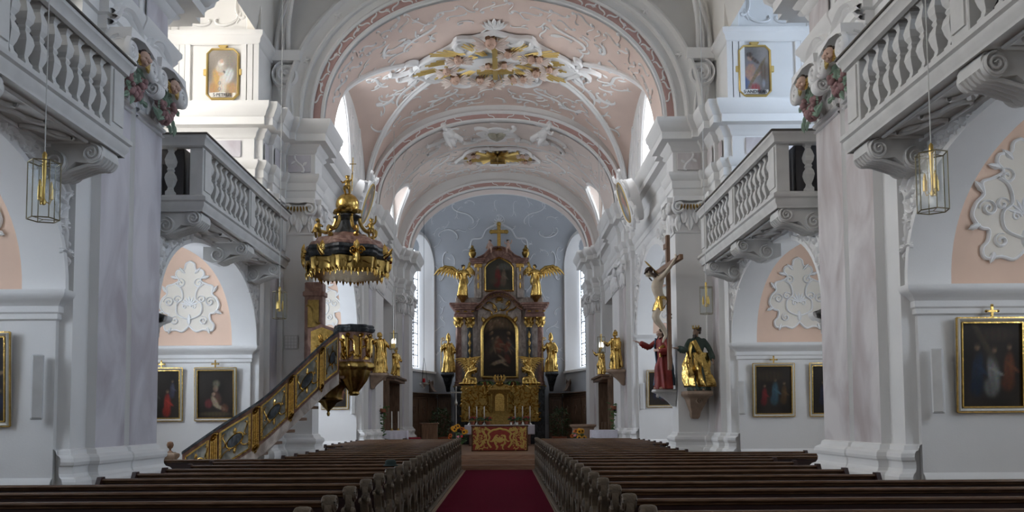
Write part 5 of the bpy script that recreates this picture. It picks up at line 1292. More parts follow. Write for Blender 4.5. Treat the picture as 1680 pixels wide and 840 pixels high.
def person_blobs(u, v, s, robe_c, skin=(.19,.12,.08), lean=0):
    return [(u+lean*.1, v+.0, .10*s, .30*s, lean, robe_c, 5), (u-.03*s, v-.18*s, .12*s, .16*s, lean, tuple(c*.7 for c in robe_c), 4), (u+.06*s, v+.02*s, .03*s, .15*s, lean+.9, tuple(c*1.2 for c in robe_c), 5), (u+lean*.18, v+.29*s, .04*s, .05*s, 0, skin, 3), (u+lean*.18, v+.33*s, .05*s, .035*s, 0, (.04,.028,.02), 3)]
def frame_rect(w, h, b, d, inner=False):
    mb = MB(); prof = [(0,0),(b*.12,-d*.6),(b*.3,-d),(b*.55,-d*.85),(b*.8,-d*.4),(b,-d*.3),(b,0)]
    rings = []
    for sx, sz in ((-1,0),(1,0),(1,1),(-1,1)):
        rings.append([(sx*(w/2+b-o), y, (-(b-o) if sz == 0 else h+b-o)) for o, y in prof])
    rings.append(rings[0]); mb.loft(rings, False, False); return mb
def station(x, y, z, label, w, h, bg, blobs, seed, lean=.05, rz=0, cross=True):
    t = thing('framed_painting', label, 'painting', (x, y-.012, z), rz, 'station paintings'); t.rotation_euler = (lean, 0, rz)
    canvas(t, w, h, bg, blobs, (0,-.02,0), seed)
    frame_rect(w, h, .065, .07).build('silver_frame', mat('silver_white_frame', (.62,.60,.55), .4, .3) if 'svf' not in M else M['svf'], t)
    g = MB(); 
    for q in (w/2+.004, w/2+.062):
        hh = h+2*(q-w/2)
        for sx in (1,-1): g.box(sx*q-.008, sx*q+.008, -.052 if q < w/2+.03 else -.045, -.02, -(q-w/2), h+(q-w/2))
        g.box(-q, q, -.052 if q < w/2+.03 else -.045, -.02, -(q-w/2)-.008, -(q-w/2)+.008); g.box(-q, q, -.052 if q < w/2+.03 else -.045, -.02, h+(q-w/2)-.008, h+(q-w/2)+.008)
    g.build('gilded_edge', G, t)
    if cross:
        c = MB(); c.bbox(-.014,.014,-.05,-.03,h+.065,h+.20,.003); c.bbox(-.065,.065,-.052,-.032,h+.125,h+.152,.003)
        for a, b in ((0,h+.205),(-.068,h+.138),(.068,h+.138)): c.ball((a,-.041,b), .019, 8)
        c.build('gilded_cross', G, t)
    return t
M['svf'] = mat('silver_white_frame', (.62,.60,.55), .4, .3)
DK = (.028,.022,.017)
A1 = person_blobs(.28,.42,1.0,(.018,.03,.055),lean=-.1)+person_blobs(.52,.40,.95,(.20,.20,.19),lean=.15)+person_blobs(.8,.45,.9,(.13,.045,.02))+[(.35,.8,.05,.5,.5,(.06,.045,.03),4),(.6,.86,.3,.1,0,(.05,.035,.025),3)]
A2 = person_blobs(.55,.45,.9,(.05,.10,.13))+person_blobs(.25,.38,.7,(.16,.02,.02))+person_blobs(.8,.42,.75,(.09,.05,.02))+[(.4,.8,.35,.15,0,(.05,.035,.02),3)]
A3 = person_blobs(.3,.42,.8,(.03,.03,.06))+person_blobs(.62,.4,.9,(.10,.03,.04))
A4 = [(.52,.40,.13,.20,.2,(.10,.05,.035),5),(.5,.62,.07,.09,0,(.22,.15,.10),5),(.48,.33,.07,.18,.5,(.32,.25,.17),6),(.62,.22,.20,.05,-.4,(.33,.26,.18),6),(.44,.5,.05,.05,0,(.3,.2,.14),6),(.52,.72,.09,.09,0,(.16,.15,.10),3),(.3,.3,.1,.12,0,(.14,.03,.03),4),(.75,.2,.1,.12,.3,(.12,.05,.03),4),(.5,.08,.4,.06,0,(.08,.06,.03),3)]
A5 = person_blobs(.66,.30,.9,(.30,.03,.02))+person_blobs(.3,.45,.9,(.05,.05,.04))+person_blobs(.8,.6,.6,(.06,.06,.09))
A6 = [(.55,.70,.16,.10,.3,(.30,.20,.13),4),(.75,.55,.25,.04,.2,(.34,.24,.15),6),(.7,.38,.22,.05,-.15,(.30,.25,.16),6),(.75,.2,.4,.14,.1,(.02,.03,.075),4),(.6,.85,.08,.07,0,(.22,.15,.1),5)]
station(5.92,10.05,1.72, 'framed painting with pale robed figure, nearest right chapel wall', .70, .98, DK, A1, 1)
station(5.80,17.8,1.68, 'framed painting with blue robed figure, right aisle, fully visible', .74, .98, DK, A2, 2)
station(6.98,17.8,1.68, 'framed painting right aisle, partly hidden behind the near pier', .74, .98, DK, A3, 3)
station(-5.80,17.8,1.66, 'framed painting of figure with pale body in lap, left of the stair', .74, .98, DK, A4, 4)
station(-6.92,17.8,1.66, 'framed painting with red robed figure, partly hidden behind the near left pier', .74, .98, DK, A5, 5)
station(-6.00,10.05,1.62, 'framed painting cut by the left picture edge, nearest left chapel wall', .70, .98, (.035,.03,.03), A6, 6)
station(4.95,26.0,1.98, 'framed painting in the choir chapel behind the red-robed statue', .70, 1.0, DK, A3+A2[:5], 7, cross=False)
station(-4.95,26.0,1.98, 'framed painting low in the chapel behind the pulpit', .70, 1.0, DK, A1[5:], 8, cross=False)

# painted saints on the gallery end walls
def saint_picture(x, label, text, blobs, bg, seed):
    t = thing('octagonal_painting', label, 'painting', (x, 17.80, 8.43), 0, 'gallery saint paintings')
    w, h, c = .66, 1.08, .10
    def poly(u, v):
        e = max(0, c-min(v, 1-v)*h); return ((u-.5)*(w-2*e), v*h)
    canvas(t, w, h, bg, blobs, (0,-.03,0), seed, poly=poly, nx=44, ny=64)
    oc = [(-w/2+c,0),(w/2-c,0),(w/2,c),(w/2,h-c),(w/2-c,h),(-w/2+c,h),(-w/2,h-c),(-w/2,c)]
    mb = MB(); mb.relief(oc+oc[:2], .026, .06, lambda u, v, q: (u, -.01-q, v)); mb.prism(oc, 0, .02, f=lambda u, v, d: (u, -d, v))
    mb.build('gilded_frame', M['goldpaint'], t)
    e = MB()
    for q in ((-w/2-.08,-w/2,h*.47,h*.60),(w/2,w/2+.08,h*.47,h*.60)): e.bbox(q[0],q[1],-.05,0,q[2],q[3],.01)
    e.bbox(-.07,.07,-.05,0,h,h+.07,.01); e.bbox(-.10,.10,-.045,0,h+.055,h+.09,.008)
    e.build('frame_tab', M['goldpaint'], t)
    b = MB(); b.grid(lambda u, v: ((u-.5)*.56, -.034-.006*sin(u*PI*2), .03+.10*v+.012*sin(u*PI)), 16, 2); b.build('name_scroll', mat('parchment', (.72,.70,.66), .8), t)
    cu = bpy.data.curves.new('lettering', 'FONT'); cu.body = text; cu.size = .098; cu.align_x = 'CENTER'; cu.extrude = .002; 
    o = bpy.data.objects.new('lettering', cu); COL.objects.link(o); me = bpy.data.meshes.new_from_object(o.evaluated_get(bpy.context.evaluated_depsgraph_get())); bpy.data.objects.remove(o); me.materials.clear(); me.materials.append(M['ink']); o = bpy.data.objects.new('lettering', me); COL.objects.link(o); o.parent = t; o.location = (0,-.045,.052); o.rotation_euler = (PI/2, 0, 0); o.scale = (.98,1,1)
saint_picture(-5.76, 'octagonal painting of bearded man holding keys, lettered scroll, left gallery wall', 'S·PETRUS',
  [(.75,.7,.15,.6,0,(.26,.24,.21),6),(.45,.30,.27,.32,0,(.50,.32,.14),4),(.34,.42,.14,.30,.3,(.52,.33,.12),4),(.66,.46,.17,.26,-.4,(.56,.60,.62),5),(.5,.28,.12,.36,0,(.58,.55,.50),4),(.45,.50,.10,.05,.2,(.52,.36,.27),6),(.40,.62,.12,.13,0,(.52,.47,.42),4),(.44,.72,.10,.10,0,(.62,.58,.54),6),(.46,.76,.06,.07,0,(.55,.37,.28),6),(.46,.70,.07,.04,0,(.66,.63,.6),6),(.55,.54,.03,.05,.6,(.06,.06,.07),8),(.40,.32,.05,.06,0,(.15,.15,.17),5),(.40,.32,.03,.04,0,(.5,.46,.42),6),(.40,.20,.05,.06,0,(.15,.15,.17),5),(.40,.20,.03,.04,0,(.5,.46,.42),6),(.2,.2,.12,.2,0,(.42,.24,.10),4),(.82,.2,.14,.2,0,(.45,.28,.14),4)], (.36,.32,.28), 1)
saint_picture(5.58, 'octagonal painting of kneeling man with wooden beam cross, right gallery wall', 'S·ANDREAS',
  [(.35,.62,.24,.28,0,(.22,.21,.22),3),(.18,.30,.14,.30,.1,(.10,.14,.26),5),(.36,.52,.15,.20,-.3,(.42,.24,.17),5),(.30,.40,.09,.18,.6,(.44,.26,.19),5),(.52,.40,.24,.05,.55,(.45,.27,.2),6),(.36,.76,.09,.09,0,(.42,.26,.19),6),(.34,.83,.10,.08,0,(.08,.06,.05),5),(.50,.72,.2,.06,-.7,(.10,.075,.06),6),(.56,.45,.62,.055,1.05,(.20,.15,.09),7),(.5,.15,.16,.16,0,(.32,.06,.06),4),(.78,.25,.05,.14,0,(.30,.30,.32),5),(.8,.5,.14,.3,0,(.13,.09,.06),3)], (.26,.24,.23), 2)

# oval medallions over the choir entablature
for S, side in SIDES:
    t = thing('oval_medallion_painting', 'oval painted medallion in white stucco frame above the %s choir entablature' % side, 'painting', (S*3.72, 22.9, 6.95), -S*(PI/2-.08), 'oval medallions', .72); t.rotation_euler[0] = .30
    def ov(u, v):
        e = math.sqrt(max(0.02, 1-(2*v-1)**2)); return ((u-.5)*.9*e, v*1.5)
    canvas(t, .9, 1.5, (.30,.26,.21), [(.5,.45,.2,.4,.2,(.5,.25,.2),4),(.5,.7,.12,.12,0,(.5,.36,.28),5),(.3,.3,.15,.3,-.3,(.25,.33,.4),4),(.65,.25,.15,.2,.3,(.55,.5,.45),4)], (0,-.12,0), 5+S, poly=ov, nx=24, ny=32)
    r = MB(); P = [(.47*cos(a*PI/20), .75+.77*sin(a*PI/20)) for a in range(41)]; r.relief(P, .03, .05, lambda u, v, h: (u, -.10-h, v)); r.build('rim', M['goldpaint'], t)
    r = MB(); fm = lambda u, v, h: (u, -.02-h, v); r.prism([(p[0]*1.1, .75+(p[1]-.75)*1.06) for p in P[:-1]], .0, -.5, f=lambda u, v, d: (u, -.10-d, v)); r.relief([(p[0]*1.22, .75+(p[1]-.75)*1.14) for p in P], .09, .12, fm)
    for sg in (1,-1):
        for (a, b, sz, an) in ((.35,1.62,.5,.6),(.72,1.1,.6,1.5),(.68,.35,.6,1.9),(.35,-.12,.5,.2),(.9,.05,.5,.8)): r.relief(scroll('C' if sz > .5 else 'S', (sg*a, b), sz, sg*an, sg, n=16), .045, .11, fm); r.petal((sg*a, b), sg*an+1, .32, .08, .10, fm)
    shell_orn(r, (0,1.6), .34, fm); r.build('stucco_frame', M['stucco'], t)

# ------------------------------------------------------------------ high altar retable
RY = 38.5
t = thing('high_altar_retable', 'tall marble and gilt altar retable with columns and paintings in the apse', 'altar', (0, RY, .45))
def B(mb, x0, x1, y0, y1, z0, z1, b=.02): mb.bbox(x0, x1, y0, y1, z0-.45, z1-.45, b); return mb
b = MB(); B(b,-2.03,2.03,0,.9,.45,3.0,.03); 
for s in (1,-1):
    B(b,s*1.52-.48,s*1.52+.48,-.35,.4,.45,2.9,.03); B(b,s*1.54-.50,s*1.54+.50,-.40,.4,2.86,3.05,.03)
b.build('base', M['black_stone'], t)
b = MB(); B(b,-2.0,2.0,.25,.8,3.0,6.7); B(b,-1.0,1.0,.10,.3,3.2,6.75); b.build('back_wall', M['retable'], t)
for s in (1,-1):
    for (x, y, mt, nm) in ((1.85,-.12,M['brown_marble'],'outer'),(1.34,.02,M['black_stone'],'inner')):
        c = MB().lathe([(.20,2.6),(.20,2.68),(.17,2.72),(.19,2.78),(.15,2.82),(.145,2.9),(.15,3.4),(.125,5.25),(.14,5.28)], 18, Matrix.Translation((s*x,y,0))).build('column', mt, t)
        k = MB().lathe([(.14,5.26),(.15,5.3),(.14,5.34),(.16,5.45),(.22,5.62),(.25,5.66),(.25,5.72)], 12, Matrix.Translation((s*x,y,0)))
        for q in range(8):
            a = q*PI/4; R = lambda u, v, h, a=a, x=x, y=y: (s*x+(.15+v*.3+h)*cos(a+u/.15), y+(.15+v*.3+h)*sin(a+u/.15), 5.32+v)
            k.petal((0,0), PI/2, .28, .05, .05, R, lobes=2)
        k.build('column_capital', G, c)
        if nm == 'inner':
            g = MB()
            for q in range(6):
                R = lambda u, v, h, x=x, y=y: (s*x+u, y-.135-h, 2.95+v); g.petal((0,.36*q), PI/2, .34, .07, .05, R, lobes=2); g.ball(R(0,.36*q+.3,.02), .03, 6)
            g.build('column_garland', G, c)
        pd = MB(); pd.bbox(s*x-.24,s*x+.24,y-.24,y+.24,2.55,2.62,.01); pd.build('column_base', M['golddull'], c)
    # entablature blocks
    e = MB()
    for z0, z1, o in ((6.15,6.30,.0),(6.30,6.50,-.03),(6.50,6.60,.06),(6.60,6.68,.14),(6.68,6.78,.20)): e.bbox(s*1.6-.44-o,s*1.6+.44+o,-.42-o,.6,z0-.45,z1-.45,.02)
    e.build('entablature', M['brown_marble'], t)
    g = MB(); fm = lambda u, v, h: (s*1.6+u*.75, -.45-h, 5.95+v); 
    for k in range(5): g.petal((-.45+.225*k,0), (k%2)*PI, .2, .05, .03, fm)
    g.build('frieze_gilding', G, t)
# arched cornice between them
for (o, d, mt, nm) in ((0,.0,M['brown_marble'],'arched_cornice'),):
    P = [(-1.05,6.62),(-.85,6.72),(-.6,7.0),(-.3,7.18),(0,7.24),(.3,7.18),(.6,7.0),(.85,6.72),(1.05,6.62)]; P = [(p[0], p[1]-.45) for p in smooth_path([(a, b_, 0) for a, b_ in P], 5)]
    c = MB()
    for w_, h_, dz in ((.05,.30,.10),(.06,.22,.0),(.04,.16,-.09)): c.relief([(u, v+dz) for u, v in P], w_, h_, lambda u, v, h: (u, -.05-h, v))
    c.prism([(u, v-.1) for u, v in P]+[(u, v+.12) for u, v in P[::-1]], 0, .3, f=lambda u, v, d_: (u, -.06+d_, v)); c.build(nm, mt, t)
    dn = MB()
    for i in range(2, len(P)-2, 2): dn.ball((P[i][0], -.30, P[i][1]-.05), .035, 6)
    dn.build('cornice_beads', M['golddull'], t)
g = MB(); fm = lambda u, v, h: (u, .05-h, 6.18+v)
for s in (1,-1): g.relief(scroll('C', (s*.3,.05), .55, s*.8, s), .04, .08, fm); g.relief(scroll('S', (s*.55,-.1), .5, s*.2, s), .035, .08, fm); g.petal((s*.3,.1), s*1, .3, .08, .06, fm)
shell_orn(g, (0,.3), .25, fm); g.build('gilded_cartouche', G, t); 
c = MB(); c.prism([(.25*cos(a*PI/10), 6.2+.16*sin(a*PI/10)) for a in range(20)], .02, .06); c.build('cartouche_shield', M['grey_marble'], t)
# main painting with arched gilt frame
def arched(w, h, rise):
    def poly(u, v): 
        x = (u-.5)*w; top = h-rise+rise*math.sqrt(max(0, 1-(2*u-1)**2)); return (x, v*top)
    return poly
AM = [(.5,.90,.45,.16,0,(.13,.085,.045),3),(.5,.50,.5,.3,.2,(.06,.045,.035),2)]
r_ = random.Random(12)
for k in range(11):      # cloud of small heads at the top
    u, v = .5+r_.uniform(-.34,.34), r_.uniform(.74,.95); AM += [(u, v, .06, .05, r_.uniform(-1,1), (.16,.10,.06), 3), (u+.02, v+.02, .028, .028, 0, (.24,.16,.10), 4)]
for k in range(9):       # crowded figures in the middle
    u, v = .5+r_.uniform(-.36,.36), r_.uniform(.36,.68); c = r_.choice([(.17,.05,.03),(.10,.075,.05),(.05,.06,.07),(.14,.10,.06)]); an = r_.uniform(-.7,.7)
    AM += [(u, v, .07, .17, an, c, 3), (u+.05, v-.03, .022, .12, an+.9, (.19,.13,.08), 4), (u-.13*sin(an), v+.09, .034, .036, 0, (.20,.13,.08), 4)]
AM += [(.48,.24,.22,.055,.25,(.30,.23,.16),4),(.34,.21,.05,.05,0,(.24,.17,.11),4),(.64,.21,.14,.03,-.5,(.28,.21,.14),5),(.58,.30,.03,.16,.9,(.25,.18,.12),4),(.5,.10,.4,.06,0,(.045,.03,.02),3),(.74,.30,.08,.14,.3,(.12,.04,.03),3)]
canvas(t, 1.5, 2.72, (.030,.024,.018), AM, (0,.02,3.05), 11, 'main_painting', arched(1.5,2.72,.75), 48, 72)
fr = MB(); P = [(-.79,3.0),(-.79,5.02)]+arc_pts(0,5.02,.79,.80,2,30)[1:-1]+[(.79,5.02),(.79,3.0),(-.79,3.0)]
fr.relief(P, .085, .14, lambda u, v, h: (u, .06-h, v)); fr.build('main_frame', G, t)
sp_ = MB()
for s in (1,-1): sp_.petal((s*.8,5.75), -PI/2-s*.6, .4, .12, .08, lambda u, v, h: (u, .08-h, v))
sp_.build('spandrel_gilding', G, t)
# upper storey
b = MB(); B(b,-1.15,1.15,.2,.75,6.7,8.75); B(b,-.78,.78,.08,.3,6.95,8.9); B(b,-2.0,2.0,.1,.8,6.72,7.1)
for s in (1,-1): B(b,s*.95-.15,s*.95+.15,-.02,.3,7.05,8.62)
b.build('upper_storey', M['retable'], t)
for s in (1,-1):
    p = MB(); fm = lambda u, v, h: (s*.95+u, -.03-h, 6.7+v)
    for k in range(3): p.petal((0,.3+.4*k), PI/2, .38, .06, .04, fm)
    p.bbox(s*.95-.17,s*.95+.17,-.05,.1,8.0,8.2,.02); p.build('upper_pilaster_gilding', G, t)
    e = MB()
    for z0, z1, o in ((8.62,8.72,.05),(8.72,8.80,.10),(8.80,8.86,.14)): e.bbox(s*1.0-.22-o,s*1.0+.22+o,-.08-o,.5,z0-.45,z1-.45,.015)
    e.build('upper_entablature', M['brown_marble'], t)
    v_ = MB().lathe([(.14,8.42),(.08,8.46),(.10,8.5),(.17,8.6),(.18,8.72),(.12,8.78),(.16,8.82),(.10,8.9),(.05,8.98),(.07,9.02),(.0,9.06)], 14, Matrix.Translation((s*1.22,.1,0))); v_.build('vase', M['golddull'], t)
    sc = MB(); fm = lambda u, v, h: (s*(1.42+u), .1-h, 6.65+v); P = smooth_path([(-.1,1.6,0),(.0,1.3,0),(.1,1.0,0),(.05,.7,0),(.22,.45,0),(.38,.25,0),(.30,.1,0)], 5); sc.relief([(p[0], p[1]) for p in P], .07, .14, fm); sc.relief(spiral((.24,.18), .14, 1.6, 0, 1, 20), .04, .14, fm); sc.build('side_volute', M['golddull'], t)
P = [(-1.0,8.82),(-.7,8.95),(-.42,9.2),(0,9.32),(.42,9.2),(.7,8.95),(1.0,8.82)]; P = [(p[0], p[1]-.45) for p in smooth_path([(a, b_, 0) for a, b_ in P], 5)]
c = MB()
for w_, h_, dz in ((.05,.24,.07),(.06,.18,-.02)): c.relief([(u, v+dz) for u, v in P], w_, h_, lambda u, v, h: (u, .05-h, v))
c.prism([(-.8,8.2)]+[(u, v-.08) for u, v in P]+[(.8,8.2)], 0, .3, f=lambda u, v, d_: (u, .06+d_, v)); c.build('upper_gable', M['brown_marble'], t)
AU = person_blobs(.45,.42,1.1,(.16,.03,.025))+person_blobs(.68,.40,.9,(.18,.13,.09))+[(.3,.3,.15,.12,0,(.08,.06,.04),3),(.7,.75,.25,.12,.2,(.12,.12,.10),3)]
canvas(t, 1.2, 1.45, (.06,.055,.04), AU, (0,.0,6.98), 12, 'upper_painting', arched(1.2,1.45,.32), 36, 44)
fr = MB(); P = [(-.64,6.94),(-.64,8.02),(-.5,8.20),(-.2,8.38),(0,8.46),(.2,8.38),(.5,8.20),(.64,8.02),(.64,6.94),(-.64,6.94)]
fr.relief(P, .055, .1, lambda u, v, h: (u, .05-h, v)); fr.build('upper_frame', G, t)
# crowning cross and putti
c = MB(); c.bbox(-.08,.08,.0,.08,8.85,10.0,.01); c.bbox(-.32,.32,-.006,.086,9.58,9.74,.01)
for a, b_ in ((0,10.02),(-.34,9.66),(.34,9.66)): c.ball((a,.04,b_), .11, 8)
c.lathe([(.2,8.78),(.16,8.84),(.10,8.9),(.12,8.95)], 12); c.build('crowning_cross', G, t)
for s in (1,-1):
    putto(t, .62, M['flesh'], M['hair'], s*.7, 'putto', Matrix.Translation((s*.42,-.05,8.66)))
# gilt angels of the upper storey, bishops and kneeling angels are things of their own
for s, side in SIDES:
    a = thing('gilded_angel', 'gilded winged angel standing beside the upper altar painting, %s' % side, 'statue', (s*1.66, RY-.30, 7.12), -s*.3, 'upper altar angels')
    statue(a, 1.42, G, G, ((((-.2,-.08,.66)),(-.2,-.22,.74),(.2,-.6,1),(0,0,-1),.4), ((.2,-.08,.66),(.22,-.22,.6),(-.2,-1,.2),(0,0,-1),.4)), ph=1+s, hair=M['hair'], vox=.014, lean=(-s*.05,0), look=(-s*.5,-1))
    wing(a, 1.42, (s*.06,.02,.70), s, G, .9, .62); wing(a, 1.42, (-s*.05,.03,.72), -s, G, .9, .28)
    console('gilded bracket of the upper %s altar angel' % side, (s*1.66, RY+.09, 7.115), .5, .6, .25, GD, grp='angel brackets')
    gold_saint((s*2.30, RY-.32, 3.66), -s*.15, 1.58, 'gilded bishop statue with mitre and crozier on the %s side of the altar' % side, 'bishop', 1.5+s, .011, 'gilded bishops')
    console('dark stone bracket under the %s gilded bishop' % side, (s*2.34, RY+.20, 3.655), .56, .85, .85, M['black_stone'], grp='bishop brackets')
    k = thing('kneeling_angel', 'gilded kneeling angel with raised wings beside the tabernacle, %s' % side, 'statue', (s*1.34, RY-.66, 3.075), 0, 'kneeling altar angels')
    H = 1.45
    bd = MB(); T = head(bd, (-s*.16*H,-.10*H,.70*H), H, (-s*1,-.8), .2); limb(bd, [(-s*.10*H,-.04*H,.55*H), (-s*.15*H,-.09*H,.67*H)], [.035*H,.03*H])
    rb = MB(); limb(rb, [(s*.06*H,.03*H,.10*H), (s*.05*H,.0,.28*H), (-s*.04*H,-.02*H,.45*H), (-s*.09*H,-.03*H,.57*H)], [.14*H,.11*H,.085*H,.06*H], 14)
    limb(rb, [(s*.05*H,-.03*H,.17*H), (-s*.16*H,-.10*H,.18*H), (-s*.17*H,-.10*H,.04*H)], [.09*H,.075*H,.05*H]); limb(rb, [(s*.05*H,.02*H,.10*H), (s*.10*H,.02*H,.05*H), (s*.30*H,.05*H,.05*H)], [.10*H,.09*H,.04*H])
    for q in range(5): rb.tube([(s*(.15-.09*q)*H,-.10*H,.20*H), (s*(.2-.10*q)*H,-.15*H,.02*H)], [.03*H,.045*H], 8)
    for d in (1,-1):
        e = (-s*.10*H+d*.10*H, -.09*H, .40*H); w_ = (-s*.20*H+d*.02*H, -.20*H, .46*H)
        limb(rb, [(-s*.07*H+d*.09*H,-.03*H,.53*H), e], [.045*H,.04*H]); limb(rb, [e, w_], [.04*H,.035*H]); hand(bd, w_, (-s*.5,-.4,.8), H, (-d,0,0), .1)
    remesh(bd.build('body', G, k), .016); remesh(rb.build('robe', G, k), .018)
    hb = MB(); hb.ball((0,.016,.022), (.056,.06,.056), 12, T); hb.build('hair', G, k)
    wing(k, H, (s*.02,.02,.46), s, G, 1.0, .34, .05, rot=.7); wing(k, H, (-s*.03,.06,.48), -s, G, 1.0, .30, .05, rot=.9)
# gilded relief screen and tabernacle
t = thing('tabernacle', 'gilded tabernacle with carved relief screen behind the high altar table', 'tabernacle', (0, 37.3, 1.3))
p = MB(); p.bbox(-1.7,1.7,.12,.3,.15,1.75,.02); p.build('screen_board', M['golddull'], t)
fm = lambda u, v, h: (u, .12-h, v)
for s in (1,-1):
    p = MB(); ornament(p, lambda u, v: abs(u) > .45, (.45,1.65,.2,1.72) if s > 0 else (-1.65,-.45,.2,1.72), 50, .3, .025, .06, fm, 5+s, 1.2, .75); p.build('relief_scrollwork', G, t)
p = MB().loft([[(x*w, -.25*w/.4+ y*.0 if y < 0 else .15, z) for x, y in ((-1,1),(1,1),(1,-1),(.5,-1.2),(-.5,-1.2),(-1,-1))] for w, z in ((.44,0),(.44,.5),(.40,.52),(.40,1.4),(.46,1.45),(.48,1.55),(.40,1.62),(.30,1.7),(.24,1.78))], True, True); p.build('shrine', GD, t)
p = MB(); p.prism([(-.2,.62),(-.2,1.2)]+arc_pts(0,1.2,.2,.18,2,12)[1:-1]+[(.2,1.2),(.2,.62)], -.30, -.26); p.build('shrine_door', G, t)
p = MB()
for s in (1,-1):
    p.tube([(s*.34,-.28,.55),(s*.34,-.28,1.35)], .035, 8); p.relief(scroll('S', (s*.55,1.2), .5, s*1.2, s), .04, .06, lambda u, v, h: (u, .02-h, v)); p.relief(spiral((s*.3,1.65), .1, 1.5, 0, s, 16), .03, .06, lambda u, v, h: (u, -.2-h, v))
p.build('shrine_column', G, t)
p = MB().lathe([(.16,1.75),(.2,1.8),(.14,1.86),(.16,1.92)], 12, Matrix.Translation((0,-.08,0)))
for k in range(10): a = k*PI/5; p.tube([(.16*cos(a),-.08+.16*sin(a),1.9),(.26*cos(a),-.08+.2*sin(a),2.08),(.20*cos(a),-.08+.16*sin(a),2.2)], [.04,.03,.015], 6)
p.build('crown', G, t)
def fern(loc, label, s):
    t = thing('fern_pot', label, 'plant', loc, 0, 'ferns beside the tabernacle'); mb = MB(); r = random.Random(int(s*10))
    for k in range(34):
        a = r.uniform(0, 2*PI); L = r.uniform(.25,.5); P = [(L*q*cos(a), L*q*sin(a)*.6, .14+L*.9*q-L*1.15*q*q) for q in (0,.3,.6,.8,1)]
        for q in range(4): 
            p0, p1 = Vector(P[q]), Vector(P[q+1]); sd = Vector((-sin(a), cos(a), 0))*.05*(1-q*.15)
            mb.add([tuple(p0+sd), tuple(p0-sd), tuple(p1-sd*.7), tuple(p1+sd*.7)], [(0,1,2,3)])
    mb.build('fronds', M['leaf2'], t, None, noflip=True); MB().lathe([(.10,0),(.13,.03),(.16,.16),(.15,.17),(.12,.15)], 14).build('pot', M['terra'], t)
fern((.60,37.85,3.05), 'green fern to the right of the tabernacle crown', 1); fern((-.60,37.85,3.05), 'green fern to the left of the tabernacle crown', 2)
# altar table with white cloth
t = thing('high_altar_table', 'high altar table with white linen cloth before the tabernacle', 'altar table', (0, 36.2, .45))
MB().bbox(-1.3,1.3,-.3,.75,0,.80,.02).build('table_block', M['brown_marble'], t)
MB().bbox(-1.45,1.45,-.45,.82,.80,.86,.01).build('table_top', M['brown_marble'], t)
cl = MB()
def clf(u, v):
    x = -1.47+2.94*u; 
    if v < .4: return (x, .8-1.28*v/.4, .872)
    q = (v-.4)/.6; return (x, -.485-.012*sin(u*70)*q, .872-.40*q+.012*abs(sin(u*48))*q)
cl.grid(clf, 90, 14); o = cl.build('altar_cloth', M['cloth'], t, 60); so = o.modifiers.new('solid', 'SOLIDIFY'); so.thickness = .008
# candlesticks and pots on it
def candlestick(x, y, z, label, grp, s=1.0):
    t = thing('candlestick', label, 'candlestick', (x, y, z), 0, grp, s)
    MB().lathe([(.09,0),(.09,.02),(.05,.05),(.025,.09),(.035,.13),(.018,.18),(.03,.24),(.016,.30),(.045,.33),(.045,.35),(.015,.36)], 14).build('stand', M['silver'], t)
    MB().lathe([(.022,.35),(.022,.78),(.006,.80)], 10).build('candle', M['white'], t)
C6 = ['outermost left','second from left','third from left','third from right','second from right','outermost right']
for x, nm in zip((-1.30,-.98,-.66,.66,.98,1.30), C6): candlestick(x, 36.55, 1.325, 'silver candlestick on the high altar, %s' % nm, 'high altar candlesticks')
def pot_plant(loc, label, fl, cat='plant', s=1., grp=None):
    t = thing('flower_pot', label, cat, loc, 0, grp, s); MB().lathe([(.07,0),(.08,.02),(.10,.13),(.105,.15),(.08,.14)], 12).build('pot', M['terra'], t)
    lf = MB(); f_ = MB(); r = random.Random(int(loc[0]*100))
    for k in range(30):
        a = r.uniform(0, 2*PI); e = r.uniform(.1,1.4); c = (.13*cos(a)*cos(e), .13*sin(a)*cos(e), .18+.13*sin(e)); lf.ball(c, (.045,.045,.02), 6, R=Matrix.Rotation(r.uniform(0,3), 3, 'X'))
        if fl and k % 2: f_.ball((c[0]*1.15, c[1]*1.15, c[2]+.03), .032, 6)
    lf.build('foliage', M['leaf'], t)
    if fl: f_.build('blossoms', fl, t)
for x, fl, nm in ((-1.14,M['redfl'],'red pot plant, outer left of the six candles'),(-.82,None,'green pot plant between the left candles'),(-.50,M['redfl'],'red pot plant just left of the tabernacle'),(.50,M['redfl'],'red pot plant just right of the tabernacle'),(.82,None,'green pot plant between the right candles'),(1.14,M['redfl'],'red pot plant, outer right of the six candles')):
    pot_plant((x,36.4,1.325), nm, fl, grp='altar pot plants')
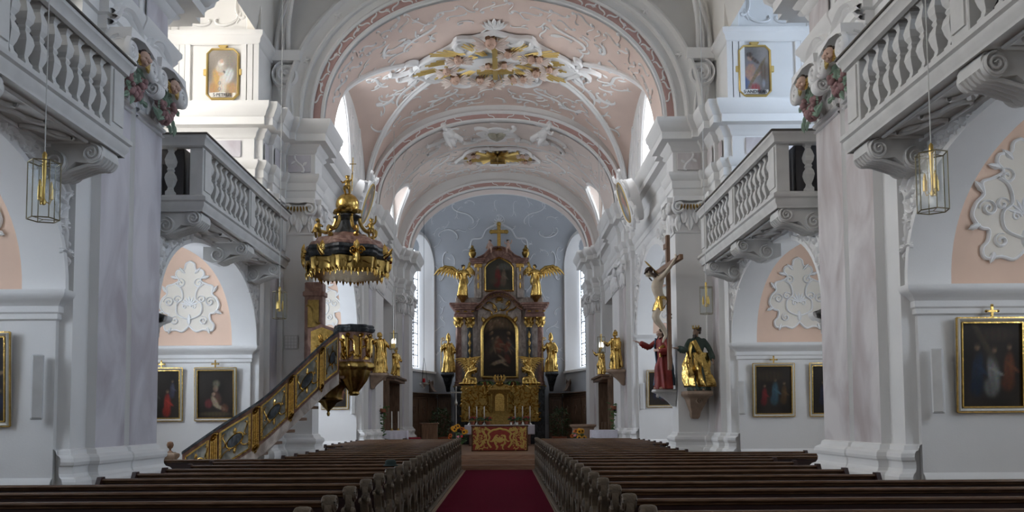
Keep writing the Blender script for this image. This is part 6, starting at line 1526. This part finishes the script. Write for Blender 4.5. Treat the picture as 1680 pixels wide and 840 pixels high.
# people's altar
t = thing('altar_table', 'front altar with red and gold embroidered frontal on the chancel steps', 'altar table', (.03, 30.3, .45))
MB().bbox(-.98,.98,.02,.75,0,.86,.02).build('table_block', M['mwood'], t)
MB().bbox(-1.02,1.02,-.04,.80,.86,.905,.01).build('table_top', M['pewrail'], t)
fr = MB(); fr.bbox(-.97,.97,-.01,.02,.03,.86,.006); fr.build('frontal', mat('red_brocade', (.30,.03,.015), .6, noise=.3, nscale=20), t)
g = MB(); fm = lambda u, v, h: (u, -.012-h, v)
for s in (1,-1):
    g.relief([(p[0], p[1]) for p in smooth_path([(s*.30,.12,0),(s*.42,.30,0),(s*.36,.48,0),(s*.40,.62,0),(s*.24,.74,0),(s*.12,.76,0),(0,.80,0)], 6)], .035, .02, fm)
    for (a, b_, sz, an) in ((.55,.6,.32,.7),(.62,.28,.34,2.0),(.8,.5,.34,1.5),(.82,.75,.2,.3),(.82,.2,.2,1.2),(.2,.45,.28,1.9),(.45,.75,.2,.2),(.14,.22,.26,.9)): g.relief(scroll('S' if sz > .25 else 'C', (s*a, b_), sz, s*an, s, n=14), .024, .014, fm); g.petal((s*a, b_), s*an, .15, .05, .012, fm); g.petal((s*a, b_), s*an+2.4, .13, .05, .012, fm)
for k in range(5): g.petal((0,.30), PI/2+(k-2)*.45, .26, .05, .014, fm)
ornament(g, lambda u, v: abs(u) > .5, (-.93,.93,.08,.82), 40, .16, .014, .010, fm, 8, 1., .8)
g.build('gold_embroidery', mat('gold_thread', (.55,.38,.10), .5, .4), t)
e = MB()
for q in ((-1.0,-.95,.0,.86),(.95,1.0,.0,.86)): MB().bbox(q[0],q[1],-.035,.03,q[2],q[3],.006).build('frontal_edge', M['pewrail'], t)
for x, nm in ((.44,'leftmost'),(.66,'middle'),(.86,'rightmost')):
    c = thing('pillar_candle', 'short white candle on the front altar, %s of three' % nm, 'candle', (x, 30.55, 1.356), 0, 'front altar candles')
    MB().lathe([(.05,0),(.05,.012),(.035,.015)], 14).build('dish', M['silver'], c); MB().lathe([(.032,.012),(.034,.02),(.034,.10),(.02,.105)], 14).build('wax', M['white'], c)
# ------------------------------------------------------------------ ceiling reliefs
def cherub(parent, T, s, name='cherub_head'):
    """winged child's head; T places it (local -z looks down)"""
    b = MB(); b.ball((0,0,0), (.11*s,.10*s,.12*s), 12, T); b.ball((0,-.10*s,-.02*s), .025*s, 6, T)
    for q in (1,-1): b.ball((q*.05*s,-.075*s,-.045*s), .035*s, 8, T); b.ball((q*.11*s,0,0), (.02*s,.03*s,.03*s), 6, T)
    o = b.build(name, M['flesh'], parent)
    h = MB(); r = random.Random(int(T.translation.x*50)+7)
    for k in range(16):
        a = r.uniform(0, 2*PI); e = r.uniform(.55,1.5); h.ball((.105*s*cos(a)*cos(e), .02*s+.09*s*sin(a)*cos(e), .03*s+.10*s*sin(e)), .04*s, 6, T)
    h.build('hair', mat('brown_hair', (.16,.08,.04), .6) if 'bh' not in M else M['bh'], o)
    w = MB()
    for q in (1,-1):
        for k in range(4): w.petal((q*.08*s,-.05*s), PI/2-q*(1.0+.35*k), .34*s-.03*k*s, .06*s, .04*s, lambda u, v, hh: tuple(T @ Vector((u, .03*s-hh, v))), lobes=1)
    w.build('wings', M['pinkp'], o)
M['bh'] = mat('brown_hair', (.16,.08,.04), .6)
def vloc(x, y, drop=.0): return Vector((x, y, vault(x, y)-drop))
def on_vault(x, y, drop, spin=0.):
    """frame on the vault: local -y points out of the vault (down), local z towards the entrance"""
    n = Vector((-(vault(x+.05, y)-vault(x-.05, y))/.1, 0, 1)).normalized()
    # columns: x axis, y axis (= into the vault), z axis
    ya = n; za = Vector((0,1,0)); xa = ya.cross(za).normalized(); za = xa.cross(ya)
    R = Matrix((xa, ya, za)).transposed().to_4x4()
    return Matrix.Translation(vloc(x, y, drop)) @ R @ Matrix.Rotation(spin, 4, 'Y') @ Matrix.Rotation(-1.05, 4, 'X')
t = thing('ceiling_relief', 'large painted stucco relief with golden cross, rays and cherubs on the vault', 'ceiling relief', (0, 23.1, 11.5))
MI = Matrix.Translation((0, -23.1, -11.5)); CYY = 23.1
def vfm(u, v, h, d=.03): return (u, CYY+v, vault(u, CYY+v)-d-h)
hp = [(0,1.72),(.5,1.62),(.9,1.75),(1.25,1.45),(1.35,1.0),(1.75,.95),(2.1,.6),(2.35,.25),(2.2,-.1),(2.0,-.5),(1.5,-.75),(1.1,-1.05),(.95,-1.4),(.55,-1.35),(0,-1.62)]
hp = [(p[0], p[1]) for p in smooth_path([(a, b, 0) for a, b in hp], 3)]; out = hp+[(-a, b) for a, b in hp[::-1][1:-1]]
mb = MB(); nr = 6; vs = []; fs = []; n = len(out)
mb.loft([[vfm(u*q, v*q, .10 if q < .97 else -.02) for u, v in out] for q in (1.0,.95,.7,.4,.1,.01)], True, True); mb.relief([(u*1.01, v*1.01) for u, v in out]+[(out[0][0]*1.01, out[0][1]*1.01)], .06, .13, vfm)
mb.build('cloud_field', M['stucco'], t, M=MI)
mb = MB()
for k in range(26):
    a = rnd.uniform(0, 2*PI); q = rnd.uniform(.3,.95); P = scroll('C', (2.0*q*cos(a), 1.35*q*sin(a)), rnd.uniform(.3,.6), rnd.uniform(0,6), 1, n=10); mb.relief(P, taper(len(P), .07), taper(len(P), .09), lambda u, v, h: vfm(u, v, h+.10))
mb.build('clouds', M['stucco'], t, M=MI)
mb = MB()
for k in range(15):
    a = k*2*PI/15+.1
    for j in range(-1, 3):
        b = a+j*.062; r0, r1 = .62, (1.85 if k % 2 else 1.6)-.10*abs(j); c0 = (1.15*r0*cos(b), .78*r0*sin(b)); c1 = (1.25*r1*cos(b), .86*r1*sin(b))
        mb.relief([c0, ((c0[0]+c1[0])/2, (c0[1]+c1[1])/2), c1], [.008,.015,.022], .035, lambda u, v, h: vfm(u, v, h+.13))
mb.build('golden_rays', M['goldpaint'], t, M=MI)
mb = MB()
def vbox(u0, u1, v0, v1):
    mb.loft([[vfm(u0,v,.16), vfm(u1,v,.16), vfm(u1,v,.27), vfm(u0,v,.27)] for v in (v0, v1)], True, True)
vbox(-.07,.07,-1.2,.95); vbox(-.52,.52,.42,.57); mb.build('golden_cross', M['goldpaint'], t, M=MI)
mb = MB(); mb.loft([[vfm(.75*q*cos(a*PI/12), -.1+.5*q*sin(a*PI/12), .12 if q < 1 else .09) for a in range(24)] for q in (1,.8,.3,.02)], True, True); mb.build('blue_heaven', mat('sky_blue_paint', (.36,.43,.50), .7), t, M=MI)
for (x, y, s) in ((-.1,-1.45,1.35),(-1.0,-.55,1),(-.85,-.45,.8),(-1.35,.1,.95),(-1.15,.75,1.2),(-.45,1.0,.95),(-.15,1.25,1.1),(.55,.95,1),(.8,.85,.9),(.35,-.75,.9),(1.0,-.55,1),(1.2,-.6,.85),(1.5,-.05,.8),(1.15,.4,1),(.25,.1,.8),(-.2,.15,.75)):
    T = MI @ on_vault(x, CYY+y, .28, PI)
    cherub(t, T, s)
for s in (1,-1):
    mb = MB()
    for (a, b, sz, an) in ((2.35,.3,.8,.5),(2.2,-.45,.7,1.8),(2.6,.0,.6,0)): mb.relief(scroll('C', (s*a, b), sz, s*an, s, n=16), .06, .12, vfm)
    mb.petal((s*2.2,.6), s*.8 if s > 0 else PI-.8, .5, .12, .1, vfm)
    mb.build('side_scrolls', M['stucco'], t, M=MI)
for s in (1,-1):
    mb = MB()
    for k in range(7): mb.petal((0,s*1.75), s*PI/2+(k-3)*.3, .6-.05*abs(k-3), .08, .09, vfm)
    mb.build('shell_border', M['stucco'], t, M=MI)
# heart cartouche between two white angels on the transverse arch
def sofm(u, v, h):     # soffit of arch 7: u across, v along y from 28
    z = 8.28+2.85*max(0, 1-(abs(u)/3.78)**2.2)**(1/2.2); return (u, 28.0+v, z-h)
t = thing('heart_relief', 'white stucco heart emblem between two angels on the transverse arch', 'ceiling relief', (0, 28.0, 11.1)); MI = Matrix.Translation((0,-28.0,-11.1))
mb = MB(); hrt = [(.30*sin(a)**3*1.0, -.26*cos(a)+.10*cos(2*a)+.04*cos(3*a)) for a in [2*PI*k/28 for k in range(28)]]
mb.loft([[sofm(u*q, v*1.2*q, h) for u, v in hrt] for q, h in ((1,.02),(1,.12),(.8,.20),(.3,.24),(.02,.24))], True, True); mb.build('heart', M['heart'], t, M=MI)
mb = MB(); mb.loft([[sofm((.62+.07*sin(6*q))*k_*cos(q), (.50+.06*cos(4*q))*k_*1.1*sin(q), h) for q in [2*PI*i/40 for i in range(40)]] for k_, h in ((1.05,.0),(1,.07),(.8,.09),(.02,.09))], True, True); mb.build('cartouche_plate', M['stucco'], t, M=MI)
for s in (1,-1):
    mb = MB()
    for (a, b, sz, an) in ((.5,.2,.7,.6),(.45,-.5,.6,2.2),(1.9,-.3,.8,.2),(2.1,.35,.6,.9),(.9,.55,.5,.1)): mb.relief(scroll('C', (s*a, b), sz, s*an, s, n=16), .05, .12, sofm); mb.petal((s*a, b), s*an, .4, .09, .09, sofm)
    mb.build('cartouche_scrolls', M['stucco'], t, M=MI)
mb = MB()
for k in range(7): mb.petal((0,.5), PI/2+(k-3)*.35, .5, .08, .1, sofm)
mb.build('cartouche_shell', M['stucco'], t, M=MI)
for s in (1,-1):
    z = sofm(s*1.25, 0, 0)[2]
    putto(t, 1.05, M['stucco'], M['stucco'], s*.6, 'angel', MI @ Matrix.Translation((s*1.30, 27.6, z-.38)) @ Matrix.Rotation(s*.9, 4, 'Y') @ Matrix.Rotation(1.0, 4, 'X'))
    w = MB()
    for k in range(6): w.petal((s*1.3,-.1), PI/2-s*(.5+.3*k), .65-.05*k, .10, .08, lambda u, v, h: sofm(u, v, h+.12), lobes=1)
    w.build('angel_wing', M['stucco'], t, M=MI)
# golden glory on the second choir vault
t = thing('glory_relief', 'small golden ray relief with dark cross on the farther choir vault', 'ceiling relief', (0, 31.9, 11.5)); MI = Matrix.Translation((0,-31.9,-11.5))
gf = lambda u, v, h: (u, 31.9+v, vault(u, 31.9+v)-.03-h)
mb = MB(); P = [((1.5+.15*sin(5*a))*cos(a), (.95+.12*cos(6*a))*sin(a)) for a in [2*PI*k/60 for k in range(61)]]; mb.relief(P, .06, .1, gf)
for k in range(14): a = rnd.uniform(0,6.3); q = rnd.uniform(.7,.95); S_ = scroll('C', (1.35*q*cos(a), .85*q*sin(a)), .4, a, 1, n=10); mb.relief(S_, .05, .08, gf)
for k in range(5): mb.petal((0,1.0), PI/2+(k-2)*.4, .5, .09, .1, gf)
mb.build('cloud_border', M['stucco'], t, M=MI)
mb = MB()
for k in range(28): a = 2*PI*k/28; r1 = 1.0 if k % 3 else 1.3; mb.relief([(.3*cos(a), .2*sin(a)), (r1*cos(a), .6*r1*sin(a))], [.02,.05], .09, lambda u, v, h: gf(u, v, h+.04))
mb.build('golden_rays', M['goldpaint'], t, M=MI)
mb = MB(); mb.loft([[gf(.32*q*cos(a*PI/10), .24*q*sin(a*PI/10), h) for a in range(20)] for q, h in ((1,.04),(.9,.2),(.4,.25),(.02,.25))], True, True); mb.relief([(0,-.6),(0,.45)], .05, .3, gf); mb.relief([(-.28,.15),(.28,.15)], .05, .3, gf); mb.build('monogram_disc', M['golddull'], t, M=MI)
for (x, y) in ((-1.05,.3),(-.9,-.4),(1.05,.3),(.95,-.4)): cherub(t, MI @ on_vault(x, 31.9+y, .16, PI), .75)

# ------------------------------------------------------------------ choir furniture
def panelled(name, label, P0, P1, z0, h, nb, cat='panelling', grp=None, scroll_top=True):
    """wainscot from P0 to P1 (plan), facing left of travel"""
    a, b = Vector(P0), Vector(P1); d = b-a; L = d.length; d /= L; nn = Vector((-d.y, d.x)); an = math.atan2(d.y, d.x)
    t = thing(name, label, cat, (a.x, a.y, z0), an, grp)
    w = MB().bbox(0, L, -.06, 0, 0, h, .01); w.build('back_panel', M['dwood'], t)
    for k in range(nb):
        x0, x1 = L*k/nb, L*(k+1)/nb; p = MB(); p.bbox(x0+.10, x1-.10, .0, .02, h*.10, h*.40, .008); p.bbox(x0+.10, x1-.10, .0, .02, h*.46, h*.86, .008)
        f = lambda u, v, q: (u, .02+q, v); m = (x0+x1)/2
        p.relief([(m+.12*cos(q*PI/8), h*.66+.18*sin(q*PI/8)) for q in range(17)], .018, .03, f); p.petal((m, h*.60), PI/2, .26, .06, .03, f); p.build('field_panel', M['mwood'] if False else M['dwood'], t)
    for k in range(nb+1): MB().bbox(max(0, L*k/nb-.05), min(L, L*k/nb+.05), .0, .05, 0, h*.9, .008).build('stile', M['dwood'], t)
    c = MB()
    for z, o, e in ((h*.90,.06,.04),(h*.94,.10,.04),(h*.975,.14,.05)): c.bbox(0, L, -.05, o, z, z+e, .008)
    c.build('cornice', M['dwood'], t)
    return t
wz = .45
panelled('wainscot', 'dark wooden wall panelling left of the altar in the apse', (-2.35,39.42), (-3.0,39.42), wz, 2.35, 1, grp='apse wainscots') if False else None
for S, side in SIDES:
    P0, P1 = ((2.93,39.30), (4.17,35.32)); q0, q1 = ((S*P0[0], P0[1]), (S*P1[0], P1[1]))
    if S > 0: panelled('wainscot', 'dark carved wainscot along the apse window wall, right of the altar', q1 if False else q1, q0, wz, 2.3, 4, grp='apse wainscots')
    else: panelled('wainscot', 'dark carved wainscot along the apse window wall, left of the altar', q0, q1, wz, 2.3, 4, grp='apse wainscots')
    x0, x1 = (2.2, 3.0)
    if S > 0: panelled('wainscot', 'narrow dark wainscot on the apse back wall beside the altar, right', (2.86,39.42), (2.26,39.42), wz, 2.3, 1, grp='narrow wainscots')
    else: panelled('wainscot', 'narrow dark wainscot on the apse back wall beside the altar, left', (-2.26,39.42), (-2.86,39.42), wz, 2.3, 1, grp='narrow wainscots')
    # curved scroll crest on the wainscot
    t = thing('wainscot_crest', 'dark scrolled wooden crest on top of the apse wainscot, %s' % side, 'wood carving', (S*3.04, 38.3, wz+2.34), S*1.26 if S > 0 else -1.26+PI, 'wainscot crests')
    P = [(-.75,0),(-.45,.06),(-.1,.2),(.18,.42),(.30,.50)]; P = [(p[0], p[1]) for p in smooth_path([(a, b, 0) for a, b in P], 5)]
    m_ = MB().prism(P+[(.38,.40),(.34,.0)], -.06, .06); 
    for d in (-.06,.06): m_.relief(spiral((.26,.42), .12, 1.6, PI/2, 1, 20), .03, .04, lambda u, v, h, d=d: (u, d+math.copysign(h, d), v))
    m_.build('scroll', M['dwood'], t)
    # choir stall in the recess, with canopy board the small saint stands on
    t = thing('choir_stall', 'dark wooden choir stall in the %s wall recess with projecting canopy' % side, 'choir stall', (S*4.58, 31.4, .45), 0, 'choir stalls')
    k = lambda x0, x1: sorted((-S*x0, -S*x1))
    b = MB(); b.bbox(*k(0,.07), -1.55, 1.55, 0, 2.7, .01); b.build('back_panel', M['dwood'], t)
    b = MB(); b.bbox(*k(.0,.95), -1.5, 1.5, 2.50, 2.60, .01); b.bbox(*k(.0,1.02), -1.55, 1.55, 2.60, 2.68, .01); b.build('canopy', M['dwood'], t)
    for y in (-1.48, -.5, .5, 1.48): MB().bbox(*k(.05,.75), y-.04, y+.04, 0, 2.5 if abs(y) > 1 else 1.0, .008).build('divider', M['dwood'], t)
    MB().bbox(*k(.07,.6), -1.45, 1.45, .42, .47, .01).build('seat', M['mwood'], t)
    b = MB()
    for y in (-1.0,0,1.0): b.bbox(*k(.07,.09), y-.35, y+.35, 1.1, 2.2, .02)
    b.build('field_panel', M['mwood'], t)
    # dark oratory opening over the stall
    win = MB().prism([(30.3,4.6),(30.3,5.5)]+arc_pts(31.4,5.5,1.1,.5,2,14)[1:-1]+[(32.5,5.5),(32.5,4.6)], S*4.58, S*4.6, f=lambda u, v, d: (d, u, v)); struct('window_%s_oratory' % side, win, M['iron'])
    # ivy plant hanging on the pilaster
    t = thing('hanging_plant', 'trailing green plant hanging on the %s choir pilaster' % side, 'plant', (S*3.80, 28.2, 1.95 if S > 0 else 1.9), 0, 'pilaster plants')
    lf = MB(); r = random.Random(3)
    for q in range(70):
        z = r.uniform(-.85,.16); w_ = .20 if z > -.12 else .09; c = (r.gauss(0,w_*.5), r.gauss(0,w_*.6), z); T = Matrix.Translation(c) @ Matrix.Rotation(r.uniform(0,6), 4, 'Z') @ Matrix.Rotation(r.uniform(-1,1), 4, 'X')
        lf.ball((0,0,0), (.05,.035,.012), 6, T)
    lf.tube([(0,0,.1),(.02,.02,-.3),(-.03,0,-.85)], .008, 6); lf.build('leaves', M['leaf2'], t)
    MB().lathe([(.06,-.08),(.10,-.06),(.11,.04),(.09,.05)], 12).build('pot', M['terra'], t); b = MB(); X = sorted((0, S*.10)); b.bbox(X[0], X[1], -.05,.05,-.12,-.08,.005); b.build('bracket', M['iron'], t)
# dark grille post on the right choir corner
def side_table(x, y, label, candle):
    t = thing('side_table', label, 'table', (x, y, .45))
    for sx in (1,-1):
        for sy in (1,-1): MB().bbox(sx*.3-.03, sx*.3+.03, sy*.2-.03, sy*.2+.03, 0, .72, .006).build('leg', M['dwood'], t)
    MB().bbox(-.38,.38,-.28,.28,.72,.76,.008).build('table_top', M['mwood'], t)
    c = MB()
    def cf(u, v):
        a = 2*PI*u; k = max(abs(cos(a)), abs(sin(a)))
        if v < .3: q = v/.3; return (.40*cos(a)/k*q, .30*sin(a)/k*q, .772)
        q = (v-.3)/.7; f = 1+.04*sin(a*16)*q; return (.41*cos(a)/k*f, .31*sin(a)/k*f, .77-.27*q-.04*q*sin(a*3))
    c.grid(cf, 72, 10); c.build('white_cloth', M['cloth'], t, 60)
    return t
side_table(-3.45, 28.6, 'small dark table with white cloth at the left choir wall', True)
side_table(3.38, 27.45, 'small dark table with white cloth under the trailing plant on the right', False)
for x, nm in ((-3.56,'left'),(-3.34,'right')):
    t = thing('altar_candle', 'tall pale candle on the cloth-covered side table, %s one' % nm, 'candle', (x, 28.55, 1.225), 0, 'side table candles')
    MB().lathe([(.05,0),(.05,.015),(.02,.03),(.02,.07)], 12).build('holder', M['brass'], t); MB().lathe([(.018,.06),(.018,.62),(.004,.64)], 10).build('wax', M['white'], t)
def stool(x, y, label):
    t = thing('upholstered_stool', label, 'stool', (x, y, .45), 0, 'red stools')
    for sx in (1,-1):
        for sy in (1,-1): MB().lathe([(.025,0),(.03,.1),(.02,.2),(.03,.4)], 8, Matrix.Translation((sx*.2,sy*.17,0))).build('leg', M['dwood'], t)
    MB().bbox(-.26,.26,-.22,.22,.38,.43,.01).build('seat_frame', M['dwood'], t); MB().bbox(-.25,.25,-.21,.21,.43,.52,.035).build('red_cushion', M['redvelvet'], t)
    return t
stool(-2.95, 29.6, 'dark stool with red velvet cushion near the left choir stall'); stool(3.45, 30.9, 'dark stool with red velvet cushion near the right choir stall')
t = thing('wooden_lectern', 'plain brown wooden lectern at the left end of the chancel', 'lectern', (-2.55, 31.5, .45))
MB().bbox(-.28,.28,-.2,.2,0,.95,.01).build('body', M['mwood'], t); MB().bbox(-.33,.33,-.24,.26,.95,1.0,.01).build('desk_top', M['mwood'], t)
b = MB(); 
for k in range(4): b.bbox(-.24+.125*k,-.14+.125*k,-.215,-.20,.1,.85,.004)
b.build('fluted_front', M['mwood'], t)
# processional cross
t = thing('processional_cross', 'tall silver processional cross on a pole left of the front altar', 'cross', (-1.55, 31.0, .45))
MB().lathe([(.16,0),(.16,.03),(.05,.06),(.03,.12)], 16).build('foot', M['iron'], t); MB().tube([(0,0,.1),(0,0,1.75)], .022, 10).build('pole', M['silver'], t)
c = MB(); c.lathe([(.02,1.62),(.05,1.66),(.06,1.72),(.03,1.80),(.02,1.86)], 12); c.bbox(-.022,.022,-.015,.015,1.84,2.28,.004); c.bbox(-.17,.17,-.015,.015,2.08,2.125,.004)
for a, b_ in ((0,2.29),(-.18,2.10),(.18,2.10)): c.ball((a,0,b_), .035, 8)
c.build('cross_head', M['silver'], t)
# bouquets
def bouquet(x, y, z, label, seed, n, h=.75, r0=.26, vase='glass'):
    t = thing('flower_bouquet', label, 'flowers', (x, y, z), 0, 'chancel bouquets'); r = random.Random(seed)
    MB().lathe([(.07,0),(.08,.02),(.075,.15),(.10,.30),(.095,.30),(.07,.15),(.07,.02)], 16).build('vase', M['silver'] if vase == 'glass' else M['terra'], t)
    st = MB(); lf = MB()
    for k in range(40):
        a = r.uniform(0,2*PI); e = r.uniform(.1,1.5); R = r0*r.uniform(.6,1.05); c = (R*cos(a)*cos(e*.8), R*sin(a)*cos(e*.8)*.8, .3+(h-.35)*sin(e)*r.uniform(.5,1)); T = Matrix.Translation(c) @ Matrix.Rotation(r.uniform(0,6), 4, 'Z') @ Matrix.Rotation(r.uniform(-1,1), 4, 'X')
        lf.ball((0,0,0), (.08,.05,.015), 6, T); st.tube([(0,0,.2), (c[0]*.5,c[1]*.5,.2+(c[2]-.2)*.55), c], .006, 5)
    lf.build('leaves', M['leaf'], t); st.build('stems', M['leaf2'], t)
    for k in range(n):
        a = r.uniform(PI, 2*PI); e = r.uniform(.3,1.4); c = Vector((r0*1.0*cos(a)*cos(e*.8), r0*sin(a)*cos(e*.8)*.9-.05, .34+(h-.34)*sin(e)))
        kind = ('sunflower','rose','sunflower','gerbera')[k % 4]; T = Matrix.Translation(c) @ Matrix.Rotation(PI/2-.3+r.uniform(-.3,.3), 4, 'X') @ Matrix.Rotation(r.uniform(-.4,.4), 4, 'Y')
        f = MB()
        if kind == 'rose':
            for q in range(9): f.ball((.03*cos(q*.9)*(q/9), .03*sin(q*.9)*(q/9), .01*q/9), (.03,.03,.024), 6, T)
            f.build('rose', (M['redfl'], M['pinkfl'], M['orange'])[k % 3], t)
        else:
            R = .085 if kind == 'sunflower' else .06
            for q in range(16): f.petal((.025*cos(q*PI/8), .025*sin(q*PI/8)), q*PI/8, R*.85, R*.20, .02, lambda u, v, hh: tuple(T @ Vector((u, v, hh))), lobes=1)
            o = f.build(kind, M['yellow'] if kind == 'sunflower' else M['orange'], t); s_ = MB(); s_.ball((0,0,.012), (R*.45,R*.45,.02), 10, T); s_.build('flower_centre', M['seed'], o)
bouquet(-1.33, 28.6, .45, 'bouquet of sunflowers and red flowers at the left of the front altar', 4, 12, .92, .30)
bouquet(2.62, 28.2, .45, 'sunflower bouquet in front of the stone font on the right', 8, 9, .75, .26, 'terra')
# stone font
t = thing('baptismal_font', 'round sandstone baptismal font right of the altar', 'font', (2.95, 29.9, .45))
MB().lathe([(.30,0),(.30,.06),(.22,.10),(.17,.20),(.20,.28),(.30,.36),(.38,.50),(.40,.62),(.37,.74),(.38,.80),(.46,.86),(.47,.92),(.40,.93),(.36,.85)], 28).build('bowl', M['fontstone'], t)
b = MB()
for k in range(12): R = lambda u, v, h, a=k*PI/6: ((.37+h)*cos(a+u/.37), (.37+h)*sin(a+u/.37), .38+v*.9); b.petal((0,0), PI/2, .3, .07, .03, R, lobes=1)
b.build('leaf_carving', M['fontstone'], t)
# big potted plants
def big_plant(x, y, label, seed):
    t = thing('potted_shrub', label, 'plant', (x, y, .45), 0, 'apse shrubs'); MB().lathe([(.20,0),(.24,.03),(.30,.34),(.32,.40),(.28,.39)], 18).build('pot', M['terra'], t)
    r = random.Random(seed); lf = MB(); st = MB()
    for k in range(420):
        a = r.uniform(0,2*PI); z = r.uniform(.42,1.55); R = .48*math.sqrt(max(.05, 1-((z-.95)/.66)**2))*math.sqrt(r.random()); c = (R*cos(a), R*sin(a), z); T = Matrix.Translation(c) @ Matrix.Rotation(r.uniform(0,6.3), 4, 'Z') @ Matrix.Rotation(r.uniform(-.9,.5), 4, 'Y')
        lf.add([tuple(T @ Vector(p)) for p in ((0,0,0),(.06,.03,.012),(.15,0,-.01),(.06,-.03,.012))], [(0,1,2),(0,2,3)])
    for k in range(9): a = k*.7; st.tube([(0,0,.35),(.12*cos(a),.12*sin(a),.8),(.25*cos(a),.25*sin(a),1.35)], .012, 5)
    lf.build('foliage', M['leaf'], t, None, noflip=True); st.build('stems', M['dwood'], t)
big_plant(-2.40, 35.0, 'dark leafy potted shrub left of the high altar', 1); big_plant(2.45, 35.0, 'dark leafy potted shrub right of the high altar', 2)
# sanctuary lamp
t = thing('hanging_sanctuary_lamp', 'hanging silver sanctuary lamp with red glass at the left apse window', 'lamp', (-3.0, 34.0, 2.95))
MB().lathe([(.005,-.16),(.03,-.13),(.02,-.10),(.10,-.02),(.15,.05),(.13,.08),(.16,.10),(.10,.10)], 16).build('bowl', M['silver'], t); MB().lathe([(.04,.10),(.055,.13),(.055,.24),(.05,.26)], 12).build('red_glass', M['rubyg'], t)
c = MB()
for k in range(3): a = k*2*PI/3; c.tube([(.15*cos(a),.15*sin(a),.08),(.05*cos(a),.05*sin(a),.8),(0,0,1.1)], .007, 5)
c.tube([(0,0,1.1),(0,0,6.95)], .006, 5); c.build('chain', M['iron'], t)
for k in range(3): a = k*2*PI/3+.5; q = MB(); q.petal((.1,0), 0, .16, .05, .05, lambda u, v, h, a=a: (u*cos(a)-h*sin(a), u*sin(a)+h*cos(a), .05+v)); q.build('arm', M['silver'], t)
# loudspeakers
def speaker(x, y, z, w, h, d, label, rz):
    t = thing('column_loudspeaker', label, 'loudspeaker', (x, y, z), rz, 'column loudspeakers')
    m = MB().bbox(-w/2,w/2,-d,0,0,h,.012); m.build('cabinet', M['spk'], t)
    g = MB(); g.bbox(-w/2+.012,w/2-.012,-d-.006,-d+.004,.02,h-.02,.004); g.build('front_cloth', M['stone'], t)
speaker(-5.27, 9.98, 1.63, .13, .76, .11, 'slim pale column loudspeaker, nearest left wall', .55); speaker(5.28, 9.98, 1.64, .13, .76, .11, 'slim pale column loudspeaker beside the nearest right painting', -.55)
speaker(5.15, 17.74, 1.66, .13, .70, .10, 'slim pale column loudspeaker right of the statue with golden skirt', -.5); speaker(4.42, 25.94, 1.85, .12, .8, .10, 'slim pale column loudspeaker on the right choir chapel wall', -.5)
speaker(-4.42, 25.94, 1.75, .12, .8, .10, 'slim pale column loudspeaker on the left choir chapel wall', .5)
# hymn board
t = thing('hymn_board', 'small pale board with number grid on the pier left of the pulpit', 'notice board', (-4.52, 18.87, 3.17))
MB().bbox(-.15,.15,-.03,0,0,.31,.006).build('board', M['stone'], t); g = MB()
for r_ in range(4):
    for c_ in range(4): g.bbox(-.125+.066*c_,-.125+.066*c_+.048,-.036,-.028,.02+.07*r_,.02+.07*r_+.055,.003)
g.build('number_tiles', M['plaster'], t)
# green hat-like cover on a bench end of the left block
t = thing('cloth_cover', 'small dark green cloth cover on a left bench end by the aisle', 'cloth', (-1.17, 25.35-.885*17, 1.065), 0, None, .62)
MB().lathe([(.14,-.02),(.145,-.01),(.11,.01),(.105,.07),(.08,.10),(.01,.105)], 20).build('cover', mat('green_felt', (.018,.032,.028), .9), t)
# ------------------------------------------------------------------ world, camera, view
w = bpy.data.worlds.new('world'); SC.world = w; w.use_nodes = True
bg = w.node_tree.nodes['Background']; bg.inputs[0].default_value = (.75, .85, 1, 1); bg.inputs[1].default_value = .3
FPX, TILT, CX, CY = 1400, math.radians(3.5), 827, 600
cam = bpy.data.cameras.new('camera'); co = bpy.data.objects.new('camera', cam); COL.objects.link(co); SC.camera = co
cam.sensor_fit = 'HORIZONTAL'; cam.sensor_width = 36; cam.lens = 36*FPX/1680
cam.shift_x = (840-CX)/1680; cam.shift_y = (CY-420)/1680; cam.clip_end = 200
ROLL = .006
co.matrix_world = Matrix.Translation((.2, 0, 1.62)) @ Matrix.Rotation(PI/2+TILT, 4, 'X') @ Matrix.Rotation(-ROLL, 4, 'Z')
vs = SC.view_settings; vs.view_transform = 'Standard'; vs.look = 'None'; vs.gamma = 1; vs.use_curve_mapping = False; vs.exposure = 0.06
SC.display_settings.display_device = 'sRGB'
SC.cycles.diffuse_bounces = 4; SC.cycles.max_bounces = 8; SC.cycles.glossy_bounces = 3; SC.cycles.transparent_max_bounces = 8
SC.cycles.sample_clamp_indirect = 6
